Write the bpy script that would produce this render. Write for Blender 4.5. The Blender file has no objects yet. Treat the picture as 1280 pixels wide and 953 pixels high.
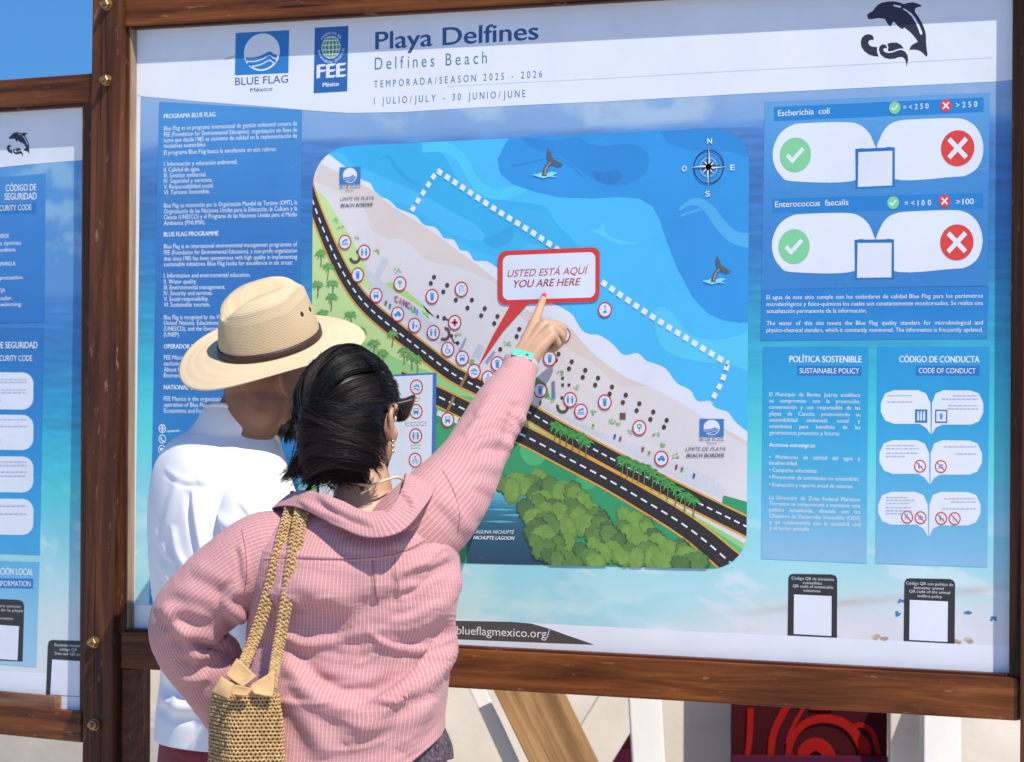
import bpy, bmesh, math, random
import numpy as np
from mathutils import Vector, Matrix
from mathutils.geometry import tessellate_polygon
from mathutils.bvhtree import BVHTree

random.seed(7)
RNG = np.random.default_rng(11)
SC = bpy.context.scene
COL = SC.collection

# ------------------------------------------------------------------ camera
FPX = 4300.0                                  # focal length in photo pixels (photo is 1280 x 953)
CAM = np.array([3.3785, -5.8966, 1.5831])
YAW, PITCH, ROLL = 0.5285, -0.0021, 0.0051
FW = np.array([-math.sin(YAW) * math.cos(PITCH), math.cos(YAW) * math.cos(PITCH), math.sin(PITCH)])
R0 = np.array([math.cos(YAW), math.sin(YAW), 0.0])
U0 = np.cross(R0, FW)
RT = math.cos(ROLL) * R0 + math.sin(ROLL) * U0
UP = -math.sin(ROLL) * R0 + math.cos(ROLL) * U0
cam_d = bpy.data.cameras.new('camera')
cam = bpy.data.objects.new('camera', cam_d)
COL.objects.link(cam)
SC.camera = cam
M3 = Matrix((RT, UP, -FW)).transposed()
cam.matrix_world = Matrix.Translation(Vector(CAM)) @ M3.to_4x4()
cam_d.sensor_width = 36.0
cam_d.lens = FPX / 1280.0 * 36.0
cam_d.clip_start = 0.1
cam_d.clip_end = 3000.0
cam_d.dof.use_dof = True
cam_d.dof.focus_distance = 6.65
cam_d.dof.aperture_fstop = 6.8

# ------------------------------------------------------------------ light
SUN_TO = Vector((1.66, -1.0, 2.45)).normalized()          # towards the sun
SUN_EL = math.asin(SUN_TO.z)
SUN_AZ = math.atan2(SUN_TO.x, SUN_TO.y)                  # clockwise from +Y
world = bpy.data.worlds.new('World')
SC.world = world
world.use_nodes = True
nt = world.node_tree
nt.nodes.clear()
wo = nt.nodes.new('ShaderNodeOutputWorld')
bg = nt.nodes.new('ShaderNodeBackground')
sky = nt.nodes.new('ShaderNodeTexSky')
sky.sky_type = 'NISHITA'
sky.sun_disc = False
sky.sun_elevation = SUN_EL
sky.sun_rotation = SUN_AZ
sky.air_density = 1.0
sky.dust_density = 0.3
sky.ozone_density = 3.5
bg.inputs['Strength'].default_value = 0.15
tcw = nt.nodes.new('ShaderNodeTexCoord')                 # look a little higher into the clear sky than the hazy rim
mpw = nt.nodes.new('ShaderNodeMapping')
mpw.inputs['Scale'].default_value = (1, 1, 0.85)
mpw.inputs['Location'].default_value = (0, 0, 0.29)
nt.links.new(tcw.outputs['Generated'], mpw.inputs['Vector'])
nt.links.new(mpw.outputs[0], sky.inputs['Vector'])
hs = nt.nodes.new('ShaderNodeHueSaturation')
hs.inputs['Saturation'].default_value = 1.28
nt.links.new(sky.outputs['Color'], hs.inputs['Color'])
nt.links.new(hs.outputs['Color'], bg.inputs['Color'])
nt.links.new(bg.outputs['Background'], wo.inputs['Surface'])
sun_d = bpy.data.lights.new('sun', 'SUN')
sun_d.energy = 4.6
sun_d.angle = math.radians(0.5)
sun_d.color = (1.0, 0.92, 0.79)
sun = bpy.data.objects.new('sun', sun_d)
COL.objects.link(sun)
sun.rotation_euler = SUN_TO.to_track_quat('Z', 'Y').to_euler()
sun.location = (0, 0, 20)
SC.view_settings.view_transform = 'Standard'
SC.view_settings.look = 'None'
SC.view_settings.exposure = 0.28
SC.view_settings.gamma = 1.0
SC.view_settings.use_curve_mapping = False
SC.cycles.max_bounces = 6
SC.cycles.diffuse_bounces = 3


# ------------------------------------------------------------------ helpers
def ray(px, py):
    d = FW + RT * ((px - 640.0) / FPX) + UP * ((476.5 - py) / FPX)
    return d / np.linalg.norm(d)


def at_y(px, py, y):
    d = ray(px, py)
    return CAM + d * ((y - CAM[1]) / d[1])


def proj(P):
    """world points (n,3) -> photo pixels (n,2)"""
    d = np.asarray(P, float) - CAM
    z = d @ FW
    return np.stack([640 + FPX * (d @ RT) / z, 476.5 - FPX * (d @ UP) / z], 1)


def tag(o, label=None, cat=None, group=None, kind=None):
    if label: o['label'] = label
    if cat: o['category'] = cat
    if group: o['group'] = group
    if kind: o['kind'] = kind
    return o


def empty(name, loc=(0, 0, 0), rz=0.0):
    o = bpy.data.objects.new(name, None)
    o.empty_display_size = 0.1
    o.location = loc
    o.rotation_euler = (0, 0, rz)
    COL.objects.link(o)
    return o


def link_mesh(name, me, mat=None, parent=None):
    o = bpy.data.objects.new(name, me)
    COL.objects.link(o)
    if mat is not None and not me.materials:
        me.materials.append(mat)
    if parent is not None:
        o.parent = parent
    return o


def mesh_np(name, V, F, mat=None, parent=None, smooth=True, world=False):
    me = bpy.data.meshes.new(name)
    me.from_pydata([tuple(map(float, v)) for v in V], [], [tuple(map(int, f)) for f in F])
    me.update()
    if smooth and len(me.polygons):
        me.polygons.foreach_set('use_smooth', [True] * len(me.polygons))
    o = link_mesh(name, me, mat, parent)
    if world and parent is not None:
        o.matrix_parent_inverse = world_matrix(parent).inverted()
    return o


def world_matrix(o):
    m = o.matrix_basis.copy()
    if o.parent is not None:
        m = world_matrix(o.parent) @ o.matrix_parent_inverse @ m
    return m


def smoothstep(a, b, x):
    t = np.clip((x - a) / (b - a), 0, 1)
    return t * t * (3 - 2 * t)


def vnoise(x, y, seed=0):
    """smooth 2-D value noise on arrays"""
    def h(i, j):
        n = (i * 374761393 + j * 668265263 + seed * 974634777) & 0x7fffffff
        n = ((n ^ (n >> 13)) * 1274126177) & 0x7fffffff
        return ((n ^ (n >> 16)) & 0xffff) / 65535.0
    xi, yi = np.floor(x).astype(np.int64), np.floor(y).astype(np.int64)
    fx, fy = x - xi, y - yi
    fx, fy = fx * fx * (3 - 2 * fx), fy * fy * (3 - 2 * fy)
    return (h(xi, yi) * (1 - fx) + h(xi + 1, yi) * fx) * (1 - fy) + (h(xi, yi + 1) * (1 - fx) + h(xi + 1, yi + 1) * fx) * fy


def fbm(x, y, seed=0, oct=4):
    s, a = 0.0, 0.5
    for k in range(oct):
        s = s + a * vnoise(x * 2 ** k, y * 2 ** k, seed + k)
        a *= 0.5
    return s / (1 - 0.5 ** oct)


def spline(P, n):
    """Catmull-Rom through points P (k,d), n samples over the whole chain"""
    P = np.asarray(P, float)
    k = len(P)
    Q = np.vstack([2 * P[0] - P[1], P, 2 * P[-1] - P[-2]])
    t = np.linspace(0, k - 1, n)
    i = np.minimum(t.astype(int), k - 2)
    f = (t - i)[:, None]
    a, b, c, d = Q[i], Q[i + 1], Q[i + 2], Q[i + 3]
    return 0.5 * (2 * b + (c - a) * f + (2 * a - 5 * b + 4 * c - d) * f ** 2 + (3 * b - a - 3 * c + d) * f ** 3)


def closed_spline(P, n):
    P = np.asarray(P, float)
    k = len(P)
    t = np.arange(n) * k / n
    i = t.astype(int)
    f = (t - i)[:, None]
    a, b, c, d = P[(i - 1) % k], P[i % k], P[(i + 1) % k], P[(i + 2) % k]
    return 0.5 * (2 * b + (c - a) * f + (2 * a - 5 * b + 4 * c - d) * f ** 2 + (3 * b - a - 3 * c + d) * f ** 3)


# ------------------------------------------------------------------ materials
def srgb(r, g, b):
    f = lambda c: (c / 255.0 / 12.92) if c <= 10.3 else ((c / 255.0 + 0.055) / 1.055) ** 2.4
    return (f(r), f(g), f(b), 1.0)


def new_mat(name):
    m = bpy.data.materials.new(name)
    m.use_nodes = True
    n = m.node_tree.nodes
    p = n['Principled BSDF']
    return m, m.node_tree, n, m.node_tree.links, p


def node(n, typ, **kw):
    o = n.new(typ)
    for k, v in kw.items():
        if k in o.inputs.keys():
            o.inputs[k].default_value = v
        else:
            setattr(o, k, v)
    return o


def noise_mat(name, c1, c2, scale=8.0, rough=0.6, bump=0.0, bscale=40.0, stretch=(1, 1, 1), spec=0.4, detail=6.0, metal=0.0, bdist=0.003, coords='Object'):
    m, t, n, l, p = new_mat(name)
    tc = n.new('ShaderNodeTexCoord')
    mp = node(n, 'ShaderNodeMapping')
    mp.inputs['Scale'].default_value = stretch
    l.new(tc.outputs[coords], mp.inputs['Vector'])
    nz = node(n, 'ShaderNodeTexNoise', Scale=scale, Detail=detail)
    l.new(mp.outputs[0], nz.inputs['Vector'])
    cr = n.new('ShaderNodeValToRGB')
    cr.color_ramp.elements[0].position = 0.3
    cr.color_ramp.elements[1].position = 0.7
    cr.color_ramp.elements[0].color = (*c1[:3], 1)
    cr.color_ramp.elements[1].color = (*c2[:3], 1)
    l.new(nz.outputs['Fac'], cr.inputs[0])
    l.new(cr.outputs[0], p.inputs['Base Color'])
    p.inputs['Roughness'].default_value = rough
    p.inputs['Specular IOR Level'].default_value = spec
    p.inputs['Metallic'].default_value = metal
    if bump:
        nb = node(n, 'ShaderNodeTexNoise', Scale=bscale, Detail=5.0)
        l.new(mp.outputs[0], nb.inputs['Vector'])
        b = node(n, 'ShaderNodeBump', Strength=bump, Distance=bdist)
        l.new(nb.outputs['Fac'], b.inputs['Height'])
        l.new(b.outputs[0], p.inputs['Normal'])
    return m


def wood_mat(name, axis, dark, mid, light, rough=0.34, worn=0.5):
    """varnished timber, grain along axis, with scuffs where the varnish is gone"""
    m, t, n, l, p = new_mat(name)
    tc = n.new('ShaderNodeTexCoord')
    mp = node(n, 'ShaderNodeMapping')
    s = [14.0, 14.0, 14.0]
    s['XYZ'.index(axis)] = 0.9
    mp.inputs['Scale'].default_value = s
    l.new(tc.outputs['Object'], mp.inputs['Vector'])
    g = node(n, 'ShaderNodeTexNoise', Scale=2.6, Detail=9.0, Roughness=0.62, Distortion=0.6)
    l.new(mp.outputs[0], g.inputs['Vector'])
    cr = n.new('ShaderNodeValToRGB')
    e = cr.color_ramp.elements
    e[0].position, e[0].color = 0.30, (*dark[:3], 1)
    e[1].position, e[1].color = 0.72, (*light[:3], 1)
    k = e.new(0.5); k.color = (*mid[:3], 1)
    l.new(g.outputs['Fac'], cr.inputs[0])
    # broad blotches
    b = node(n, 'ShaderNodeTexNoise', Scale=3.0, Detail=4.0)
    l.new(tc.outputs['Object'], b.inputs['Vector'])
    mx = node(n, 'ShaderNodeMix', data_type='RGBA', blend_type='MULTIPLY')
    mx.inputs[0].default_value = 0.55
    br = n.new('ShaderNodeValToRGB')
    br.color_ramp.elements[0].position = 0.35; br.color_ramp.elements[0].color = (0.45, 0.42, 0.42, 1)
    br.color_ramp.elements[1].position = 0.65; br.color_ramp.elements[1].color = (1, 1, 1, 1)
    l.new(b.outputs['Fac'], br.inputs[0])
    l.new(cr.outputs[0], mx.inputs[6]); l.new(br.outputs[0], mx.inputs[7])
    # scuffs
    mp2 = node(n, 'ShaderNodeMapping')
    s2 = [60.0, 60.0, 60.0]; s2['XYZ'.index(axis)] = 14.0
    mp2.inputs['Scale'].default_value = s2
    l.new(tc.outputs['Object'], mp2.inputs['Vector'])
    sc = node(n, 'ShaderNodeTexNoise', Scale=1.0, Detail=8.0, Roughness=0.7)
    l.new(mp2.outputs[0], sc.inputs['Vector'])
    sr = n.new('ShaderNodeValToRGB')
    sr.color_ramp.elements[0].position = 0.615; sr.color_ramp.elements[0].color = (0, 0, 0, 1)
    sr.color_ramp.elements[1].position = 0.70; sr.color_ramp.elements[1].color = (worn, worn, worn, 1)
    l.new(sc.outputs['Fac'], sr.inputs[0])
    # drying cracks along the grain
    mp3 = node(n, 'ShaderNodeMapping')
    s3 = [55.0, 55.0, 55.0]; s3['XYZ'.index(axis)] = 1.3
    mp3.inputs['Scale'].default_value = s3
    l.new(tc.outputs['Object'], mp3.inputs['Vector'])
    ck = node(n, 'ShaderNodeTexNoise', Scale=1.0, Detail=3.0, Distortion=0.3)
    l.new(mp3.outputs[0], ck.inputs['Vector'])
    kr = n.new('ShaderNodeValToRGB')
    kr.color_ramp.elements[0].position = 0.655; kr.color_ramp.elements[0].color = (1, 1, 1, 1)
    kr.color_ramp.elements[1].position = 0.70; kr.color_ramp.elements[1].color = (0.22, 0.2, 0.2, 1)
    l.new(ck.outputs['Fac'], kr.inputs[0])
    mk_ = node(n, 'ShaderNodeMix', data_type='RGBA', blend_type='MULTIPLY')
    mk_.inputs[0].default_value = 1.0
    l.new(mx.outputs[2], mk_.inputs[6]); l.new(kr.outputs[0], mk_.inputs[7])
    mx = mk_
    m2 = node(n, 'ShaderNodeMix', data_type='RGBA')
    l.new(sr.outputs[0], m2.inputs[0])
    l.new(mx.outputs[2], m2.inputs[6])
    m2.inputs[7].default_value = srgb(185, 150, 125)
    l.new(m2.outputs[2], p.inputs['Base Color'])
    p.inputs['Roughness'].default_value = rough
    p.inputs['Specular IOR Level'].default_value = 0.22
    bp = node(n, 'ShaderNodeBump', Strength=0.45, Distance=0.002)
    l.new(g.outputs['Fac'], bp.inputs['Height'])
    l.new(bp.outputs[0], p.inputs['Normal'])
    return m


# ------------------------------------------------------------------ solid builders
def bm_box(bm, x0, x1, y0, y1, z0, z1, bev=0.0, skew=0.0):
    """axis box; skew shifts the top in x (a post out of plumb)"""
    vs = [bm.verts.new((x + (skew if z == z1 else 0), y, z)) for z in (z0, z1) for y in (y0, y1) for x in (x0, x1)]
    fs = [(0, 2, 3, 1), (4, 5, 7, 6), (0, 1, 5, 4), (2, 6, 7, 3), (0, 4, 6, 2), (1, 3, 7, 5)]
    faces = [bm.faces.new([vs[i] for i in f]) for f in fs]
    if bev:
        es = list({e for f in faces for e in f.edges})
        bmesh.ops.bevel(bm, geom=es, offset=bev, segments=2, profile=0.6, affect='EDGES')


def bm_obj(name, bm, mat, parent=None, smooth=False):
    me = bpy.data.meshes.new(name)
    bmesh.ops.recalc_face_normals(bm, faces=bm.faces)
    bm.to_mesh(me)
    bm.free()
    if smooth:
        me.polygons.foreach_set('use_smooth', [True] * len(me.polygons))
    return link_mesh(name, me, mat, parent)


def box_obj(name, b, mat, parent=None, bev=0.003, skew=0.0):
    bm = bmesh.new()
    bm_box(bm, *b, bev=bev, skew=skew)
    return bm_obj(name, bm, mat, parent)


def tube(P, R, seg=8, cap=True, close=False, twist=0.0):
    """tube along points P with radius R (scalar / array) -> V, F"""
    P = np.asarray(P, float)
    n = len(P)
    R = np.broadcast_to(np.asarray(R, float), (n,))
    T = np.gradient(P, axis=0) if not close else (np.roll(P, -1, 0) - np.roll(P, 1, 0))
    T /= np.linalg.norm(T, axis=1)[:, None] + 1e-12
    a = np.array([0, 0, 1.0]) if abs(T[0][2]) < 0.9 else np.array([1.0, 0, 0])
    V, F = [], []
    N = np.cross(T[0], a); N /= np.linalg.norm(N)
    for i in range(n):
        N = N - T[i] * (N @ T[i]); N /= np.linalg.norm(N) + 1e-12
        B = np.cross(T[i], N)
        for k in range(seg):
            th = 2 * math.pi * k / seg + twist * i
            V.append(P[i] + R[i] * (math.cos(th) * N + math.sin(th) * B))
    m = n if close else n - 1
    for i in range(m):
        j = (i + 1) % n
        for k in range(seg):
            F.append((i * seg + k, i * seg + (k + 1) % seg, j * seg + (k + 1) % seg, j * seg + k))
    if cap and not close:
        F.append(tuple(range(seg))[::-1])
        F.append(tuple((n - 1) * seg + k for k in range(seg)))
    return V, F


class Acc:
    """collects V, F pieces into one mesh"""
    def __init__(self): self.V, self.F = [], []
    def add(self, V, F):
        o = len(self.V)
        self.V.extend([np.asarray(v, float) for v in V])
        self.F.extend([tuple(i + o for i in f) for f in F])
    def obj(self, name, mat, parent=None, smooth=True, world=False):
        return mesh_np(name, self.V, self.F, mat, parent, smooth, world)
# ------------------------------------------------------------------ setting: ground
def ground_mat():
    m, t, n, l, p = new_mat('concrete_paving')
    tc = n.new('ShaderNodeTexCoord')
    nz = node(n, 'ShaderNodeTexNoise', Scale=1.2, Detail=9.0, Roughness=0.65)
    l.new(tc.outputs['Object'], nz.inputs['Vector'])
    cr = n.new('ShaderNodeValToRGB')
    cr.color_ramp.elements[0].position = 0.3; cr.color_ramp.elements[0].color = (0.44, 0.41, 0.37, 1)
    cr.color_ramp.elements[1].position = 0.7; cr.color_ramp.elements[1].color = (0.62, 0.59, 0.54, 1)
    l.new(nz.outputs['Fac'], cr.inputs[0])
    br = node(n, 'ShaderNodeTexBrick', Scale=1.0)
    br.inputs['Color1'].default_value = (1, 1, 1, 1); br.inputs['Color2'].default_value = (0.93, 0.93, 0.92, 1)
    br.inputs['Mortar'].default_value = (0.55, 0.53, 0.5, 1)
    br.inputs['Mortar Size'].default_value = 0.008
    br.inputs['Brick Width'].default_value = 1.2; br.inputs['Row Height'].default_value = 1.2
    br.offset = 0.0
    l.new(tc.outputs['Object'], br.inputs['Vector'])
    mx = node(n, 'ShaderNodeMix', data_type='RGBA', blend_type='MULTIPLY')
    mx.inputs[0].default_value = 1.0
    l.new(cr.outputs[0], mx.inputs[6]); l.new(br.outputs['Color'], mx.inputs[7])
    l.new(mx.outputs[2], p.inputs['Base Color'])
    p.inputs['Roughness'].default_value = 0.85
    bp = node(n, 'ShaderNodeBump', Strength=0.3, Distance=0.004)
    l.new(nz.outputs['Fac'], bp.inputs['Height']); l.new(bp.outputs[0], p.inputs['Normal'])
    return m


g = mesh_np('ground', [(-900, -900, 0), (900, -900, 0), (900, 900, 0), (-900, 900, 0)], [(0, 1, 2, 3)], ground_mat(), None, False)
tag(g, kind='structure')

# ------------------------------------------------------------------ printing on flat sheets
def ink_mat():
    m, t, n, l, p = new_mat('printed_vinyl')
    at = node(n, 'ShaderNodeAttribute', attribute_name='ink')
    tc = n.new('ShaderNodeTexCoord')
    nz = node(n, 'ShaderNodeTexNoise', Scale=5.0, Detail=7.0, Roughness=0.6)
    l.new(tc.outputs['Object'], nz.inputs['Vector'])
    mr = node(n, 'ShaderNodeMapRange')
    mr.inputs['From Min'].default_value = 0.3; mr.inputs['From Max'].default_value = 0.7
    mr.inputs['To Min'].default_value = 0.93; mr.inputs['To Max'].default_value = 1.04
    l.new(nz.outputs['Fac'], mr.inputs['Value'])
    mx = node(n, 'ShaderNodeMix', data_type='RGBA', blend_type='MULTIPLY')
    mx.inputs[0].default_value = 1.0
    l.new(at.outputs['Color'], mx.inputs[6]); l.new(mr.outputs[0], mx.inputs[7])
    mp = node(n, 'ShaderNodeMapping'); mp.inputs['Scale'].default_value = (16, 16, 38)
    mp.inputs['Rotation'].default_value = (0, 0.4, 0)
    l.new(tc.outputs['Object'], mp.inputs[0])
    nd = node(n, 'ShaderNodeTexNoise', Scale=1.6, Detail=9.0, Roughness=0.75)
    l.new(mp.outputs[0], nd.inputs['Vector'])
    md = node(n, 'ShaderNodeMapRange')
    md.inputs['From Min'].default_value = 0.60; md.inputs['From Max'].default_value = 0.80
    md.inputs['To Min'].default_value = 0.035; md.inputs['To Max'].default_value = 0.22
    l.new(nd.outputs['Fac'], md.inputs['Value'])
    m2 = node(n, 'ShaderNodeMix', data_type='RGBA')
    l.new(md.outputs[0], m2.inputs[0]); l.new(mx.outputs[2], m2.inputs[6]); m2.inputs[7].default_value = (0.58, 0.60, 0.62, 1)
    l.new(m2.outputs[2], p.inputs['Base Color'])
    p.inputs['Roughness'].default_value = 0.42
    p.inputs['Specular IOR Level'].default_value = 0.22
    n2 = node(n, 'ShaderNodeTexNoise', Scale=3.0, Detail=2.0)
    l.new(tc.outputs['Object'], n2.inputs['Vector'])
    bp = node(n, 'ShaderNodeBump', Strength=0.25, Distance=0.01)
    l.new(n2.outputs['Fac'], bp.inputs['Height']); l.new(bp.outputs[0], p.inputs['Normal'])
    return m


INK = ink_mat()
KINK = 1.0


def ink(r, g_, b):
    if b > r + 40 and b > g_ + 8:
        r, g_, b = r * 0.93, min(255, g_ * 1.035), b * 0.965
    c = srgb(r, g_, b)
    return tuple(min(0.86, x / KINK) for x in c[:3]) + (1.0,)


WHITE = ink(226, 231, 246)
LAYER = 0.00015
_glyph = {}


def glyphs(s, bold=0.0, italic=0.0, res=2):
    key = (s, bold, italic, res)
    if key in _glyph:
        return _glyph[key]
    f = bpy.data.curves.new('lettering', 'FONT')
    f.body = s
    f.resolution_u = res
    f.offset = bold
    f.shear = italic
    o = bpy.data.objects.new('lettering', f)
    COL.objects.link(o)
    dg = bpy.context.evaluated_depsgraph_get()
    me = bpy.data.meshes.new_from_object(o.evaluated_get(dg))
    V = np.zeros(len(me.vertices) * 3)
    me.vertices.foreach_get('co', V)
    V = V.reshape(-1, 3)[:, :2].copy()
    F = [tuple(p.vertices) for p in me.polygons]
    bpy.data.objects.remove(o)
    bpy.data.curves.remove(f)
    bpy.data.meshes.remove(me)
    _glyph[key] = (V, F)
    return V, F


CAPH = float(glyphs('H')[0][:, 1].max())
SPACE_W = float(glyphs('n n')[0][:, 0].max() - glyphs('nn')[0][:, 0].max())


class Sheet:
    """a flat board: pixel -> its own (u, v) in metres"""
    def __init__(self, root):
        self.root = root
        m = world_matrix(root)
        self.O = np.array(m.translation)
        self.U = np.array((m.to_3x3() @ Vector((1, 0, 0))))
        self.N = np.array((m.to_3x3() @ Vector((0, -1, 0))))

    def uv(self, px, py, off=0.0):
        d = ray(px, py)
        P = CAM + d * (((self.O + self.N * off - CAM) @ self.N) / (d @ self.N))
        return np.array([(P - self.O) @ self.U, P[2]])

    def uvs(self, pts):
        return np.array([self.uv(*p) for p in pts])

    def mpp(self, px, py):
        """metres per photo pixel, vertically"""
        return abs(self.uv(px, py - 0.5)[1] - self.uv(px, py + 0.5)[1])


def clip_convex(P, C):
    P = [np.asarray(p) for p in P]
    area = sum(C[i][0] * C[(i + 1) % len(C)][1] - C[(i + 1) % len(C)][0] * C[i][1] for i in range(len(C)))
    s = 1 if area > 0 else -1
    for i in range(len(C)):
        a, b = C[i], C[(i + 1) % len(C)]
        e = b - a
        out = []
        for j in range(len(P)):
            p, q = P[j], P[(j + 1) % len(P)]
            dp = s * (e[0] * (p[1] - a[1]) - e[1] * (p[0] - a[0]))
            dq = s * (e[0] * (q[1] - a[1]) - e[1] * (q[0] - a[0]))
            if dp >= 0:
                out.append(p)
            if (dp >= 0) != (dq >= 0):
                out.append(p + (q - p) * (dp / (dp - dq)))
        P = out
        if len(P) < 3:
            return []
    return P


class Print:
    """flat coloured shapes of one printed element -> one mesh"""
    def __init__(self, sheet, layer, clip=None):
        self.s, self.layer, self.clip = sheet, layer, clip
        self.V, self.F, self.C = [], [], []
        self.sub = 0
        self.step = 0
        self.substep = 0.00002

    def nxt(self):
        self.step += 1
        return self

    def up(self):
        self.sub += 1
        return self

    def _y(self):
        return -0.0012 - LAYER * self.layer - self.substep * self.sub - 0.000003 * self.step

    def raw(self, V2, F, col):
        o = len(self.V)
        y = self._y()
        self.V.extend((v[0], y, v[1]) for v in V2)
        for f in F:
            self.F.append(tuple(i + o for i in f))
            self.C.append(col)

    def traw(self, W, F, col, b):
        if b <= 0:
            return self.raw(W, F, col)
        self.raw(W - np.array([b, b * 0.35]), F, col)
        self.step += 4
        self.raw(W + np.array([b, b * 0.35]), F, col)
        self.step -= 4

    def fill(self, uvp, col):
        """polygon in (u,v)"""
        P = [np.asarray(p, float) for p in uvp]
        if self.clip is not None:
            P = clip_convex(P, self.clip)
        if len(P) < 3:
            return self
        tri = tessellate_polygon([[Vector((p[0], p[1], 0)) for p in P]])
        self.raw(P, tri, col)
        return self

    def poly(self, px, col, curve=0):
        if curve:
            px = closed_spline(px, curve)
        self.nxt()
        return self.fill(self.s.uvs(px), col)

    def grad(self, q, stops):
        """quad px corners tl,tr,br,bl with vertical colour stops [(t,(r,g,b))]"""
        tl, tr, br, bl = [self.s.uv(*p) for p in q]
        n = 40
        ts = [s[0] for s in stops]
        for i in range(n):
            a, b = i / n, (i + 1) / n
            c = [np.interp((a + b) / 2, ts, [s[1][k] for s in stops]) for k in range(3)]
            self.fill([tl + (bl - tl) * a, tr + (br - tr) * a, tr + (br - tr) * b, tl + (bl - tl) * b], ink(*c))
        return self

    def ribbon_uv(self, P, w, col, step=True):
        P = np.asarray(P, float)
        if step: self.nxt()
        T = np.gradient(P, axis=0)
        T /= np.linalg.norm(T, axis=1)[:, None] + 1e-12
        N = np.stack([-T[:, 1], T[:, 0]], 1)
        w = np.broadcast_to(np.asarray(w, float), (len(P),))[:, None] / 2
        A, B = P + N * w, P - N * w
        for i in range(len(P) - 1):
            self.fill([A[i], A[i + 1], B[i + 1], B[i]], col)
        return self

    def ribbon(self, px, w, col, n=0):
        """w in metres"""
        if n:
            px = spline(px, n)
        return self.ribbon_uv(self.s.uvs(px), w, col)

    def dashes(self, px, w, dash, gap, col, n=80):
        P = self.s.uvs(spline(px, n) if n else px)
        L = np.concatenate([[0], np.cumsum(np.linalg.norm(np.diff(P, axis=0), axis=1))])
        t = 0.0
        while t < L[-1]:
            tt = np.linspace(t, min(t + dash, L[-1]), 4)
            self.ribbon_uv(np.stack([np.interp(tt, L, P[:, 0]), np.interp(tt, L, P[:, 1])], 1), w, col, False)
            t += dash + gap
        return self

    def disc(self, c, r, col, n=36, ry=None):
        a = np.linspace(0, 2 * math.pi, n, endpoint=False)
        return self.fill(np.stack([c[0] + r * np.cos(a), c[1] + (ry or r) * np.sin(a)], 1), col)

    def ring(self, c, r0, r1, col, n=40, a0=0, a1=2 * math.pi):
        a = np.linspace(a0, a1, n + 1)
        for i in range(n):
            q = [(c[0] + r * math.cos(t), c[1] + r * math.sin(t)) for r, t in ((r0, a[i]), (r1, a[i]), (r1, a[i + 1]), (r0, a[i + 1]))]
            self.fill(q, col)
        return self

    def rect(self, c, w, h, col, rot=0.0):
        ca, sa = math.cos(rot), math.sin(rot)
        return self.fill([(c[0] + ca * x - sa * y, c[1] + sa * x + ca * y) for x, y in ((-w / 2, -h / 2), (w / 2, -h / 2), (w / 2, h / 2), (-w / 2, h / 2))], col)

    # ---- lettering
    def line_uv(self, s, a, b, h, col, bold=0.0, italic=0.0, res=2):
        """text from a to b (baseline, uv), cap height h"""
        V, F = glyphs(s, 0, italic, res)
        if not len(V):
            return self
        x0, x1 = V[:, 0].min(), V[:, 0].max()
        d = (np.asarray(b) - np.asarray(a)) / (x1 - x0)
        W = np.asarray(a) + (V[:, :1] - x0) * d + V[:, 1:] * np.array([0, h / CAPH])
        self.traw(W, F, col, bold * h / CAPH)
        return self

    def text(self, s, p0, p1, cap, col, bold=0.0, italic=0.0, res=3, track=False):
        """text between two photo pixels; cap = cap height in photo pixels"""
        a, b = self.s.uv(*p0), self.s.uv(*p1)
        h = cap * self.s.mpp(*p0)
        if not track:
            return self.line_uv(s, a, b, h, col, bold, italic, res)
        # letter-spaced
        ws = []
        for ch in s:
            if ch == ' ':
                ws.append((SPACE_W, None)); continue
            V, F = glyphs(ch, 0, italic, res)
            ws.append((V[:, 0].max() - V[:, 0].min(), (V, F)))
        L = np.linalg.norm(b - a)
        sc = h / CAPH * track
        gap = (L - sc * sum(w for w, _ in ws)) / max(1, len(s) - 1)
        d = (b - a) / L
        t = 0.0
        for w, gf in ws:
            if gf is not None:
                V, F = gf
                W = a + (V[:, :1] - V[:, 0].min()) * sc * d + t * d + V[:, 1:] * np.array([0, h / CAPH])
                self.traw(W, F, col, bold * h / CAPH)
            t += w * sc + gap
        return self

    def para(self, lines, x0, x1, col, cap, bold=0.0, narrow=0.8):
        """lines = [(text, y_px, justified)]; left x0, right x1"""
        for s, y, just in lines:
            a = self.s.uv(x0, y)
            slope = 0.000138 * (y - 442)
            b = self.s.uv(x1, y + slope * (x1 - x0))
            b[1] = a[1]
            h = cap * self.s.mpp(x0, y)
            words = s.split(' ')
            sc = h / CAPH * narrow
            G = [glyphs(w) for w in words]
            W = [(g_[0][:, 0].max() - g_[0][:, 0].min()) * sc for g_ in G]
            gap = SPACE_W * sc * 1.25
            if just:
                room = (b[0] - a[0]) - sum(W)
                gmin = SPACE_W * sc * 1.3
                if len(words) > 1 and room / (len(words) - 1) < gmin:
                    k = ((b[0] - a[0]) - gmin * (len(words) - 1)) / sum(W)
                    W = [w * k for w in W]
                    gap = gmin
                elif len(words) > 1:
                    gap = room / (len(words) - 1)
            t = 0.0
            for (V, F), w, word in zip(G, W, words):
                k = w / (V[:, 0].max() - V[:, 0].min())
                P = np.stack([a[0] + t + (V[:, 0] - V[:, 0].min()) * k, a[1] + V[:, 1] * h / CAPH], 1)
                self.traw(P, F, col, bold * h / CAPH)
                t += w + gap
        return self

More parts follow.
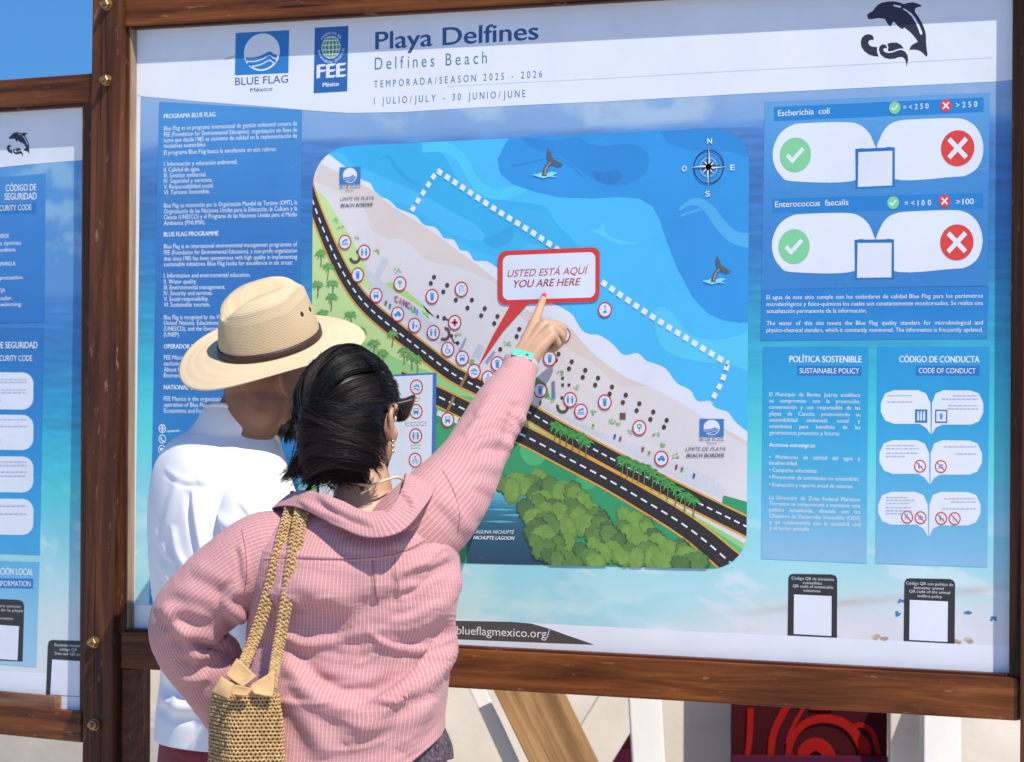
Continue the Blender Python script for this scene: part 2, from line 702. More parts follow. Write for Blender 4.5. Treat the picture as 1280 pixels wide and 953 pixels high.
    def done(self, name, parent):
        me = bpy.data.meshes.new(name)
        me.from_pydata([tuple(map(float, v)) for v in self.V], [], [tuple(map(int, f)) for f in self.F])
        nl = len(me.loops)
        C = np.zeros((nl, 4), np.float32)
        for p, c in zip(me.polygons, self.C):
            C[p.loop_start:p.loop_start + p.loop_total] = c
        at = me.color_attributes.new('ink', 'FLOAT_COLOR', 'CORNER')
        at.data.foreach_set('color', C.ravel())
        return link_mesh(name, me, INK, parent)


def photo_sheet(name, sheet, u0, u1, v0, v1, nu, nv, colour, parent):
    """the printed beach photograph that covers a whole board"""
    us, vs = np.linspace(u0, u1, nu), np.linspace(v0, v1, nv)
    UU, VV = np.meshgrid(us, vs)
    V = np.stack([UU.ravel(), np.full(UU.size, -0.001), VV.ravel()], 1)
    C = colour(UU, VV).reshape(-1, 3)
    i = np.arange((nu - 1) * (nv - 1))
    a = (i // (nu - 1)) * nu + i % (nu - 1)
    F = np.stack([a, a + 1, a + nu + 1, a + nu], 1)
    # a thin panel: front print plus back and edges
    n0 = len(V)
    B = [(u0, 0, v0), (u1, 0, v0), (u1, 0, v1), (u0, 0, v1), (u0, 0.012, v0), (u1, 0.012, v0), (u1, 0.012, v1), (u0, 0.012, v1)]
    V = np.vstack([V, B])
    F2 = [(4, 5, 6, 7), (0, 1, 5, 4), (1, 2, 6, 5), (2, 3, 7, 6), (3, 0, 4, 7)]
    me = bpy.data.meshes.new(name)
    me.from_pydata(V.tolist(), [], F.tolist() + [tuple(k + n0 for k in f) for f in F2])
    bl = ((C[:, 2] > C[:, 0] + 25) & (C[:, 2] > C[:, 1] + 18))[:, None]
    C = np.where(bl, np.clip(C * np.array([0.93, 1.035, 0.965]), 0, 255), C)
    lin = np.where(C <= 10.3, C / 255 / 12.92, ((np.maximum(C, 0) / 255 + 0.055) / 1.055) ** 2.4) / KINK
    lin = np.clip(lin, 0, 0.86)
    col = np.ones((len(V), 4), np.float32)
    col[:n0, :3] = lin
    col[n0:, :3] = 0.7
    at = me.color_attributes.new('ink', 'FLOAT_COLOR', 'POINT')
    at.data.foreach_set('color', col.ravel())
    return link_mesh(name, me, INK, parent)


def mixc(t, stops):
    ts = [s[0] for s in stops]
    return np.stack([np.interp(t, ts, [s[1][k] for s in stops]) for k in range(3)], -1)


# ------------------------------------------------------------------ the main board
board = empty('information_board', (0, 0, 0), 0)
tag(board, 'large wooden framed beach information board with a blue beach map and red callout', 'information board')
S = Sheet(board)
Z0, Z1 = 1.04, 2.31
W_X = wood_mat('varnished_wood_across', 'X', srgb(58, 30, 15), srgb(110, 60, 28), srgb(152, 92, 48), rough=0.46)
W_Z = wood_mat('varnished_wood_upright', 'Z', srgb(46, 26, 17), srgb(86, 50, 30), srgb(116, 70, 44), rough=0.5)
W_RAW = wood_mat('weathered_wood', 'Z', srgb(120, 95, 75), srgb(160, 135, 112), srgb(190, 165, 140), rough=0.7, worn=0.3)
W_DARK = wood_mat('dark_wood_trim', 'X', srgb(48, 22, 16), srgb(82, 40, 24), srgb(112, 60, 36), rough=0.45)


def main_photo(UU, VV):
    z = (VV - Z0) / (Z1 - Z0)
    n1 = fbm(UU * 9 + 4, VV * 14, 3, 5)
    n2 = fbm(UU * 4, VV * 40, 9, 4)
    n3 = fbm(UU * 9, VV * 34 + UU * 8, 21, 6)
    zz = z + (n2 - 0.5) * 0.02
    C = mixc(zz, [(0.0, (214, 221, 230)), (0.05, (196, 222, 224)), (0.11, (172, 220, 224)), (0.18, (150, 216, 226)), (0.25, (128, 210, 226)), (0.33, (92, 200, 222)),
                  (0.42, (62, 180, 218)), (0.52, (52, 150, 204)), (0.62, (50, 118, 190)), (0.74, (62, 112, 188)), (0.795, (82, 126, 200)),
                  (0.81, (134, 158, 216)), (0.88, (152, 170, 220)), (1.0, (150, 176, 226))])
    sk = smoothstep(0.80, 0.815, zz)[..., None]
    cl = smoothstep(0.52, 0.75, n1)[..., None] * sk
    C = C * (1 - 0.55 * cl) + np.array([205, 200, 226]) * 0.55 * cl
    sea = (1 - sk) * smoothstep(0.28, 0.6, z)[..., None]
    C = C * (1 + sea * ((fbm(UU * 10, VV * 130, 5, 3) - 0.5) * 0.28)[..., None])
    # surf and sand in the lower part
    lo = 1 - smoothstep(0.10, 0.30, z)
    foam = smoothstep(0.58, 0.70, n3) * lo
    C = C * (1 - 0.6 * foam[..., None]) + np.array([225, 232, 240]) * 0.6 * foam[..., None]
    aq = smoothstep(0.54, 0.7, fbm(UU * 5 + 9, VV * 16, 31, 4)) * lo * (1 - smoothstep(0.1, 0.5, UU))
    C = C * (1 - 0.4 * aq[..., None]) + np.array([120, 200, 215]) * 0.4 * aq[..., None]
    sand = smoothstep(0.25, 0.85, UU + (0.1 - z) * 3) * (1 - smoothstep(0.05, 0.17, z))
    C = C * (1 - 0.85 * sand[..., None]) + np.array([222, 218, 222]) * 0.85 * sand[..., None]
    rdg = np.exp(-((z - 0.085 - 0.10 * (UU - 0.6)) / 0.006) ** 2) * smoothstep(0.35, 0.6, UU) * fbm(UU * 12, VV * 12, 4, 3)
    C = C * (1 - 0.6 * rdg[..., None]) + np.array([190, 165, 150]) * 0.6 * rdg[..., None]
    return np.clip(C, 0, 255)


poster = photo_sheet('poster', S, -0.99, 1.0, Z0, Z1, 520, 330, main_photo, board)

# --- frame
def bx(px, py, y):
    P = at_y(px, py, y)
    return P[0], P[2]


YB, YT, YP = -0.034, -0.025, -0.045            # front faces: beams, inner trim, posts
lx0 = bx(110, 443, YP)[0]; lx1 = bx(147, 443, YP)[0]
post_l = box_obj('post', (lx0, lx1, YP, 0.028, 0.0, 2.62), W_Z, board, 0.004, skew=-0.0)
post_l.rotation_euler = (0, math.radians(0.62), 0)
post_l.location = (-0.019, 0, 0)
# rear member seen beside and below the front one
rm = box_obj('rear_post', (lx0 + 0.02, lx1 - 0.026, 0.0325, 0.115, 0.0, 2.58), W_Z, board, 0.004)
rx0 = bx(1277, 443, YP)[0]
post_r = box_obj('post', (rx0, rx0 + 0.085, YP, 0.03, 0.0, 2.62), W_Z, board, 0.004)
# beams
a = bx(150, 785.5, YB); b = bx(1272, 852, YB)
zb1 = (a[1] + b[1]) / 2
zb0 = (bx(150, 835, YB)[1] + bx(1272, 902, YB)[1]) / 2
rm2 = box_obj('post_spacer', (lx1 + 0.002, bx(163, 870, -0.02)[0], -0.028, 0.03, 0.0, zb0 - 0.002), W_DARK, board, 0.003)
beam_lo = box_obj('bottom_beam', (lx1 + 0.003, bx(1272, 870, YB)[0], YB, 0.02, zb0, zb1), W_X, board, 0.004)
zt0 = bx(300, 25, YB)[1]
beam_hi = box_obj('top_beam', (lx1 + 0.005, rx0 - 0.002, YB, 0.02, zt0, zt0 + 0.13), W_X, board, 0.004)
# inner trim
tl0 = bx(152, 443, YT)[0]
box_obj('trim', (tl0 - 0.004, -0.992, YT, 0.014, Z0 - 0.012, Z1 + 0.008), W_Z, board, 0.002)
box_obj('glazing_bead', (-0.9915, -0.9885, YT + 0.002, -0.001, Z0 - 0.002, Z1 + 0.006), W_RAW, board, 0.0008)
trx = bx(1263.0, 443, YT + 0.004)[0]
box_obj('trim', (trx, rx0 - 0.001, YT + 0.004, 0.014, Z0 - 0.012, Z1 + 0.008), W_Z, board, 0.002)
ztt = bx(300, 29.2, YT)[1]
box_obj('trim', (-0.9875, trx - 0.001, YT, 0.014, ztt, zt0 + 0.02), W_DARK, board, 0.002)
ztb = bx(1100, 834.5, YT)[1]
box_obj('trim', (-0.9875, trx - 0.001, YT, 0.014, zb1 - 0.02, ztb), W_DARK, board, 0.002)
BRASS = noise_mat('aged_brass', (0.30, 0.19, 0.09), (0.46, 0.33, 0.17), 60, 0.48, 0.3, 120, metal=1.0)
for (qx, qy) in ((135, 6), (134.5, 100.5), (119, 803), (119.5, 906)):
    x, z = bx(qx, qy, YP)
    ac = Acc()
    ac.add(*tube([(x, YP + 0.001, z), (x, YP - 0.004, z)], [0.0125, 0.0125], 20))            # washer
    ac.add(*tube([(x, YP - 0.004, z), (x, YP - 0.013, z), (x, YP - 0.0145, z)], [0.0108, 0.0108, 0.009], 6))   # hex head
    ac.add(*tube([(x, YP - 0.0145, z), (x, YP - 0.023, z)], [0.0055, 0.005], 12))
    bo = ac.obj('bolt', BRASS, post_l, smooth=False)
    bo.matrix_parent_inverse = world_matrix(post_l).inverted()

# --- printed header and white margins
for P_ in ([(160, 20), (160, 119), (248, 127), (340, 134), (390, 138.5), (437, 141.5), (500, 140.5), (600, 134.5), (680, 130.5), (760, 127), (940, 117), (1100, 109), (1241, 102.5), (1266, 100), (1266, -30), (172, 34)],
           [(160, 756), (420, 766), (686, 780), (880, 790), (1268, 808), (1268, 850), (160, 790)], [(158, 119.6), (176.2, 119.8), (169, 756.5), (150, 756)]):
    Print(S, 1).poly(P_, WHITE).done('white_margin', board)
pr = Print(S, 1.5)
pr.ribbon([(560, 108.3), (760, 98.2), (940, 88), (1241, 72.6)], 0.0016, ink(196, 203, 220))
pr.done('sheet_joint', board)
pr = Print(S, 1.5)
pr.ribbon([(281, 75), (286, 73), (295, 70)], [0.003, 0.006, 0.003], ink(188, 194, 208)); pr.done('scuff', board)
NAVY = ink(38, 84, 148); MID = ink(74, 116, 160)
for a_ in (('Playa Delfines', (470, 62), (673, 49.5), 21.5, NAVY, 0.022, 0, 5, False), ('Delfines Beach', (469, 87.5), (609, 79.5), 15, MID, 0, 0, 5, 0.82),
           ('TEMPORADA/SEASON 2025 - 2026', (468, 110), (678, 97), 8.6, MID, 0.006, 0, 3, 0.80), ('1 JULIO/JULY - 30 JUNIO/JUNE', (468, 131), (657, 121.5), 8.6, MID, 0.006, 0, 3, 0.80)):
    Print(S, 2).text(*a_).done('heading_text', board)


def flag_logo(sheet, tl, tr, br, bl, parent, layer=2, caption=None, blue=(30, 118, 200), capt_col=NAVY, name='flag_logo'):
    q = Print(sheet, layer)
    TL, TR, BR, BL = [sheet.uv(*p) for p in (tl, tr, br, bl)]
    f = lambda s, t: TL + (TR - TL) * s + (BL - TL) * t + (TL - TR + BR - BL) * s * t
    q.fill([f(0, 0), f(1, 0), f(1, 1), f(0, 1)], ink(*blue))
    q.up()
    a = np.linspace(0, 2 * math.pi, 60, endpoint=False)
    q.fill([f(0.5 + 0.335 * math.cos(t), 0.485 + 0.44 * math.sin(t)) for t in a], WHITE)
    q.up()
    top = [(0.2, 0.56), (0.35, 0.57), (0.5, 0.53), (0.64, 0.45), (0.72, 0.51), (0.80, 0.545)]

    def wave(dy, h, s0, s1):
        P = spline(top, 24)
        P = P[(P[:, 0] >= s0) & (P[:, 0] <= s1)]
        up = [f(x, y + dy) for x, y in P]
        dn = [f(x, y + dy + h) for x, y in P[::-1]]
        q.fill(up + dn, ink(*blue))
    wave(0.025, 0.085, 0.2, 0.80)
    wave(0.135, 0.085, 0.23, 0.775)
    P = spline(top, 24)
    P = P[(P[:, 0] > 0.28) & (P[:, 0] < 0.73)]
    arc = [(0.5 + 0.30 * math.cos(t), 0.485 + 0.40 * math.sin(t)) for t in np.linspace(0.75, math.pi - 0.75, 16)]
    q.fill([f(x, y + 0.25) for x, y in P] + [f(x, y) for x, y in arc], ink(*blue))
    if caption:
        for s, p0, p1, cap, bd in caption:
            q.text(s, p0, p1, cap, capt_col, bold=bd)
    return q.done(name, parent)


flag_logo(S, (295, 41.5), (362, 38), (361, 91.5), (294, 94.5), board, caption=[('BLUE FLAG', (294.5, 107), (360.5, 103.5), 9.3, 0.004), ('México', (313.5, 115.5), (341, 113.5), 5, 0.01)])

# foundation logo
q = Print(S, 2)
q.poly([(394, 35), (436, 32.6), (434.5, 114.5), (392.5, 117)], ink(28, 96, 176))
q.up()
c = S.uv(414.3, 59.5); mp = S.mpp(414, 59)
R = 14.2 * mp
q.disc(c, R, ink(225, 240, 235)); q.up()
for i in range(-3, 4):                                # globe grid cells
    for j in range(-3, 4):
        def gp(s, t):
            la = t * math.pi / 2 * 0.98
            return (c[0] + R * 0.97 * math.sin(s * math.pi / 2) * math.cos(la), c[1] + R * 0.97 * math.sin(la))
        s0, s1, t0, t1 = (i - 0.40) / 3.5, (i + 0.40) / 3.5, (j - 0.40) / 3.5, (j + 0.40) / 3.5
        q.fill([gp(s0, t0), gp(s1, t0), gp(s1, t1), gp(s0, t1)], ink(62, 140, 92))


def arc_text(q, s, c, r, a0, a1, h, col, inward=False, bold=0.01):
    n = len(s)
    for k, ch in enumerate(s):
        if ch == ' ':
            continue
        t = a0 + (a1 - a0) * (k + 0.5) / n
        V, F = glyphs(ch)
        V = (V - np.array([(V[:, 0].max() + V[:, 0].min()) / 2, 0])) * h / CAPH * np.array([0.85, 1])
        up = np.array([math.cos(t), math.sin(t)]) * (-1 if inward else 1)
        rt = np.array([up[1], -up[0]])
        base = np.asarray(c) + np.array([math.cos(t), math.sin(t)]) * r
        q.raw(base + V[:, :1] * rt + V[:, 1:] * up, F, col)


arc_text(q, 'FOUNDATION FOR', c, R * 1.14, math.radians(145), math.radians(35), 3.2 * mp, WHITE)
arc_text(q, 'ENVIRONMENTAL EDUCATION', c, R * 1.42, math.radians(188), math.radians(352), 3.2 * mp, WHITE, True)
q.text('FEE', (397.2, 98), (431.8, 95.8), 16.5, WHITE, bold=0.05, res=4)
q.text('México', (404, 109), (424, 107.4), 5.3, WHITE, bold=0.03)
q.done('foundation_logo', board)

# leaping dolphin emblem
DOLPH = [(255, 215), (262, 195), (290, 172), (325, 155), (360, 110), (400, 65), (455, 38), (530, 24), (600, 20), (660, 30), (710, 45), (745, 58), (790, 42), (860, 34), (920, 50), (975, 72), (970, 90), (935, 98), (905, 108), (888, 130), (892, 165), (930, 215), (980, 300), (1015, 380), (1035, 460), (1038, 540), (1040, 600), (1048, 660), (1056, 720), (1050, 752), (1030, 745), (1005, 715), (970, 685), (920, 665), (870, 660), (815, 664), (825, 635), (850, 600), (890, 575), (930, 556), (900, 510), (850, 450), (800, 405), (745, 365), (735, 388), (700, 378), (660, 345), (630, 310), (605, 288), (590, 310), (575, 350), (550, 345), (525, 315), (505, 275), (490, 255), (440, 245), (390, 245), (340, 255), (300, 260), (270, 250)]
DSLIT = [[(612, 64), (650, 72), (690, 80), (708, 92), (700, 106), (655, 98), (610, 84), (602, 74)], [(735, 110), (780, 135), (840, 175), (900, 250), (945, 330), (975, 400), (988, 440), (985, 460), (965, 462), (952, 440), (935, 385), (900, 305), (850, 225), (790, 160), (735, 128)]]
DWAVE = [[(410, 752), (350, 748), (280, 725), (220, 680), (180, 620), (172, 560), (190, 500), (230, 465), (280, 455), (325, 470), (345, 505), (340, 535), (315, 530), (285, 540), (272, 565), (285, 600), (320, 620), (390, 627), (388, 690)],
         [(780, 890), (775, 840), (760, 790), (725, 757), (680, 760), (620, 780), (560, 785), (490, 770), (435, 725), (412, 660), (425, 615), (460, 590), (500, 595), (522, 625), (515, 645), (490, 638), (470, 655), (480, 685), (530, 705), (590, 700), (650, 675), (710, 662), (760, 685), (795, 740), (800, 800), (790, 850)],
         [(530, 675), (540, 630), (525, 590), (550, 572), (600, 565), (660, 570), (710, 600), (742, 645), (690, 645), (640, 660), (590, 678), (555, 684)]]


def dolphin(sheet, m, parent, layer=2):
    q = Print(sheet, layer)
    ik = ink(34, 36, 62)
    q.poly([m(p) for p in DOLPH], ik)
    for w in DWAVE:
        q.poly([m(p) for p in w], ik)
    q.up()
    for s in DSLIT:
        q.poly([m(p) for p in s], WHITE)
    return q.done('dolphin_emblem', parent)


dolphin(S, lambda p: (1060 + p[0] / 10.59, p[1] / 10.59), board)

# --- left text panel
PW = ink(228, 236, 250)
q = Print(S, 2)
q.grad([(199.5, 127.5), (378, 138), (372, 764), (187, 756)], [(0, (72, 138, 214)), (0.12, (62, 128, 206)), (0.3, (50, 112, 192)), (0.5, (42, 108, 188)), (0.7, (34, 124, 200)), (1, (28, 138, 212))])
q.done('text_panel', board)
q = Print(S, 4)
L1 = [('Blue Flag es un programa internacional de gestión ambiental costera de', 163.6, 1), ('FEE (Foundation for Environmental Education), organización sin fines de', 171.2, 1), ('lucro que desde 1985 es sinónimo de calidad en la implementación de', 178.4, 1), ('iniciativas sostenibles.', 185.3, 0), ('El programa Blue Flag busca la excelencia en seis rubros:', 193.8, 0),
      ('I. Información y educación ambiental.', 208, 0), ('II. Calidad de agua.', 215.3, 0), ('III. Gestión ambiental.', 222.4, 0), ('IV. Seguridad y servicios.', 229.4, 0), ('V. Responsabilidad social.', 236.5, 0), ('VI. Turismo Sostenible.', 243.5, 0),
      ('Blue Flag es reconocido por la Organización Mundial de Turismo (OMT), la', 260, 1), ('Organización de las Naciones Unidas para la Educación, la Cultura y la', 267.3, 1), ('Ciencia (UNESCO) y el Programa de las Naciones Unidas para el Medio', 274.5, 1), ('Ambiente (PNUMA).', 281.8, 0),
      ('Blue Flag is an international environmental management programme of', 311, 1), ('FEE (Foundation for Environmental Education), a non-profit organization', 318.7, 1), ('that since 1985 has been synonymous with high quality in implementing', 326.2, 1), ('sustainable initiatives. Blue Flag looks for excellence in six areas:', 333.2, 0),
      ('I. Information and environmental education.', 347.5, 0), ('II. Water quality.', 355, 0), ('III. Environmental management.', 362.2, 0), ('IV. Security and services.', 369.5, 0), ('V. Social responsibility.', 376.6, 0), ('VI. Sustainable tourism.', 383.8, 0),
      ('Blue Flag is recognized by the World Tourism Organization (UNWTO), the', 399.5, 1), ('United Nations Educational, Scientific and Cultural Organization', 406.5, 1), ('(UNESCO), and the Environment Programme of the United Nations', 413.8, 1), ('(UNEP).', 421, 0),
      ('FEE México es la organización', 449.7, 0), ('exclusiva la operación', 457.2, 0), ('About Ecosystems and', 464.8, 0), ('Environment.', 472, 0), ('FEE Mexico is the organization', 501, 0), ('operation of Blue Flag,', 508.5, 0), ('Ecosystems and Forest', 516, 0)]
q.para(L1, 205.5, 372, PW, 5.5, bold=0.004, narrow=0.93)
q.para([('PROGRAMA BLUE FLAG', 148.5, 0), ('BLUE FLAG PROGRAMME', 296, 0), ('OPERADOR NACIONAL', 436, 0), ('NATIONAL OPERATOR', 487, 0)], 205.5, 372, PW, 5.6, bold=0.022, narrow=0.92)
q.text('www.', (209, 541), (226, 540), 4, PW, bold=0.01)
for (ix, iy, k) in ((203.5, 536, 0), (203.5, 549, 1), (203, 562, 2)):
    cc = S.uv(ix, iy); m_ = S.mpp(ix, iy)
    q.ring(cc, 4.6 * m_, 5.6 * m_, PW, 24)
    if k == 0:
        q.ribbon_uv([cc + (0, 5 * m_), cc - (0, 5 * m_)], 0.9 * m_, PW); q.ribbon_uv([cc + (5 * m_, 0), cc - (5 * m_, 0)], 0.9 * m_, PW)
        q.ring(cc + (-5 * m_, 0), 6.2 * m_, 7.0 * m_, PW, 10, -0.8, 0.8); q.ring(cc + (5 * m_, 0), 6.2 * m_, 7.0 * m_, PW, 10, math.pi - 0.8, math.pi + 0.8)
    elif k == 1:
        q.ring(cc + (2.2 * m_, 1.2 * m_), 3.2 * m_, 4.8 * m_, PW, 10, math.pi * 0.9, math.pi * 1.6)
    else:
        q.rect(cc, 5.5 * m_, 3.6 * m_, PW)
q.done('text_block', board)
q = Print(S, 4)
q.poly([(190, 717), (206, 717.5), (205, 745.5), (189.5, 745)], WHITE)
q.up().poly([(194, 725), (199, 722), (201, 728), (200, 735), (203, 741), (199, 744), (195, 741), (193, 734)], ink(52, 158, 84), 30)
q.done('eco_logo', board)
# ------------------------------------------------------------------ the beach map
def rounded(tl, tr, br, bl, r, n=10):
    C = [np.array(p, float) for p in (tl, tr, br, bl)]
    out = []
    for i in range(4):
        p, a, b = C[i], C[i - 1], C[(i + 1) % 4]
        ua, ub = (a - p) / np.linalg.norm(a - p), (b - p) / np.linalg.norm(b - p)
        for t in np.linspace(0, 1, n):
            # quarter arc from p+ua*r to p+ub*r
            th = t * math.pi / 2
            out.append(p + ua * r * (1 - math.sin(th)) + ub * r * (1 - math.cos(th)))
    return out


MAPC_PX = rounded((392, 185), (937, 158.5), (933.5, 712), (388, 700), 46)
MAPC = [S.uv(*p) for p in MAPC_PX]


def MP(layer):
    return Print(S, layer, MAPC)


q = MP(0)
q.fill(MAPC, ink(76, 181, 248))
q.up()
A = ink(54, 170, 238)
q.poly([(395, 190), (430, 180), (500, 178), (532, 181), (556, 196), (575, 228), (600, 246), (640, 252), (680, 258), (696, 280), (716, 300), (724, 318), (690, 312), (648, 300), (612, 298), (596, 282), (560, 262), (520, 240), (470, 218), (440, 205), (428, 192)], A, 80)
q.poly([(480, 250), (520, 262), (560, 290), (590, 300), (622, 300), (640, 290), (660, 300), (640, 320), (600, 316), (570, 300), (530, 280), (500, 262)], ink(60, 175, 240), 60)
q.up()
q.ribbon([(528, 184), (556, 184), (576, 196), (588, 218), (602, 236), (624, 243), (645, 238), (658, 232)], 0.022, ink(82, 194, 244), 40)
q.ribbon([(474, 200), (486, 196), (496, 210), (510, 224), (528, 232)], np.concatenate([np.linspace(0.002, 0.010, 15), np.linspace(0.010, 0.002, 15)]), ink(48, 158, 226), 30)
D1, D2 = ink(47, 144, 228), ink(42, 132, 216)
q.poly([(645, 160), (632, 180), (622, 200), (626, 218), (642, 231), (668, 240), (700, 247), (740, 248.5), (775, 246.5), (800, 249), (816, 258), (825, 275), (834, 303), (848, 338), (866, 372), (885, 392), (905, 401), (925, 404), (945, 402), (945, 150), (700, 150)], D1)
q.up()
q.poly([(655, 172), (690, 176), (724, 172), (736, 180), (756, 183), (780, 180), (802, 184), (812, 197), (808, 214), (792, 228), (768, 233), (745, 226), (724, 212), (706, 199), (680, 190), (660, 182)], D2, 70)
q.poly([(826, 150), (826, 166), (836, 180), (858, 188), (886, 189), (912, 190), (945, 200), (945, 150)], D2)
q.poly([(742, 214), (756, 216), (772, 212), (778, 222), (766, 231), (750, 228), (744, 222)], ink(38, 120, 204), 40)
q.ribbon([(640, 208), (665, 203), (690, 198), (706, 202), (730, 222)], 0.003, ink(40, 128, 210), 30)
wsw = np.concatenate([np.linspace(0.004, 0.022, 14), np.linspace(0.022, 0.028, 16)])
q.ribbon([(849, 263), (860, 255), (874, 253), (888, 263), (900, 280), (914, 294), (928, 300), (944, 301)], wsw, ink(84, 168, 236), 30)
q.ribbon([(851, 270), (862, 266), (876, 262)], 0.004, ink(84, 168, 236), 12)
q.ribbon([(752, 285), (758, 296), (772, 302), (790, 305), (800, 303)], np.concatenate([np.linspace(0.008, 0.008, 12), np.linspace(0.008, 0.001, 12)]), ink(100, 192, 248), 24)
q.poly([(738, 290), (748, 287), (757, 278), (756, 289), (762, 296), (752, 295)], ink(100, 192, 248))
q.poly([(640, 262), (676, 264), (694, 280), (706, 300), (726, 308), (720, 316), (700, 312), (676, 300), (652, 290)], ink(62, 172, 236), 40)
q.poly([(818, 392), (828, 384), (842, 392), (856, 412), (880, 424), (910, 423), (945, 416), (945, 462), (910, 456), (872, 452), (842, 444), (824, 428)], ink(92, 194, 244), 60)
q.poly([(604, 300), (622, 292), (640, 284), (640, 300), (620, 310)], ink(50, 160, 230), 30)
# surf, sand and paving
q.up()
COAST = [(380, 185), (402, 188), (412, 193.5), (427, 205), (440, 214), (453, 225), (463, 229), (468, 238), (474, 245), (484, 249), (491, 254), (498, 261), (514, 267), (522, 272), (530, 281), (543, 284), (550, 290), (555, 298), (566, 299.5), (571, 305), (576, 313), (585, 314.5), (590, 321), (594, 326.5), (609, 327), (622, 335), (650, 352), (672, 370), (692, 380), (705, 386), (716, 394), (722, 404), (729, 414), (737, 418), (748, 419), (758, 424), (768, 432), (777, 442), (784, 444), (796, 441.5), (803, 446), (809, 451.5), (820, 455), (831, 460), (837, 466), (842, 474), (849, 481), (858, 485), (865, 490), (869, 498), (874, 502), (888, 501.5), (892, 508), (900, 512), (909, 514.5), (914, 520), (920, 528), (935, 540), (950, 548)]
q.poly(list(spline(COAST, 200)) + [(950, 720), (380, 720)], ink(224, 229, 243))
q.up()
SAND = [(380, 188), (402, 204.5), (424, 216), (446, 228), (468, 239), (486, 254.5), (512, 271.5), (534, 285), (560, 304), (591, 327), (622, 351), (655, 384), (676, 396), (690, 399), (703, 403.5), (714, 411), (726, 425), (738, 438), (757, 454), (786, 473), (824, 489), (858, 509), (894, 529), (935, 552), (950, 560)]
q.poly(list(spline(SAND, 140)) + [(950, 720), (380, 720)], ink(219, 207, 200))
q.up()
PALE = [(380, 226), (398, 229), (424, 240), (446, 252), (458, 266), (466, 288), (484, 298), (503, 300), (522, 313), (535, 326), (567, 333), (600, 345), (625, 360), (655, 400), (690, 421), (720, 442), (746, 458), (772, 482), (792, 483), (812, 484), (834, 494), (858, 508), (886, 526), (935, 560), (950, 568)]
q.poly(list(spline(PALE, 140)) + [(950, 720), (380, 720)], ink(222, 217, 218))
q.up()
# planting and land
G1, G2, G3 = ink(196, 224, 150), ink(150, 206, 132), ink(92, 186, 118)
q.poly([(380, 232), (398, 240), (408, 248), (422, 270), (436, 291), (450, 317), (462, 344), (468, 366), (440, 350), (380, 260)], G1)
q.poly([(478, 356), (490, 352), (510, 365), (528, 380), (535, 392), (545, 398), (520, 380)], ink(176, 216, 130))
q.poly([(528, 388), (536, 392), (538, 406), (528, 396)], G2)
q.poly([(380, 236), (395, 255), (410, 295), (428, 340), (455, 384), (492, 415), (530, 446), (566, 472), (600, 494), (660, 525), (950, 690), (950, 730), (380, 730)], G1)
q.up()
q.poly([(380, 400), (420, 405), (460, 430), (500, 450), (550, 470), (600, 500), (660, 530), (950, 690), (950, 730), (380, 730)], G2)
q.up()
q.poly([(545, 490), (590, 497), (660, 532), (760, 590), (880, 655), (950, 700), (950, 730), (545, 730)], G3)
q.up()
q.poly([(545, 512), (600, 530), (650, 550), (720, 588), (800, 632), (880, 684), (920, 716), (545, 716)], ink(48, 152, 100))
q.up()
q.poly([(544, 536), (560, 530), (575, 545), (582, 565), (575, 590), (544, 600)], ink(60, 158, 108), 40)
cc = S.uv(668, 562); q.disc(cc, 0.032, ink(78, 180, 116)); cc = S.uv(735, 598); q.disc(cc, 0.025, ink(70, 172, 110), ry=0.022)
q.poly([(904, 619), (936, 628), (950, 640), (950, 655), (903, 632)], ink(48, 152, 100))
# parking strips and footpaths
GR = ink(206, 208, 214)
q.poly([(456, 340), (462, 338), (500, 371), (528, 392), (560, 420), (590, 448), (585, 455), (545, 428), (505, 398), (470, 372)], GR)
q.poly([(479, 321), (487, 326), (474, 350), (467, 346)], ink(204, 205, 210))
q.poly([(598, 430), (606, 434), (600, 450), (590, 446)], ink(196, 199, 206))
q.poly([(655, 488), (700, 515), (750, 540), (800, 558), (850, 580), (890, 597), (908, 613), (903, 624), (860, 604), (800, 573), (740, 542), (700, 520), (655, 500)], ink(208, 211, 218))
q.up()
for k in range(34):
    t = k / 33
    x = 668 + t * 226; y = 498 + t * 108 + 3 * math.sin(t * 3)
    q.ribbon([(x, y + 2), (x + 2.0, y - 6)], 0.0011, ink(226, 228, 233))
# lagoon
q.up()
q.grad([(584, 612), (690, 612), (690, 706), (584, 706)], [(0, (150, 205, 232)), (0.10, (86, 164, 206)), (0.25, (58, 120, 160)), (0.5, (40, 88, 122)), (1, (28, 62, 92))])
for yy, xx in ((624, 612), (630, 628), (637, 606), (644, 622), (652, 604)):
    q.poly([(xx, yy), (xx + 22, yy - 1.2), (xx + 44, yy + 0.6), (xx + 22, yy + 1.6)], ink(96, 168, 204))
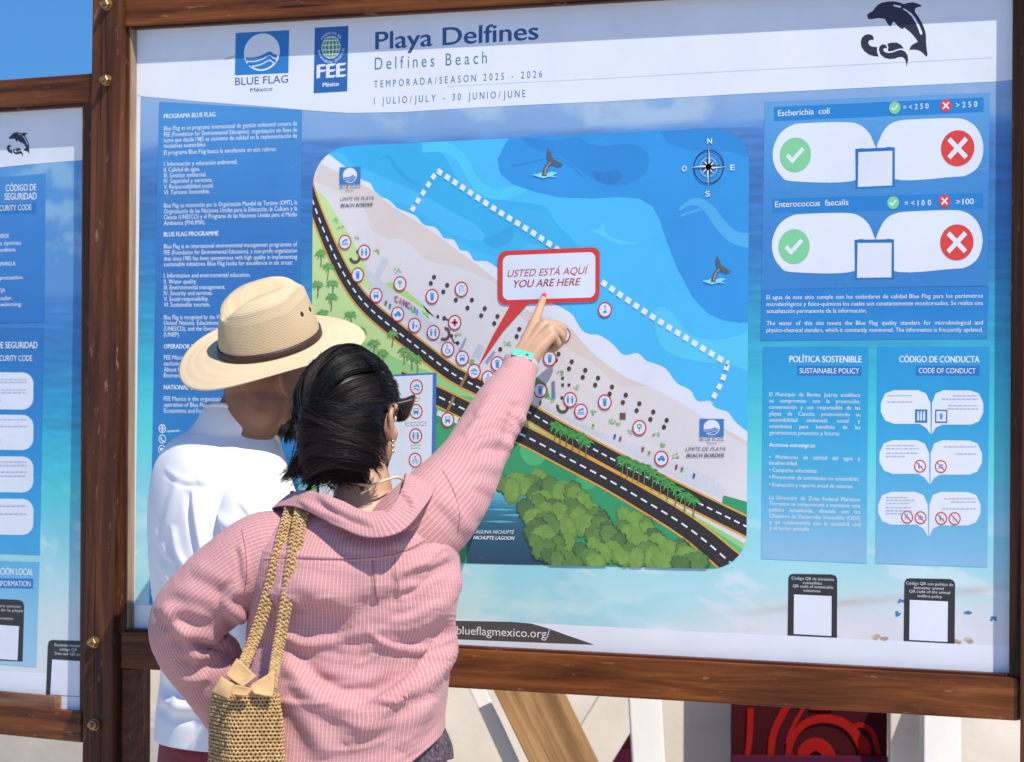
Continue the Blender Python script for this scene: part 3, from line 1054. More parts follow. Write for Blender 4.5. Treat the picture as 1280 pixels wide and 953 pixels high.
# roads
q.up()
ORG, BLK = ink(222, 162, 58), ink(38, 36, 40)
RD1 = [(384, 225), (391, 250), (402, 280), (418, 318), (436, 352), (458, 381), (490, 409), (530, 440), (566, 467), (604, 487), (659, 514), (700, 538), (760, 571), (820, 602), (880, 632), (945, 664)]
RD2 = [(500, 475), (540, 492), (594, 518), (654, 544), (702, 569), (759, 599), (806, 626), (852, 654), (884, 678), (912, 702), (930, 716)]
w1 = np.interp(np.linspace(0, 1, 160), [0, 0.2, 0.4, 0.6, 1], [0.022, 0.027, 0.031, 0.029, 0.034])
w2 = np.interp(np.linspace(0, 1, 120), [0, 0.5, 1], [0.034, 0.036, 0.048])
q.ribbon(RD1, w1 + 0.0075, ORG, 160); q.ribbon(RD2, w2 + 0.0075, ORG, 120)
q.up(); q.ribbon(RD1, w1, BLK, 160); q.ribbon(RD2, w2, BLK, 120)
q.up(); q.dashes(RD1, 0.0032, 0.0125, 0.0085, ink(228, 232, 240)); q.dashes(RD2, 0.0034, 0.0150, 0.0100, ink(228, 232, 240))
q.ribbon([(584, 468), (576, 484)], 0.006, ink(150, 120, 72)); q.ribbon([(568, 496), (558, 518)], 0.006, ink(150, 120, 72))
q.poly([(548, 513), (574, 522), (572, 530), (546, 519)], ink(222, 226, 222))
# short shrubs
for (x, y) in ((421, 276), (426, 285), (445, 299), (471, 315), (498, 339), (505, 443), (700, 466), (722, 484), (765, 527), (772, 529), (742, 516), (820, 545), (831, 556), (790, 541), (845, 570), (635, 430), (690, 500), (573, 420), (589, 452)):
    for k in range(6):
        cc = S.uv(x + random.uniform(-4, 4), y + random.uniform(-2.5, 2.5))
        q.nxt().disc(cc, random.uniform(0.0018, 0.0036), ink(*random.choice([(150, 186, 130), (128, 170, 110), (170, 200, 150)])), 8, random.uniform(0.001, 0.003))
q.poly([(660, 470), (672, 472), (684, 482), (688, 496), (682, 498), (676, 486), (662, 478)], ink(74, 168, 96))
q.poly([(690, 478), (694, 476), (695, 498), (690, 500)], ink(110, 130, 170)); q.poly([(574, 438), (582, 422), (584, 424), (577, 441)], ink(150, 160, 190)); q.poly([(607, 452), (618, 438), (620, 441), (610, 455)], ink(150, 160, 190))
# straw sunshades: brown dots, and little huts
DOT = ink(78, 58, 50)
c3 = lambda p: (380 + p[0] / 4.54, 340 + p[1] / 4.54)
c4 = lambda p: (640 + p[0] / 4.129, 340 + p[1] / 4.129)
for p in ((741, 30), (723, 65), (816, 76), (794, 113), (956, 160), (865, 160), (931, 205), (1029, 208), (1009, 248), (1101, 253), (1083, 293), (1117, 440), (1225, 325), (1210, 367)):
    q.disc(S.uv(*c3(p)), 0.0047, DOT, 20)
for p in ((243, 424), (229, 456), (311, 464), (297, 500), (381, 508), (368, 544), (447, 548), (432, 584), (519, 594), (507, 630), (590, 636), (575, 674), (660, 680), (646, 716), (732, 723), (717, 761), (801, 766), (787, 801)):
    q.disc(S.uv(*c4(p)), 0.0047, DOT, 20)
for p in ((264, 549), (264, 584), (297, 584), (260, 650)):
    q.rect(S.uv(*c4(p)), 0.006, 0.006, DOT)
q.rect(S.uv(*c4((574, 745))), 0.013, 0.013, ink(110, 80, 60)); q.rect(S.uv(548, 396), 0.006, 0.006, DOT)
for (x, y, a0, a1) in ((444.5, 321, -2.9, 1.3), (556, 417.5, -2.2, 1.5), (704, 508, -3.4, 0.4)):
    q.ring(S.uv(x, y), 0.0085, 0.0145, ink(96, 68, 52), 20, a0, a1)
q.ribbon([(555, 398), (566, 402)], 0.003, DOT); q.ribbon([(565, 421), (568, 428), (573, 429)], 0.003, DOT); q.disc(S.uv(573, 429), 0.004, DOT, 14); q.disc(S.uv(565, 420), 0.004, DOT, 14); q.disc(S.uv(556, 398), 0.0045, DOT, 14)
# parked cars drawn on the map
for (x, y, col) in ((742, 533, (200, 190, 90)), (769, 546, (70, 110, 190)), (776, 549, (190, 90, 80)), (804, 562, (180, 80, 70)), (812, 567, (190, 180, 100)), (846, 584, (185, 70, 65)), (853, 587, (110, 160, 110)), (868, 595, (70, 110, 190)), (676, 504, (190, 90, 80)), (483, 379, (120, 130, 90)), (488, 383, (110, 150, 100))):
    cc = S.uv(x, y)
    q.rect(cc, 0.0052, 0.0098, ink(*col), -0.25)
    q.up().rect(cc + (0, 0.001), 0.0036, 0.003, ink(60, 66, 80), -0.25); q.sub -= 1
q.done('map_panel', board)
MAPO = [o for o in bpy.data.objects if o.name == 'map_panel'][0]

# bathing area outline
q = MP(6)
q.dashes([(515, 264), (547.5, 213.5)], 0.0105, 0.0115, 0.0085, ink(226, 234, 246), 0)
q.dashes([(547.5, 213.5), (620, 262), (680, 300), (748, 349), (810, 392), (870, 430), (911, 455)], 0.0115, 0.0125, 0.0085, ink(226, 234, 246), 60)
q.dashes([(910, 456), (903, 478), (889, 503)], 0.0105, 0.0115, 0.0085, ink(226, 234, 246), 0)
q.done('bathing_area_line', MAPO)

# mangrove canopy
q = MP(5)
q.substep = 0.000004
def clump(x, y, r, ca, cb, seed):
    rr = random.Random(seed)
    c0 = S.uv(x, y)
    n = 9 + seed % 4
    ph = rr.uniform(0, 6)
    def outline(k, dx=0, dy=0):
        P = []
        for t in np.linspace(0, 2 * math.pi, 72, endpoint=False):
            w = r * k * (0.80 + 0.15 * abs(math.sin((t + ph) * n / 2)) + 0.16 * math.sin(2 * t + ph * 1.7))
            P.append((c0[0] + dx + w * 1.08 * math.cos(t), c0[1] + dy + w * math.sin(t)))
        return P
    q.fill(outline(1.0), cb); q.up()
    q.fill(outline(0.86, -0.001, 0.002), ca); q.up()
    for k in range(3):
        t = rr.uniform(0, 6.28)
        d = r * 0.42
        P = [(c0[0] + d * math.cos(t) + r * 0.30 * (1 + 0.25 * math.sin(5 * s)) * math.cos(s), c0[1] + d * math.sin(t) + r * 0.24 * (1 + 0.3 * math.sin(4 * s + 1)) * math.sin(s)) for s in np.linspace(0, 2 * math.pi, 30, endpoint=False)]
        q.nxt().fill(P, tuple(a * f for a, f in zip(ca[:3], (1.16, 1.12, 1.1))) + (1,))
    q.sub -= 2; q.step -= 3
KA = [ink(94, 134, 68), ink(116, 156, 72), ink(76, 114, 62), ink(90, 130, 66)]
KB = [ink(56, 84, 48), ink(96, 138, 62), ink(50, 78, 48), ink(66, 100, 52)]
cl = [(632, 607), (646, 602), (660, 598), (676, 602), (692, 612), (668, 618), (708, 612), (722, 620), (676, 632), (694, 634), (712, 636), (728, 632), (682, 650), (702, 654), (722, 650), (742, 648), (754, 658), (736, 664), (670, 662), (672, 680), (690, 676), (710, 682), (728, 690), (744, 684), (764, 672), (782, 646), (800, 652), (776, 662), (794, 672), (812, 668), (826, 650), (770, 690), (788, 692), (808, 690), (826, 682), (842, 668), (848, 686), (862, 696), (874, 690), (690, 696), (708, 700), (746, 702), (830, 702), (852, 705), (660, 640), (880, 704), (838, 656), (858, 676)]
cl = [(x + dx, y + dy) for dx, dy in ((0, 0), (9, 7)) for x, y in cl if y + dy < 708]
cl.sort(key=lambda p: p[1])
for k, (x, y) in enumerate(cl):
    if y < np.interp(x, [700, 760, 806, 852, 884, 912], [569, 599, 626, 654, 678, 702]) + 30: continue
    i = k % 4
    if k % 3 == 2: i = 1
    q.layer = 5 + 0.1 * k
    clump(x, y, 0.0205 + 0.006 * ((k * 7) % 5) / 4, KA[i], KB[i], k)
q.done('mangrove_trees', MAPO)

# palms on the map
def palm(q, x, y, h, dark, light, seed):
    rr = random.Random(seed)
    b = S.uv(x, y); t = b + np.array([rr.uniform(-0.003, 0.003), h])
    q.ribbon_uv([b, (b + t) / 2 + (0.001, 0), t], [0.0026, 0.0020, 0.0016], ink(128, 122, 78))
    for k in range(9):
        a = k / 9 * 2 * math.pi + rr.uniform(-0.25, 0.25)
        L = h * rr.uniform(0.5, 0.7)
        e = t + np.array([L * math.cos(a), L * math.sin(a) * 0.62 - h * 0.12])
        m_ = (t + e) / 2 + np.array([0, h * 0.10])
        P = spline([t, m_, e], 7)
        q.ribbon_uv(P, np.array([0.001, 0.0042, 0.0052, 0.0048, 0.0036, 0.002, 0.0004]) * h / 0.03, dark if k % 2 else light)
q = MP(8)
for k, (x, y) in enumerate(((410, 350), (417, 371), (403, 408), (440, 410), (453, 430), (468, 446), (491, 434), (506, 455), (523, 466), (402, 333), (428, 424), (415, 388), (398, 372), (480, 458), (516, 462))):
    palm(q, x, y, 0.027, ink(98, 158, 84), ink(120, 176, 96), k)
for k, (x, y) in enumerate(((694, 552), (709, 559), (725, 566), (778, 594), (792, 600), (806, 605), (826, 618), (845, 632), (868, 646), (733, 572), (701, 556), (717, 563), (785, 597), (799, 603), (816, 612), (835, 625), (857, 640))):
    palm(q, x, y, 0.031, ink(52, 132, 62), ink(78, 160, 78), 20 + k)
palms = q.done('map_palms', MAPO)

# facility symbols
RED, IBL = ink(196, 48, 52), ink(70, 136, 204)


def bits(q, c, r, kind):
    B = IBL
    X = lambda x, y: (c[0] + x * r, c[1] + y * r)
    if kind == 'wc':
        for s in (-0.34, 0.34):
            q.disc(X(s, 0.38), 0.14 * r, B, 12)
            q.fill([X(s - 0.2, 0.2), X(s + 0.2, 0.2), X(s + 0.16, -0.1), X(s + 0.1, -0.5), X(s - 0.1, -0.5), X(s - 0.16, -0.1)], B)
        q.rect(c, 0.04 * r, 1.0 * r, B)
    elif kind == 'bin':
        q.fill([X(-0.3, 0.28), X(0.3, 0.28), X(0.22, -0.55), X(-0.22, -0.55)], B); q.rect(X(0, 0.4), 0.72 * r, 0.12 * r, B); q.rect(X(0, 0.52), 0.2 * r, 0.1 * r, B)
    elif kind == 'bus':
        q.rect(X(0, 0.08), 0.8 * r, 0.72 * r, B); q.up(); q.rect(X(0, 0.22), 0.62 * r, 0.24 * r, WHITE); q.sub -= 1
        for s in (-0.26, 0.26): q.disc(X(s, -0.36), 0.11 * r, B, 12)
    elif kind == 'swim':
        q.disc(X(0.28, 0.2), 0.14 * r, B, 12); q.fill([X(-0.5, 0.1), X(0.05, 0.42), X(0.55, 0.5), X(0.1, 0.22), X(-0.2, -0.05)], B)
        for k in (-0.2, -0.42): q.ribbon_uv(spline([X(-0.55, k), X(-0.28, k + 0.1), X(0, k), X(0.28, k + 0.1), X(0.55, k)], 16), 0.12 * r, B)
    elif kind == 'shower':
        q.ribbon_uv(spline([X(-0.2, -0.55), X(-0.25, 0.2), X(-0.05, 0.5), X(0.3, 0.4)], 14), 0.12 * r, B)
        for i in range(3):
            for j in range(3): q.disc(X(0.1 + i * 0.17, 0.2 - j * 0.22), 0.055 * r, B, 8)
    elif kind == 'wheel':
        q.disc(X(-0.1, 0.52), 0.12 * r, B, 12); q.ribbon_uv([X(-0.1, 0.36), X(-0.05, -0.02), X(0.3, -0.05), X(0.46, -0.42)], 0.14 * r, B); q.ring(X(-0.06, -0.2), 0.26 * r, 0.36 * r, B, 18, 1.9, 6.6)
    elif kind == 'car':
        q.fill([X(-0.58, -0.2), X(-0.55, 0.05), X(-0.3, 0.1), X(-0.12, 0.38), X(0.3, 0.38), X(0.42, 0.08), X(0.58, 0.0), X(0.58, -0.2)], B)
        for s in (-0.3, 0.32): q.disc(X(s, -0.24), 0.14 * r, B, 12)
    elif kind == 'person':
        q.disc(X(-0.2, 0.46), 0.14 * r, B, 12); q.fill([X(-0.4, 0.26), X(0, 0.26), X(-0.04, -0.1), X(-0.1, -0.55), X(-0.32, -0.55), X(-0.36, -0.1)], B); q.rect(X(0.32, -0.1), 0.3 * r, 0.3 * r, B)
    elif kind == 'cross':
        q.rect(c, 0.34 * r, 1.0 * r, RED); q.rect(c, 1.0 * r, 0.34 * r, RED)
    elif kind in ('palm', 'tree'):
        G = ink(84, 170, 96)
        q.rect(X(0, -0.25), 0.10 * r, 0.66 * r, ink(110, 130, 90))
        if kind == 'palm':
            for k in range(7):
                a = k / 7 * 2 * math.pi
                q.ribbon_uv([X(0, 0.15), X(0.26 * math.cos(a), 0.25 + 0.2 * math.sin(a)), X(0.5 * math.cos(a), 0.1 + 0.36 * math.sin(a))], [0.04 * r, 0.15 * r, 0.02 * r], G)
        else:
            for k in range(9):
                a = k / 9 * 2 * math.pi
                q.disc(X(0.28 * math.cos(a), 0.2 + 0.26 * math.sin(a)), 0.11 * r, G, 10)
    elif kind == 'tower':
        q.rect(X(0, -0.3), 0.5 * r, 0.28 * r, B); q.rect(X(0.02, 0.12), 0.12 * r, 0.7 * r, B); q.disc(X(0, 0.5), 0.12 * r, B, 10)
    elif kind == 'bike':
        for s in (-0.3, 0.3): q.ring(X(s, -0.2), 0.17 * r, 0.25 * r, B, 18)
        q.ribbon_uv([X(-0.3, -0.2), X(-0.08, 0.2), X(0.3, -0.2)], 0.07 * r, B); q.disc(X(0, 0.46), 0.13 * r, B, 12); q.ribbon_uv([X(-0.1, 0.3), X(0.1, 0.1), X(0.25, 0.12)], 0.1 * r, B)
    elif kind == 'tap':
        q.ribbon_uv(spline([X(-0.5, 0.05), X(0, 0.15), X(0.35, 0.15), X(0.42, -0.08)], 12), 0.2 * r, B); q.rect(X(0, 0.35), 0.4 * r, 0.1 * r, B)
        q.ribbon_uv(spline([X(-0.45, -0.35), X(-0.15, -0.2), X(0.2, -0.4), X(0.5, -0.3)], 12), 0.16 * r, B)


ICONS = [(432, 303, 'swim'), (456, 315.5, 'wc'), (448, 344, 'bin'), (471, 369.5, 'bus'), (498, 393, 'car'), (519, 407, 'person'), (542.5, 416, 'wc'), (560.5, 437, 'wheel'), (578.7, 448, 'bus'), (593.5, 464.5, 'tap'), (611, 473, 'bike'), (622.5, 455, 'bin'), (500.8, 355, 'palm'), (541, 371, 'bin'), (577.5, 362, 'shower'), (569.3, 403.5, 'cross'), (757, 387.5, 'tower'), (705.5, 419, 'shower'), (688, 448.5, 'bin'), (676, 488, 'bin'), (713.5, 500, 'wc'), (727, 514.5, 'swim'), (756.8, 503, 'bin'), (800, 535, 'tree'), (827.5, 573.5, 'car'), (560.4, 525, 'bus')]
LEG = [(521.5, 484, 'tap'), (521, 514.5, 'bus'), (520.5, 545, 'wc'), (519.8, 575.5, 'bike')]


def icon(x, y, kind, layer, parent, r=0.0155):
    q = Print(S, layer)
    c = S.uv(x, y)
    q.disc(c, r, RED); q.up(); q.disc(c, r * 0.82, ink(222, 228, 240)); q.up()
    bits(q, c, r * 0.95, kind)
    return q.done('map_symbol', parent)


for x, y, k in ICONS:
    icon(x, y, k, 10 if (x, y) != (560.4, 525) else 9, MAPO)
# legend card printed on the map
q = MP(9)
q.poly([(397, 473.5), (546.5, 466), (543.5, 652), (397, 648)], ink(62, 114, 204)); q.up()
q.poly([(397, 475), (400, 475), (400, 645), (397, 645)], ink(44, 50, 70))
q.poly([(400, 475.5), (541.8, 468.5), (539, 648), (400, 645)], ink(222, 228, 242)); q.up()
GRY = ink(120, 122, 132)
for s, y in (('Regaderas', 499), ('Showers', 502.8), ('Información Blue Flag', 529.5), ('Blue Flag information', 533), ('Sanitarios', 558), ('Restrooms', 561.5), ('Ciclovía', 588), ('Bike lane', 591.5)):
    w = len(s) * 1.25
    q.text(s, (520.5 - w / 2, y), (520.5 + w / 2, y - 0.4), 2.3, GRY, bold=0.01)
q.done('map_legend', MAPO)
for x, y, k in LEG:
    icon(x, y, k, 11, MAPO)
# colourful letters of the town sign drawn on the map
q = MP(9)
for ch, x, y, col in (('C', 494, 376.5, (206, 74, 96)), ('A', 499.5, 379, (214, 120, 70)), ('N', 505, 382, (120, 84, 150)), ('C', 509.5, 384.5, (206, 74, 96)), ('U', 515, 388.5, (120, 180, 110)), ('N', 519, 391.5, (80, 170, 190))):
    q.text(ch, (x, y), (x + 4.2, y + 2.2), 7.5, ink(*col), bold=0.04)
q.done('town_letters', MAPO)
# whales' tails
def tail(x, y, k):
    q = MP(9)
    f = lambda p: (x + (p[0] - 985) / 3.97 * k, y + (p[1] - 810) / 3.97 * k)
    q.poly([f(p) for p in ((905, 868), (940, 862), (960, 850), (975, 862), (1000, 852), (1030, 858), (1005, 872), (1030, 880), (985, 878), (960, 886), (930, 878))], ink(150, 214, 244))
    q.up().poly([f(p) for p in ((950, 875), (955, 845), (968, 820), (985, 800), (975, 770), (982, 735), (998, 765), (1006, 790), (1030, 803), (1058, 820), (1030, 828), (1000, 815), (985, 830), (976, 855), (975, 876))], ink(84, 92, 96))
    q.up().poly([f(p) for p in ((962, 868), (966, 840), (978, 820), (990, 806), (1000, 808), (984, 826), (974, 850), (970, 870))], ink(140, 140, 136))
    q.done('whale_tail', MAPO)
tail(686.5, 204, 1.0); tail(897.5, 337.5, 0.95)
# compass rose
q = MP(9)
c = S.uv(886.5, 209); m_ = S.mpp(886, 209)
CB = ink(34, 50, 84)
q.ring(c, 20 * m_, 21.5 * m_, CB); q.ring(c, 11.5 * m_, 12.1 * m_, ink(190, 210, 236)); q.ring(c, 15 * m_, 15.4 * m_, CB)
q.up()
for k in range(8):
    a = k * math.pi / 4
    L = (26 if k % 2 == 0 else 12.5) * m_
    w_ = 3.6 * m_
    d = np.array([math.cos(a), math.sin(a)]); p = np.array([-d[1], d[0]]); e = (d + p) * 0.7071; f = (d - p) * 0.7071
    q.fill([c, c + e * w_, c + d * L], ink(30, 34, 48)); q.fill([c, c + f * w_, c + d * L], ink(226, 230, 236))
    if k % 2: q.sub += 0
for s, x, y in (('N', 885, 180), ('E', 913.6, 213), ('S', 882.5, 246), ('O', 853.5, 214.5)):
    q.text(s, (x, y), (x + 5.6, y - 0.4), 6.6, ink(222, 234, 246), bold=0.03, res=4)
q.done('compass_rose', MAPO)
BS = ink(78, 110, 168)
flag_logo(S, (425.3, 209.5), (451.5, 208.7), (451.3, 230.3), (425.2, 230.8), MAPO, 9, [('BLUE FLAG', (425.5, 236), (451, 235), 3.2, 0.004), ('México', (433, 239.5), (443.5, 239), 2.0, 0.01)], (66, 118, 196), BS)
flag_logo(S, (875.5, 523.8), (905.5, 524), (905.3, 546.2), (875.2, 545.6), MAPO, 9, [('BLUE FLAG', (875.5, 551), (905, 551.6), 3.4, 0.004), ('México', (884.5, 555), (896.5, 555.3), 2.0, 0.01)], (66, 118, 196), BS)
TX = ink(86, 86, 96)
for a_ in (('LÍMITE DE PLAYA', (426, 251.6), (468, 249.8), 4.3, TX, 0, 0.25), ('BEACH BORDER', (426.5, 259.6), (466.5, 258), 4.3, ink(66, 66, 76), 0.025, 0.25),
           ('LÍMITE DE PLAYA', (857.5, 563.8), (907.5, 563.3), 4.5, TX, 0, 0.25), ('BEACH BORDER', (858.5, 571.8), (905.5, 571.6), 4.5, ink(66, 66, 76), 0.025, 0.25),
           ('LAGUNA NICHUPTÉ', (593, 667), (643.5, 667.5), 4.4, ink(212, 222, 234), 0.015, 0.25), ('NICHUPTE LAGOON', (592.5, 674.3), (643.8, 675.2), 4.4, ink(222, 230, 240), 0.03, 0.25)):
    MP(9).text(*a_).done('map_lettering', MAPO)

# red call-out
q = Print(S, 13)
CR = ink(212, 54, 50)
q.poly([(642, 376), (664, 376), (630, 414), (598, 459.5), (617, 420)], CR)
q.nxt().fill([S.uv(*p) for p in rounded((623.5, 314.3), (750.7, 309), (750.3, 377.3), (623.3, 381.5), 10)], CR)
q.up()
q.fill([S.uv(*p) for p in rounded((629.5, 319.8), (745.2, 315.2), (745, 372), (629.3, 375.5), 8)], ink(220, 227, 243))
q.done('callout', board)
q = Print(S, 15)
q.text('USTED ESTÁ AQUÍ', (635.5, 346.5), (737, 342.4), 8.6, ink(190, 74, 76), italic=0.28, bold=0.003, res=4)
q.text('YOU ARE HERE', (643.5, 359.6), (727, 356.6), 8.8, ink(178, 62, 64), italic=0.28, bold=0.018, res=4)
q.done('callout_text', board)

# ------------------------------------------------------------------ water quality panel (right)
q = Print(S, 2)
q.grad([(956.5, 128), (1237.5, 116.2), (1235, 358), (952, 361.5)], [(0, (104, 152, 220)), (0.12, (92, 150, 220)), (0.4, (70, 136, 212)), (0.7, (58, 126, 204)), (1, (56, 124, 202))])
q.grad([(952, 361.5), (1236.5, 357.5), (1234, 423.5), (951, 426)], [(0, (30, 120, 204)), (1, (34, 132, 208))])
q.up()
q.poly([(968, 134), (1230, 122), (1230, 140.5), (967.5, 152)], ink(24, 124, 208))
q.poly([(966, 248.5), (1229, 241.5), (1229, 261), (965.5, 267)], ink(30, 122, 206))
q.done('water_quality_panel', board)
WQ = [o for o in bpy.data.objects if o.name == 'water_quality_panel'][0]
q = Print(S, 4)
q.text('Escherichia  coli', (973, 145.5), (1037.5, 142.3), 7.3, PW, bold=0.008, res=4)
q.done('water_quality_text', WQ); q = Print(S, 4)
q.text('=<250', (1129.5, 137.8), (1161, 136), 6.6, PW, bold=0.012, track=0.9)
q.done('water_quality_text', WQ); q = Print(S, 4)
q.text('>250', (1195.5, 135.2), (1222, 133.8), 7, PW, bold=0.012, track=0.9)
q.done('water_quality_text', WQ); q = Print(S, 4)
q.text('Enterococcus  faecalis', (969.5, 259.4), (1061, 256.5), 7.3, PW, bold=0.008, res=4)
q.done('water_quality_text', WQ); q = Print(S, 4)
q.text('=<100', (1131.5, 257.8), (1164, 256.8), 6.8, PW, bold=0.012, track=0.9)
q.done('water_quality_text', WQ); q = Print(S, 4)
q.text('>100', (1195.5, 256.3), (1217.5, 255.3), 7, PW, bold=0.012)
q.done('water_quality_text', WQ); q = Print(S, 4)
q.para([('El agua de este sitio cumple con los estándares de calidad Blue Flag para los parámetros', 374.4, 1), ('microbiológicos y físico-químicos los cuales son constantemente monitoreados. Se realiza una', 383, 1), ('actualización permanente de la información.', 391.6, 0), ('The water of this site meets the Blue Flag quality standars for microbiological and', 406.8, 1), ('physico-chemical standars, which is constantly monitored. The information is frecuently updated.', 415.4, 1)], 958.7, 1229, PW, 5.2, bold=0.004, narrow=1.02)
q.done('water_quality_text', WQ)


def mark(x, y, rpx, ok, layer=6):
    q = Print(S, layer)
    c = S.uv(x, y); r = rpx * S.mpp(x, y)
    q.disc(c, r, ink(128, 206, 150) if ok else ink(220, 62, 56)); q.up()
    if ok:
        q.ribbon_uv([c + np.array(p) * r for p in ((-0.52, 0.0), (-0.17, -0.36))], 0.24 * r, WHITE)
        q.ribbon_uv([c + np.array(p) * r for p in ((-0.25, -0.40), (0.5, 0.36))], 0.24 * r, WHITE)
    else:
        q.ribbon_uv([c + np.array(p) * r for p in ((-0.52, -0.52), (0.52, 0.52))], 0.27 * r, WHITE)
        q.ribbon_uv([c + np.array(p) * r for p in ((-0.52, 0.52), (0.52, -0.52))], 0.27 * r, WHITE)
    q.done('tick_mark' if ok else 'cross_mark', WQ)


for dy, mk in ((0, ((994.8, 193.8), (1197.6, 185.5))), (113.5, ((993.2, 308.3), (1196.6, 303.2)))):
    k = 0.5 if dy else 0
    q = Print(S, 3)
    L_ = [(1072, 224.6), (994, 227), (976, 219), (967.3, 202), (967.6, 184), (976, 167), (990, 157), (1006, 154.3), (1058, 153), (1076, 157), (1087, 167), (1093, 180), (1094, 188), (1071, 188)]
    R_ = [(1097.6, 186), (1101, 172), (1109, 159), (1121, 152), (1140, 149.6), (1190, 148), (1208, 150.5), (1221, 160), (1228.5, 176), (1228.8, 194), (1222, 210), (1209, 219), (1193, 221.3), (1117, 223.5), (1117, 186)]
    sh = lambda P: [(x - k * 2, y + dy + (1.5 if dy else 0) * (x > 1095)) for x, y in P]
    for P in (L_, R_):
        A_ = sh(P)
        q.poly(A_, ink(224, 230, 244), 90)
    q.up()
    q.poly(sh([(1069.5, 186.5), (1119, 184.3), (1119, 234), (1070, 236)]), ink(26, 108, 188))
    q.up()
    q.poly(sh([(1073.5, 190.5), (1116, 188.7), (1115.7, 232), (1072.8, 234)]), ink(222, 226, 236))
    q.done('result_box', WQ)
    mark(mk[0][0], mk[0][1], 21.5, True); mark(mk[1][0], mk[1][1], 22.5, False)
mark(1119, 135, 7.8, True); mark(1183, 132.3, 7.6, False); mark(1117, 253.6, 8, True); mark(1181.3, 251.6, 7.8, False)

# ------------------------------------------------------------------ policy and conduct panels
q = Print(S, 2)
q.grad([(954.3, 434), (1086, 434), (1083.6, 704.5), (951.8, 698.7)], [(0, (28, 144, 214)), (0.3, (44, 156, 218)), (0.55, (72, 164, 220)), (0.75, (104, 172, 224)), (0.9, (140, 180, 226)), (1, (146, 184, 228))])
q.up().poly([(997, 457.6), (1077, 457.8), (1077, 470), (997, 469.8)], ink(30, 112, 196))
q.done('policy_panel', board)
q = Print(S, 2)
q.grad([(1097.2, 434), (1237.3, 434), (1234.3, 709.3), (1094.8, 704.6)], [(0, (28, 146, 216)), (0.3, (40, 152, 218)), (0.55, (78, 164, 222)), (0.75, (104, 172, 224)), (1, (146, 182, 228))])
q.up().poly([(1145, 457.4), (1224.8, 457.6), (1224.6, 470), (1145, 469.8)], ink(30, 112, 196))
q.done('conduct_panel', board)
PP = [o for o in bpy.data.objects if o.name == 'policy_panel'][0]; CP = [o for o in bpy.data.objects if o.name == 'conduct_panel'][0]
q = Print(S, 4)
q.text('POLÍTICA SOSTENIBLE', (987.3, 453), (1077.3, 453.2), 7.8, PW, bold=0.025, res=4)
q.done('policy_title', PP); q = Print(S, 4)
q.text('SUSTAINABLE POLICY', (1000, 466.8), (1074.5, 467), 6.4, PW, bold=0.008, res=4)
q.done('policy_title', PP); q = Print(S, 4)
q.para([('El Municipio de Benito Juárez establece', 495.5, 1), ('su compromiso con la protección,', 503.4, 1), ('conservación y uso responsable de las', 511.3, 1), ('playas de Cancún, promoviendo su', 519.5, 1), ('sostenibilidad ambiental, social y', 527.4, 1), ('económica para beneficio de las', 535.3, 1), ('generaciones presentes y futuras.', 543.3, 0),
        ('• Monitoreo de calidad del agua y', 573.7, 1), ('biodiversidad.', 581.2, 0), ('• Campañas educativas.', 590, 0), ('• Prevención de actividades no sostenibles.', 599, 0), ('• Evaluación y reporte anual de avances.', 608.2, 0),
        ('La Dirección de Zona Federal Marítimo', 624.5, 1), ('Terrestre se compromete a mantener esta', 632, 1), ('política actualizada, alineada con los', 639.5, 1), ('Objetivos de Desarrollo Sostenible (ODS)', 647.3, 1), ('y en colaboración con la sociedad civil', 655, 1), ('y el sector privado.', 662.5, 0)], 962.2, 1075.8, PW, 5.0, bold=0.004, narrow=0.98)
q.para([('Acciones estratégicas:', 558.6, 0)], 962.2, 1075.8, PW, 5.0, bold=0.022, narrow=0.98)
q.done('policy_text', PP)
q = Print(S, 4)
q.text('CÓDIGO DE CONDUCTA', (1124.7, 453), (1224.6, 453.4), 7.8, PW, bold=0.025, res=4)
q.done('conduct_text', CP); q = Print(S, 4)
q.text('CODE OF CONDUCT', (1149, 466.6), (1220, 467), 6.4, PW, bold=0.008, res=4)
q.done('conduct_text', CP)


def ban(q, x, y, glyph, r=8.2):
    c = S.uv(x, y); R_ = r * S.mpp(x, y)
    q.disc(c, R_, ink(226, 230, 240)); q.up()
    bits(q, c, R_ * 0.8, glyph); q.up()
    q.ring(c, R_ * 0.80, R_, ink(206, 66, 62), 30); q.ribbon_uv([c + np.array((-0.6, 0.6)) * R_, c + np.array((0.6, -0.6)) * R_], 0.17 * R_, ink(206, 66, 62))
    q.sub -= 2


for y0, y1, y2 in ((488, 530, 543), (550.5, 592.5, 605.5), (615, 656, 671)):
    q = Print(S, 3)
    w = 1.6 * (y0 - 488) / 60
    Lb = [(1118 - w, y1), (1107 - w, y1 - 4), (1101.5 - w, y1 - 15), (1101.5 - w, y0 + 16), (1107 - w, y0 + 4), (1118 - w, y0), (1148 - w, y0), (1158 - w, y0 + 4), (1163.5 - w, y0 + 16), (1163.8 - w, y2), (1158 - w, y1 + 5), (1150 - w, y1)]
    Rb = [(1214 - w, y1 + 1), (1224 - w, y1 - 3), (1229.5 - w, y1 - 14), (1229.5 - w, y0 + 16), (1224 - w, y0 + 4), (1214 - w, y0 + 0.5), (1180 - w, y0), (1170 - w, y0 + 4), (1165.5 - w, y0 + 16), (1165 - w, y2), (1170 - w, y1 + 5), (1178 - w, y1 + 1)]
    for P in (Lb, Rb):
        q.poly(P, ink(226, 231, 244))
    q.done('speech_bubble', CP)
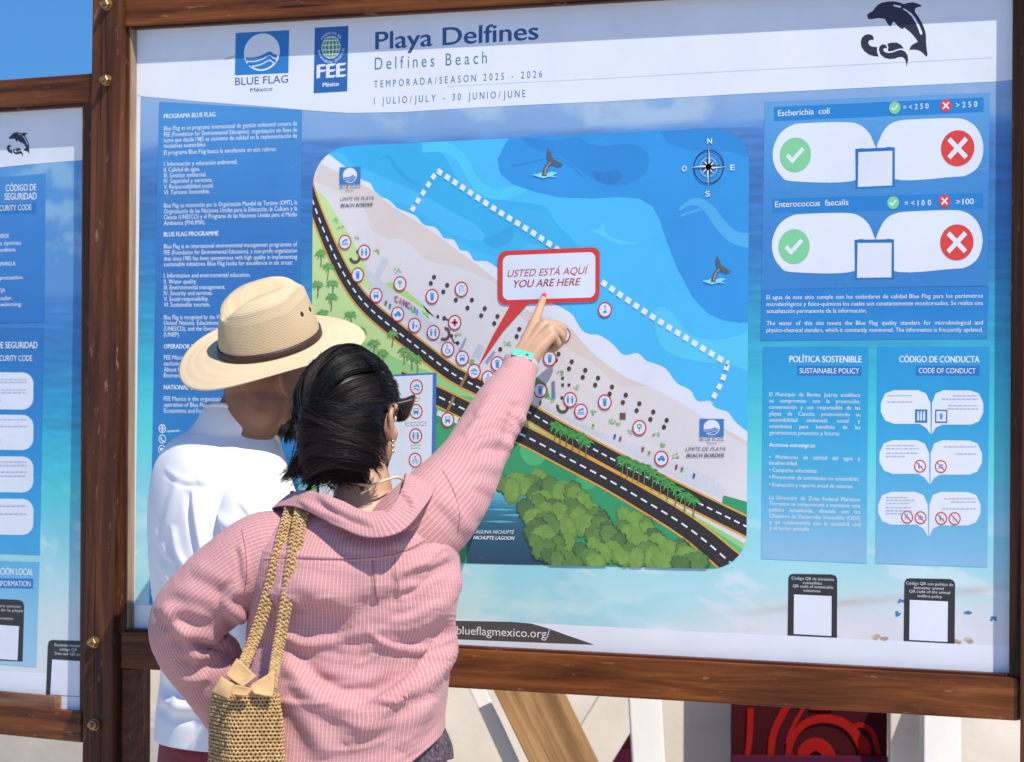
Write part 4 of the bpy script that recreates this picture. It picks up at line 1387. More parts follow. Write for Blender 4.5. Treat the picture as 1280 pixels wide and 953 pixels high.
for (x, y) in ((1152, 520.3), (1177, 520.6)):
    q = Print(S, 5)
    c = S.uv(x, y); m_ = S.mpp(x, y)
    q.rect(c, 16.5 * m_, 16.5 * m_, ink(50, 110, 176)); q.up(); q.rect(c, 13 * m_, 13 * m_, ink(222, 228, 240) if x > 1160 else ink(70, 130, 190)); q.up()
    if x > 1160:
        bits(q, c, 7 * m_, 'bin')
    else:
        for s in (-4, 0, 4): q.rect(c + (s * m_, -1 * m_), 2.4 * m_, 9 * m_, WHITE); q.disc(c + (s * m_, 5 * m_), 1.2 * m_, WHITE, 10)
    q.done('conduct_symbol', CP)
for x, y, k in ((1150.6, 583, 'person'), (1176.6, 583.4, 'swim'), (1134.5, 646.7, 'bike'), (1151.2, 647.3, 'tap'), (1177, 648.2, 'person'), (1193.8, 648.5, 'wheel')):
    q = Print(S, 5)
    ban(q, x, y, k)
    q.done('conduct_symbol', CP)
# the bubbles' small print, too fine to read
rr = random.Random(3)
for (x0, x1, ys, al) in ((1110, 1156, (494.6, 502.5), 0), (1172, 1223, (494.8, 499, 507, 511), 1), (1108, 1150, (557, 561, 566.5, 570.5), 0), (1180, 1221, (558.5, 567.5), 1), (1108, 1146, (622, 625.5, 629.3, 634.5, 638.5, 642), 0), (1176, 1220, (623.5, 627.5, 636), 1)):
    q = Print(S, 5)
    for y in ys:
        L_ = (x1 - x0) * rr.uniform(0.55, 1.0)
        a_ = x1 - L_ if al else x0
        x = a_
        while x < a_ + L_:
            w = rr.uniform(2, 6)
            q.ribbon([(x, y), (min(x + w, a_ + L_), y + 0.1)], 0.0019, ink(176, 188, 212))
            x += w + 1.2
    q.done('fine_print', CP)

# ------------------------------------------------------------------ code cards and web address
def card(sheet, P, Wq, lines, parent, layer=3):
    q = Print(sheet, layer)
    q.fill([sheet.uv(*p) for p in P], ink(40, 40, 42)); q.up()
    q.fill([sheet.uv(*p) for p in Wq], ink(224, 228, 238)); q.up()
    for s, p0, p1, cap in lines:
        q.text(s, p0, p1, cap, ink(205, 208, 214), bold=0.006)
    return q.done('code_card', parent)


card(S, [(985, 794.3), (986, 722), (988, 718.5), (992, 717.5), (1040, 718.3), (1045, 720), (1047, 724), (1046.7, 797.3)], [(993, 743.2), (1040, 745.3), (1039.7, 795.2), (992.6, 792.6)],
     [('Código QR de iniciativas', (990, 724.5), (1043, 726.3), 3.6), ('sostenibles', (1004, 730), (1028, 731), 3.4), ('QR code of sustainable', (991.5, 734.2), (1042, 736.2), 3.6), ('initiatives', (1005, 739.8), (1026, 740.7), 3.4)], board)
card(S, [(1130, 801.3), (1131, 728), (1133, 724.2), (1137, 723), (1188, 724), (1192.5, 726), (1194.3, 730), (1193.7, 804.8)], [(1137.6, 750), (1185.4, 752), (1184.8, 802.6), (1137, 800)],
     [('Código QR con política de', (1133, 730.7), (1192, 732.8), 3.6), ('bienestar animal', (1143, 736.3), (1180, 737.5), 3.4), ('QR code of the animal', (1137, 740.8), (1188, 742.8), 3.6), ('welfare policy', (1147, 746.5), (1178, 747.8), 3.4)], board)
q = Print(S, 3)
q.poly([(390, 806), (420, 789), (450, 778), (490, 774.5), (571, 776), (640, 777.5), (664, 779.5), (684, 785), (710, 794.5), (743.5, 806), (700, 804.4), (640, 802), (568, 799)], ink(74, 64, 60))
q.up().text('blueflagmexico.org/', (571.3, 792.8), (687.8, 797.6), 10.2, ink(222, 222, 226), res=4)
q.done('web_address_strip', board)
for (x, y) in ((1127, 752), (1122, 767.5), (1210.5, 766), (1243, 773)):
    q = Print(S, 2)
    for k in range(7):
        q.nxt().disc(S.uv(x + random.uniform(-3.5, 3.5), y + random.uniform(-2.5, 2.5)), random.uniform(0.002, 0.0042), ink(60, 120, 180), 8, random.uniform(0.001, 0.003))
    q.done('beach_speck', board)
for (x, y, w_) in ((1101, 797, 7), (1204, 801, 10)):
    q = Print(S, 2)
    for k in range(6):
        q.nxt().disc(S.uv(x + random.uniform(-w_, w_), y + random.uniform(-2.5, 2.5)), random.uniform(0.004, 0.007), ink(*random.choice([(196, 168, 140), (176, 150, 130), (210, 190, 170)])), 9, 0.0035)
    q.done('beach_speck', board)

# ------------------------------------------------------------------ the neighbouring board
XL = at_y(105.5, 450, 0)[0]
ALPHA = math.radians(8.5)
board2 = empty('information_board', (XL, 0.0, 0), -ALPHA)
tag(board2, 'second wooden board with white safety code boxes, cut off left of the big post', 'information board')
S2 = Sheet(board2)
bpy.context.view_layer.update()
zt2 = S2.uv(100, 139)[1]; zb2 = S2.uv(98, 885)[1]


def photo2(UU, VV):
    z = (VV - zb2) / (zt2 - zb2)
    n1 = fbm(UU * 9 + 14, VV * 14, 43, 5)
    n3 = fbm(UU * 20, VV * 24, 51, 5)
    C = mixc(z, [(0.0, (224, 222, 222)), (0.07, (214, 222, 226)), (0.16, (202, 222, 222)), (0.23, (165, 216, 222)), (0.30, (118, 204, 216)), (0.40, (66, 186, 218)),
                 (0.50, (44, 150, 206)), (0.60, (52, 122, 192)), (0.685, (74, 128, 204)), (0.70, (96, 144, 214)), (0.85, (88, 144, 216)), (1.0, (110, 160, 224))])
    cl = smoothstep(0.56, 0.75, n1)[..., None] * smoothstep(0.70, 0.72, z)[..., None]
    C = C * (1 - 0.5 * cl) + np.array([200, 204, 230]) * 0.5 * cl
    sea = (smoothstep(0.35, 0.45, z) * (1 - smoothstep(0.66, 0.7, z)))[..., None]
    C = C * (1 + sea * ((fbm(UU * 12, VV * 140, 5, 3) - 0.5) * 0.25)[..., None])
    foam = (smoothstep(0.5, 0.7, n3) * np.exp(-((z - 0.27) / 0.09) ** 2))[..., None]
    C = C * (1 - 0.6 * foam) + np.array([222, 234, 236]) * 0.6 * foam
    return np.clip(C, 0, 255)


photo_sheet('poster', S2, -1.60, 0.012, zb2 - 0.01, zt2 + 0.004, 300, 240, photo2, board2)
q = Print(S2, 1)
q.poly([(-60, 832), (0, 838), (49, 841), (60, 842), (110, 846), (110, 895), (-60, 885)], WHITE)
q.done('white_margin', board2)
q = Print(S2, 1)
q.poly([(-60, 120), (-60, 219), (0, 209.5), (40, 205.5), (102, 200.5), (112, 200), (112, 120)], WHITE)
q.done('white_margin', board2)
dolphin(S2, lambda p: (9 + (p[0] - 172) / 31.0, 165.5 + (p[1] - 20) / 27.5), board2)
q = Print(S2, 2)
q.grad([(-60, 228), (57.5, 217), (56, 403), (-60, 405)], [(0, (74, 138, 214)), (0.3, (60, 128, 210)), (1, (44, 116, 200))])
q.grad([(-60, 411), (55.5, 410), (50.5, 694), (-60, 690)], [(0, (40, 112, 194)), (0.3, (34, 122, 202)), (0.7, (44, 150, 220)), (1, (70, 160, 222))])
q.grad([(-60, 700), (50, 703), (46, 834), (-60, 826)], [(0, (100, 170, 226)), (0.5, (150, 186, 230)), (1, (170, 194, 232))])
q.up()
q.poly([(-60, 258), (46, 253.5), (45.5, 266.5), (-60, 271)], ink(28, 114, 196)); q.poly([(-60, 722), (42, 723.5), (42, 736), (-60, 734)], ink(30, 112, 196)); q.poly([(-60, 442), (42, 442), (42, 454), (-60, 454)], ink(34, 116, 196))
for y0, y1 in ((466, 512.5), (519, 563), (571, 616), (624, 669)):
    P = rounded((-60, y0 - 1), (42.5, y0), (42, y1), (-60, y1 - 1.5), 14)
    q.fill([S2.uv(*p) for p in P], ink(224, 230, 244))
q.done('safety_panel', board2)
SP = [o for o in board2.children if o.name.startswith('safety_panel')][0]
q = Print(S2, 4)
for s, x0, y0, x1, y1, cap, bd in (('CÓDIGO DE', 8, 239.5, 46, 238.2, 8.2, 0.02), ('SEGURIDAD', 6.5, 250.2, 46.5, 249.4, 8.2, 0.02), ('SECURITY CODE', -6, 264.3, 40, 262.6, 7, 0.01),
                                   ('BANDERA VERDE', -24, 299, 12, 297.5, 5, 0.01), ('condiciones óptimas.', -28, 307.5, 28, 306, 5, 0.01), ('optimal condition.', -24, 316, 21, 314.5, 5, 0.01),
                                   ('BANDERA AMARILLA', -24, 333.5, 20, 332, 5, 0.01), ('with precaution.', -13, 350.5, 30, 349, 5, 0.01), ('BANDERA ROJA', -26, 366.5, 7, 365.5, 5, 0.01), ('no nadar.', -10, 376, 16, 375, 5, 0.01), ('means swimming.', -20, 384, 28, 382.6, 5, 0.01),
                                   ('CÓDIGO DE SEGURIDAD', -36, 435.5, 47.5, 435.5, 7.8, 0.02), ('SECURITY CODE', -6, 451.5, 41, 451.5, 7, 0.008), ('INFORMACIÓN LOCAL', -28, 717.5, 42, 719.2, 8, 0.02), ('LOCAL INFORMATION', -26, 732.6, 39, 733.4, 6.8, 0.01)):
    Print(S2, 4).text(s, (x0, y0), (x1, y1), cap, PW, bold=bd, res=4).done('safety_text', SP)
q = Print(S2, 4)
for y in (474.5, 478, 487.5, 491, 524.5, 533, 577.5, 582, 590, 595, 632.5, 642.5):
    x = -20
    while x < 33:
        w = rr.uniform(2, 6)
        q.ribbon([(x, y), (min(x + w, 34), y)], 0.0019, ink(178, 188, 210)); x += w + 1.2
for (x, y) in ((-4, 501), (-4, 551)):
    c = S2.uv(x, y); r_ = 7 * S2.mpp(x, y)
    q.disc(c, r_, ink(206, 66, 62)); q.up(); q.disc(c, r_ * 0.75, ink(226, 230, 240)); q.sub -= 1
q.done('fine_print', SP)
card(S2, [(-40, 824), (-40, 747), (24, 750), (29, 752), (31, 757), (29, 827.3)], [(-34, 779), (24.5, 783), (22.5, 825.5), (-34, 822)],
     [('Código QR para conocer', (-30, 757.5), (27.5, 760), 3.2), ('la calidad de la playa', (-24, 763), (29, 765.2), 3.2), ('beach information', (-20, 773.5), (17, 775), 3.2)], board2)
card(S2, [(58, 868.5), (60.5, 806), (62, 801.5), (66, 800), (108, 801.5), (108, 872)], [(66, 824.6), (107, 827), (107, 871), (63.5, 868.5)],
     [('Escanea nuestro', (69, 807.8), (104, 809.3), 3.6), ('código QR', (75, 813.2), (97, 814.2), 3.4), ('Scan our QR code', (69, 818.5), (106, 820.2), 3.6)], board2)
# frame of the neighbouring board
YB2, YT2 = -0.030, -0.020


def b2(px, py, off):
    return S2.uv(px, py, off)


zb_t0, zb_t1 = b2(50, 131.5, -YB2)[1], b2(50, 96.5, -YB2)[1]
box_obj('top_beam', (-1.65, b2(117.5, 100, -YB2)[0], YB2, 0.02, zb_t0, zb_t1), W_X, board2, 0.004)
zl1, zl0 = b2(50, 886, -YB2)[1], b2(50, 923.5, -YB2)[1]
box_obj('bottom_beam', (-1.65, b2(101, 900, -YB2)[0], YB2, 0.02, zl0, zl1), W_X, board2, 0.004)
box_obj('trim', (-1.65, b2(105.5, 450, -YT2 * 0.5)[0] - 0.001, YT2, 0.015, zb_t0 - 0.008, zb_t0 + 0.01), W_DARK, board2, 0.002)
W_RAWX = wood_mat('weathered_wood_across', 'X', srgb(84, 58, 44), srgb(128, 92, 70), srgb(165, 128, 98), rough=0.7, worn=0.4)
box_obj('trim', (-1.65, b2(69, 875, -YT2)[0], YT2, 0.0, zl1 - 0.01, b2(50, 869.5, -YT2)[1]), W_RAWX, board2, 0.002)
box_obj('trim', (b2(105.5, 450, -YT2 * 0.5)[0], b2(118, 450, -YT2)[0], YT2, 0.015, zl1 + 0.001, zb_t0 + 0.004), W_Z, board2, 0.002)
box_obj('post', (-1.735, -1.652, YB2 - 0.012, 0.03, 0.0, 2.5), W_Z, board2, 0.004)
# ------------------------------------------------------------------ lofts, skin and cloth
def ringgrid(C, A, B, ru, rv, ns, ex=2.0):
    """rings: centres C (n,3), axes A,B (n,3), radii ru,rv -> grid (n,ns,3)"""
    th = np.linspace(0, 2 * math.pi, ns, endpoint=False)
    c, s = np.cos(th), np.sin(th)
    if ex != 2.0:
        c = np.sign(c) * np.abs(c) ** (2 / ex); s = np.sign(s) * np.abs(s) ** (2 / ex)
    return C[:, None, :] + A[:, None, :] * (ru[:, None] * c)[..., None] + B[:, None, :] * (rv[:, None] * s)[..., None]


def grid_faces(n, m, closed=True):
    F = []
    mm = m if closed else m - 1
    for i in range(n - 1):
        for k in range(mm):
            k2 = (k + 1) % m
            F.append((i * m + k, i * m + k2, (i + 1) * m + k2, (i + 1) * m + k))
    return F


def limb(keys, n, ns, ref=None, flat=1.0):
    """tapered limb through keys [(point, radius)] -> grid"""
    P = spline([k[0] for k in keys], n)
    R = spline([[k[1]] for k in keys], n)[:, 0]
    T = np.gradient(P, axis=0); T /= np.linalg.norm(T, axis=1)[:, None]
    ref = np.array(ref if ref is not None else FW, float)
    A = np.cross(T, ref); A /= np.linalg.norm(A, axis=1)[:, None]
    B = np.cross(T, A)
    return ringgrid(P, A, B, R, R * flat, ns)


def add_grid(acc, G, cap=True):
    n, m = G.shape[:2]
    F = grid_faces(n, m)
    V = G.reshape(-1, 3)
    if cap:
        V = np.vstack([V, G[0].mean(0), G[-1].mean(0)])
        a, b = n * m, n * m + 1
        F += [(a, (k + 1) % m, k) for k in range(m)] + [(b, (n - 1) * m + k, (n - 1) * m + (k + 1) % m) for k in range(m)]
    acc.add(V, F)


def capsule(acc, keys, ns=14, flat=1.0, ref=None):
    """rounded limb: adds round ends"""
    K = [(np.asarray(p, float), r) for p, r in keys]
    d0 = K[0][0] - K[1][0]; d0 /= np.linalg.norm(d0)
    d1 = K[-1][0] - K[-2][0]; d1 /= np.linalg.norm(d1)
    n = max(6, 6 * len(K))
    P = spline([k[0] for k in K], n); R = np.interp(np.linspace(0, len(K) - 1, n), range(len(K)), [k[1] for k in K])
    e = [0.98, 0.87, 0.6, 0.25]
    P = np.vstack([[K[0][0] + d0 * K[0][1] * x for x in e], P, [K[-1][0] + d1 * K[-1][1] * x for x in e[::-1]]])
    R = np.concatenate([[K[0][1] * math.sqrt(1 - x * x) for x in e], R, [K[-1][1] * math.sqrt(1 - x * x) for x in e[::-1]]])
    T = np.gradient(P, axis=0); T /= np.linalg.norm(T, axis=1)[:, None]
    rf = np.array(ref if ref is not None else (0.31, 0.52, 0.79))
    A = np.cross(T, rf); A /= np.linalg.norm(A, axis=1)[:, None]
    add_grid(acc, ringgrid(P, A, np.cross(T, A), R, R * flat, ns))


def ellipsoid(acc, c, ax, r, nu=24, nv=16):
    """ax = three axis vectors, r = three radii"""
    ph = np.linspace(0.02, math.pi - 0.02, nv)
    th = np.linspace(0, 2 * math.pi, nu, endpoint=False)
    G = np.asarray(c)[None, None] + (np.sin(ph)[:, None] * np.cos(th))[..., None] * ax[0] * r[0] + (np.sin(ph)[:, None] * np.sin(th))[..., None] * ax[1] * r[1] + (np.cos(ph)[:, None] * np.ones_like(th))[..., None] * ax[2] * r[2]
    add_grid(acc, G)


def remesh_body(name, acc, mat, parent, voxel, smooth=4):
    tmp = mesh_np(name, acc.V, acc.F)
    md = tmp.modifiers.new('r', 'REMESH'); md.mode = 'VOXEL'; md.voxel_size = voxel
    ms = tmp.modifiers.new('s', 'SMOOTH'); ms.factor = 0.5; ms.iterations = smooth
    dg = bpy.context.evaluated_depsgraph_get()
    me = bpy.data.meshes.new_from_object(tmp.evaluated_get(dg))
    old = tmp.data
    bpy.data.objects.remove(tmp); bpy.data.meshes.remove(old)
    me.name = name
    me.polygons.foreach_set('use_smooth', [True] * len(me.polygons))
    o = link_mesh(name, me, mat, parent)
    o.matrix_parent_inverse = world_matrix(parent).inverted()
    return o


def grid_normals(G):
    du = np.roll(G, -1, 1) - np.roll(G, 1, 1)
    dv = np.gradient(G, axis=0)
    N = np.cross(du, dv)
    N /= np.linalg.norm(N, axis=2)[..., None] + 1e-12
    return N


def fold(G, line, w, amp, asym=0.7, shift=1.5, samples=60, front=0.05):
    """raise a crease on the camera-facing side of a cloth grid along a polyline seen in the photo"""
    N = grid_normals(G)
    view = CAM - G
    view /= np.linalg.norm(view, axis=2)[..., None]
    out = np.sign((N * view).sum(2).mean()) if False else 1.0
    ctr = G.mean(1, keepdims=True)
    N = N * np.sign(((G - ctr) * N).sum(2))[..., None]
    fac = np.clip(((N * view).sum(2) - front) / 0.3, 0, 1)
    px = proj(G.reshape(-1, 3)).reshape(G.shape[0], G.shape[1], 2)
    L = spline(line, samples)
    D = px[:, :, None, :] - L[None, None]
    d2 = (D ** 2).sum(3)
    j = d2.argmin(2)
    T = np.gradient(L, axis=0); T /= np.linalg.norm(T, axis=1)[:, None]
    Nn = np.stack([-T[:, 1], T[:, 0]], 1)
    dj = np.take_along_axis(D, j[..., None, None].repeat(2, 3), 2)[:, :, 0]
    sd = (dj * Nn[j]).sum(2)
    t = j / (samples - 1)
    dist = np.sqrt(np.take_along_axis(d2, j[..., None], 2)[..., 0])
    end = np.clip(np.minimum(t, 1 - t) * 5, 0, 1) ** 0.7
    beyond = np.exp(-(np.maximum(dist ** 2 - sd ** 2, 0)) / (w * w))
    x = sd / w
    prof = np.exp(-x * x) - asym * np.exp(-((x - shift) / 0.8) ** 2)
    return G + N * (amp * prof * end * beyond * fac)[..., None]


def wrinkle(G, amp, su, sv, seed, per):
    """fine cloth unevenness, su/sv in waves per metre round/along"""
    n, m = G.shape[:2]
    L = np.concatenate([[0], np.cumsum(np.linalg.norm(np.diff(G.mean(1), axis=0), axis=1))])
    u = np.arange(m) / m * per
    UU, VV = np.meshgrid(u, L)
    f = fbm(UU * su, VV * sv, seed, 3)
    # blend the wrap seam
    b = smoothstep(0.0, 0.1, np.minimum(np.arange(m), m - np.arange(m)) / m)[None]
    N = grid_normals(G)
    N = N * np.sign(((G - G.mean(1, keepdims=True)) * N).sum(2))[..., None]
    return G + N * (amp * (f - 0.5) * 2 * b)[..., None]


def cloth_obj(name, G, mat, parent, per=None, thick=0.0016, capend=False):
    """grid -> cloth mesh with a weave UV in metres (u round, v along)"""
    n, m = G.shape[:2]
    V = G.reshape(-1, 3)
    F = grid_faces(n, m)
    me = bpy.data.meshes.new(name)
    me.from_pydata(V.tolist(), [], F)
    per = per or float(np.median(np.linalg.norm(np.roll(G, -1, 1) - G, axis=2).sum(1)))
    L = np.concatenate([[0], np.cumsum(np.linalg.norm(np.diff(G.mean(1), axis=0), axis=1))])
    uv = me.uv_layers.new(name='weave')
    D = np.zeros((len(me.loops), 2), np.float32)
    k = 0
    g0 = np.median(np.linalg.norm(np.roll(G, -1, 1) - G, axis=2)[n // 4: max(n // 4 + 1, 3 * n // 4)], axis=0)
    u = np.concatenate([[0], np.cumsum(g0)])
    I = np.repeat(np.arange(n - 1), m); K = np.tile(np.arange(m), n - 1)
    D[0::4] = np.stack([u[K], L[I]], 1); D[1::4] = np.stack([u[K + 1], L[I]], 1); D[2::4] = np.stack([u[K + 1], L[I + 1]], 1); D[3::4] = np.stack([u[K], L[I + 1]], 1)
    uv.data.foreach_set('uv', D.ravel())
    me.polygons.foreach_set('use_smooth', [True] * len(me.polygons))
    o = link_mesh(name, me, mat, parent)
    o.matrix_parent_inverse = world_matrix(parent).inverted()
    if thick:
        sd = o.modifiers.new('thickness', 'SOLIDIFY'); sd.thickness = thick; sd.offset = -1 if False else 0
    return o


def rings_px(keys, n, ns, axis_a, axis_b, ex=2.0):
    """keys: (px_cx, px_y, plane_y, half_width_m, half_depth_m)"""
    C = spline([at_y(k[0], k[1], k[2]) for k in keys], n)
    r = spline([[k[3], k[4]] for k in keys], n)
    A = np.repeat(np.asarray(axis_a)[None], n, 0); B = np.repeat(np.asarray(axis_b)[None], n, 0)
    return ringgrid(C, A, B, r[:, 0], r[:, 1], ns, ex)


def skin_mat(name, c1, c2, rough=0.5):
    m, t, n, l, p = new_mat(name)
    tc = n.new('ShaderNodeTexCoord')
    nz = node(n, 'ShaderNodeTexNoise', Scale=22.0, Detail=5.0)
    l.new(tc.outputs['Object'], nz.inputs['Vector'])
    cr = n.new('ShaderNodeValToRGB')
    cr.color_ramp.elements[0].position = 0.3; cr.color_ramp.elements[0].color = (*c1, 1)
    cr.color_ramp.elements[1].position = 0.7; cr.color_ramp.elements[1].color = (*c2, 1)
    l.new(nz.outputs['Fac'], cr.inputs[0]); l.new(cr.outputs[0], p.inputs['Base Color'])
    p.inputs['Roughness'].default_value = rough
    p.inputs['Subsurface Weight'].default_value = 0.12
    p.inputs['Subsurface Radius'].default_value = (0.012, 0.004, 0.002)
    p.inputs['Subsurface Scale'].default_value = 0.5
    nb = node(n, 'ShaderNodeTexNoise', Scale=420.0, Detail=3.0)
    l.new(tc.outputs['Object'], nb.inputs['Vector'])
    bp = node(n, 'ShaderNodeBump', Strength=0.12, Distance=0.001)
    l.new(nb.outputs['Fac'], bp.inputs['Height']); l.new(bp.outputs[0], p.inputs['Normal'])
    return m


def cloth_mat(name, c1, c2, stripe=None, pitch=0.0078, lw=0.17, rough=0.85, crinkle=0.5, bdist=0.0012, weave=(1.0, 1.0), sheen=0.1):
    """cloth with a fine crinkled weave; optional thin stripes along the length"""
    m, t, n, l, p = new_mat(name)
    uv = node(n, 'ShaderNodeUVMap', uv_map='weave')
    sx = n.new('ShaderNodeSeparateXYZ')
    l.new(uv.outputs[0], sx.inputs[0])
    nz = node(n, 'ShaderNodeTexNoise', Scale=9.0, Detail=6.0)
    l.new(uv.outputs[0], nz.inputs['Vector'])
    mx = node(n, 'ShaderNodeMix', data_type='RGBA')
    l.new(nz.outputs['Fac'], mx.inputs[0]); mx.inputs[6].default_value = (*c1, 1); mx.inputs[7].default_value = (*c2, 1)
    col = mx.outputs[2]
    if stripe:
        # u wobble so the lines are not ruled
        wn = node(n, 'ShaderNodeTexNoise', Scale=30.0, Detail=2.0)
        l.new(uv.outputs[0], wn.inputs['Vector'])
        w1 = node(n, 'ShaderNodeMath', operation='MULTIPLY_ADD'); w1.inputs[1].default_value = 0.0016; l.new(wn.outputs['Fac'], w1.inputs[0]); l.new(sx.outputs['X'], w1.inputs[2])
        d = node(n, 'ShaderNodeMath', operation='DIVIDE'); d.inputs[1].default_value = pitch; l.new(w1.outputs[0], d.inputs[0])
        f = node(n, 'ShaderNodeMath', operation='FRACT'); l.new(d.outputs[0], f.inputs[0])
        c = node(n, 'ShaderNodeMath', operation='LESS_THAN'); c.inputs[1].default_value = lw; l.new(f.outputs[0], c.inputs[0])
        # horizontal slub threads, much fainter
        d2 = node(n, 'ShaderNodeMath', operation='DIVIDE'); d2.inputs[1].default_value = 0.0062; l.new(sx.outputs['Y'], d2.inputs[0])
        f2 = node(n, 'ShaderNodeMath', operation='FRACT'); l.new(d2.outputs[0], f2.inputs[0])
        c2_ = node(n, 'ShaderNodeMath', operation='LESS_THAN'); c2_.inputs[1].default_value = 0.16; l.new(f2.outputs[0], c2_.inputs[0])
        s2 = node(n, 'ShaderNodeMath', operation='MULTIPLY'); s2.inputs[1].default_value = 0.08; l.new(c2_.outputs[0], s2.inputs[0])
        s1 = node(n, 'ShaderNodeMath', operation='MULTIPLY'); s1.inputs[1].default_value = 0.50; l.new(c.outputs[0], s1.inputs[0])
        mxx = node(n, 'ShaderNodeMath', operation='MAXIMUM'); l.new(s1.outputs[0], mxx.inputs[0]); l.new(s2.outputs[0], mxx.inputs[1])
        m2 = node(n, 'ShaderNodeMix', data_type='RGBA')
        l.new(mxx.outputs[0], m2.inputs[0]); l.new(col, m2.inputs[6]); m2.inputs[7].default_value = (*stripe, 1)
        col = m2.outputs[2]
    l.new(col, p.inputs['Base Color'])
    p.inputs['Roughness'].default_value = rough
    p.inputs['Specular IOR Level'].default_value = 0.15
    p.inputs['Sheen Weight'].default_value = sheen
    mp = node(n, 'ShaderNodeMapping'); mp.inputs['Scale'].default_value = (weave[0] * 45, weave[1] * 190, 1)
    l.new(uv.outputs[0], mp.inputs['Vector'])
    nb = node(n, 'ShaderNodeTexNoise', Scale=1.0, Detail=5.0, Roughness=0.6)
    l.new(mp.outputs[0], nb.inputs['Vector'])
    n3 = node(n, 'ShaderNodeTexNoise', Scale=28.0, Detail=4.0)
    l.new(uv.outputs[0], n3.inputs['Vector'])
    ad = node(n, 'ShaderNodeMath', operation='MULTIPLY_ADD'); ad.inputs[1].default_value = 1.6
    l.new(n3.outputs['Fac'], ad.inputs[0]); l.new(nb.outputs['Fac'], ad.inputs[2])
    bp = node(n, 'ShaderNodeBump', Strength=crinkle, Distance=bdist)
    l.new(ad.outputs[0], bp.inputs['Height']); l.new(bp.outputs[0], p.inputs['Normal'])
    return m


def ang(d):
    a = math.radians(d)
    return np.array([math.cos(a), math.sin(a), 0.0])


ZV = np.array([0, 0, 1.0])
HAIR = None


def hair_mat():
    m, t, n, l, p = new_mat('black_hair')
    at = node(n, 'ShaderNodeAttribute', attribute_name='tone')
    mx = node(n, 'ShaderNodeMix', data_type='RGBA')
    l.new(at.outputs['Fac'], mx.inputs[0])
    mx.inputs[6].default_value = (0.0045, 0.004, 0.0045, 1); mx.inputs[7].default_value = (0.040, 0.015, 0.010, 1)
    l.new(mx.outputs[2], p.inputs['Base Color'])
    p.inputs['Roughness'].default_value = 0.46
    p.inputs['Specular IOR Level'].default_value = 0.32
    return m


HAIR = hair_mat()


def strands_obj(name, paths, radii, parent, base=None, tones=None):
    """many hair strands (three-sided tapered tubes) and an under-volume in one mesh"""
    nS = len(paths)
    Vs, Fs, Ts = [], [], []
    off = 0
    if base is not None:
        Vb = np.array(base.V); Vs.append(Vb); Fs.extend(base.F); off = len(Vb); Ts.append(np.zeros(len(Vb)))
    for i, P in enumerate(paths):
        n = len(P)
        T = np.gradient(P, axis=0); T /= np.linalg.norm(T, axis=1)[:, None] + 1e-9
        A = np.cross(T, [0.31, 0.52, 0.79]); A /= np.linalg.norm(A, axis=1)[:, None] + 1e-9
        B = np.cross(T, A)
        r = radii[i] * np.concatenate([np.linspace(0.7, 1, n // 2), np.linspace(1, 0.25, n - n // 2)])
        V = np.stack([P + (A * math.cos(a) + B * math.sin(a)) * r[:, None] for a in (0, 2.094, 4.189)], 1).reshape(-1, 3)
        Vs.append(V)
        Ts.append(np.full(len(V), tones[i] if tones is not None else 0.0))
        for k in range(n - 1):
            for s in range(3):
                s2 = (s + 1) % 3
                Fs.append((off + k * 3 + s, off + k * 3 + s2, off + k * 3 + 3 + s2, off + k * 3 + 3 + s))
        off += len(V)
    V = np.vstack(Vs)
    me = bpy.data.meshes.new(name)
    me.from_pydata(V.tolist(), [], [tuple(int(x) for x in f) for f in Fs])
    at = me.attributes.new('tone', 'FLOAT', 'POINT')
    at.data.foreach_set('value', np.concatenate(Ts).astype(np.float32))
    me.polygons.foreach_set('use_smooth', [True] * len(me.polygons))
    o = link_mesh(name, me, HAIR, parent)
    o.matrix_parent_inverse = world_matrix(parent).inverted()
    return o


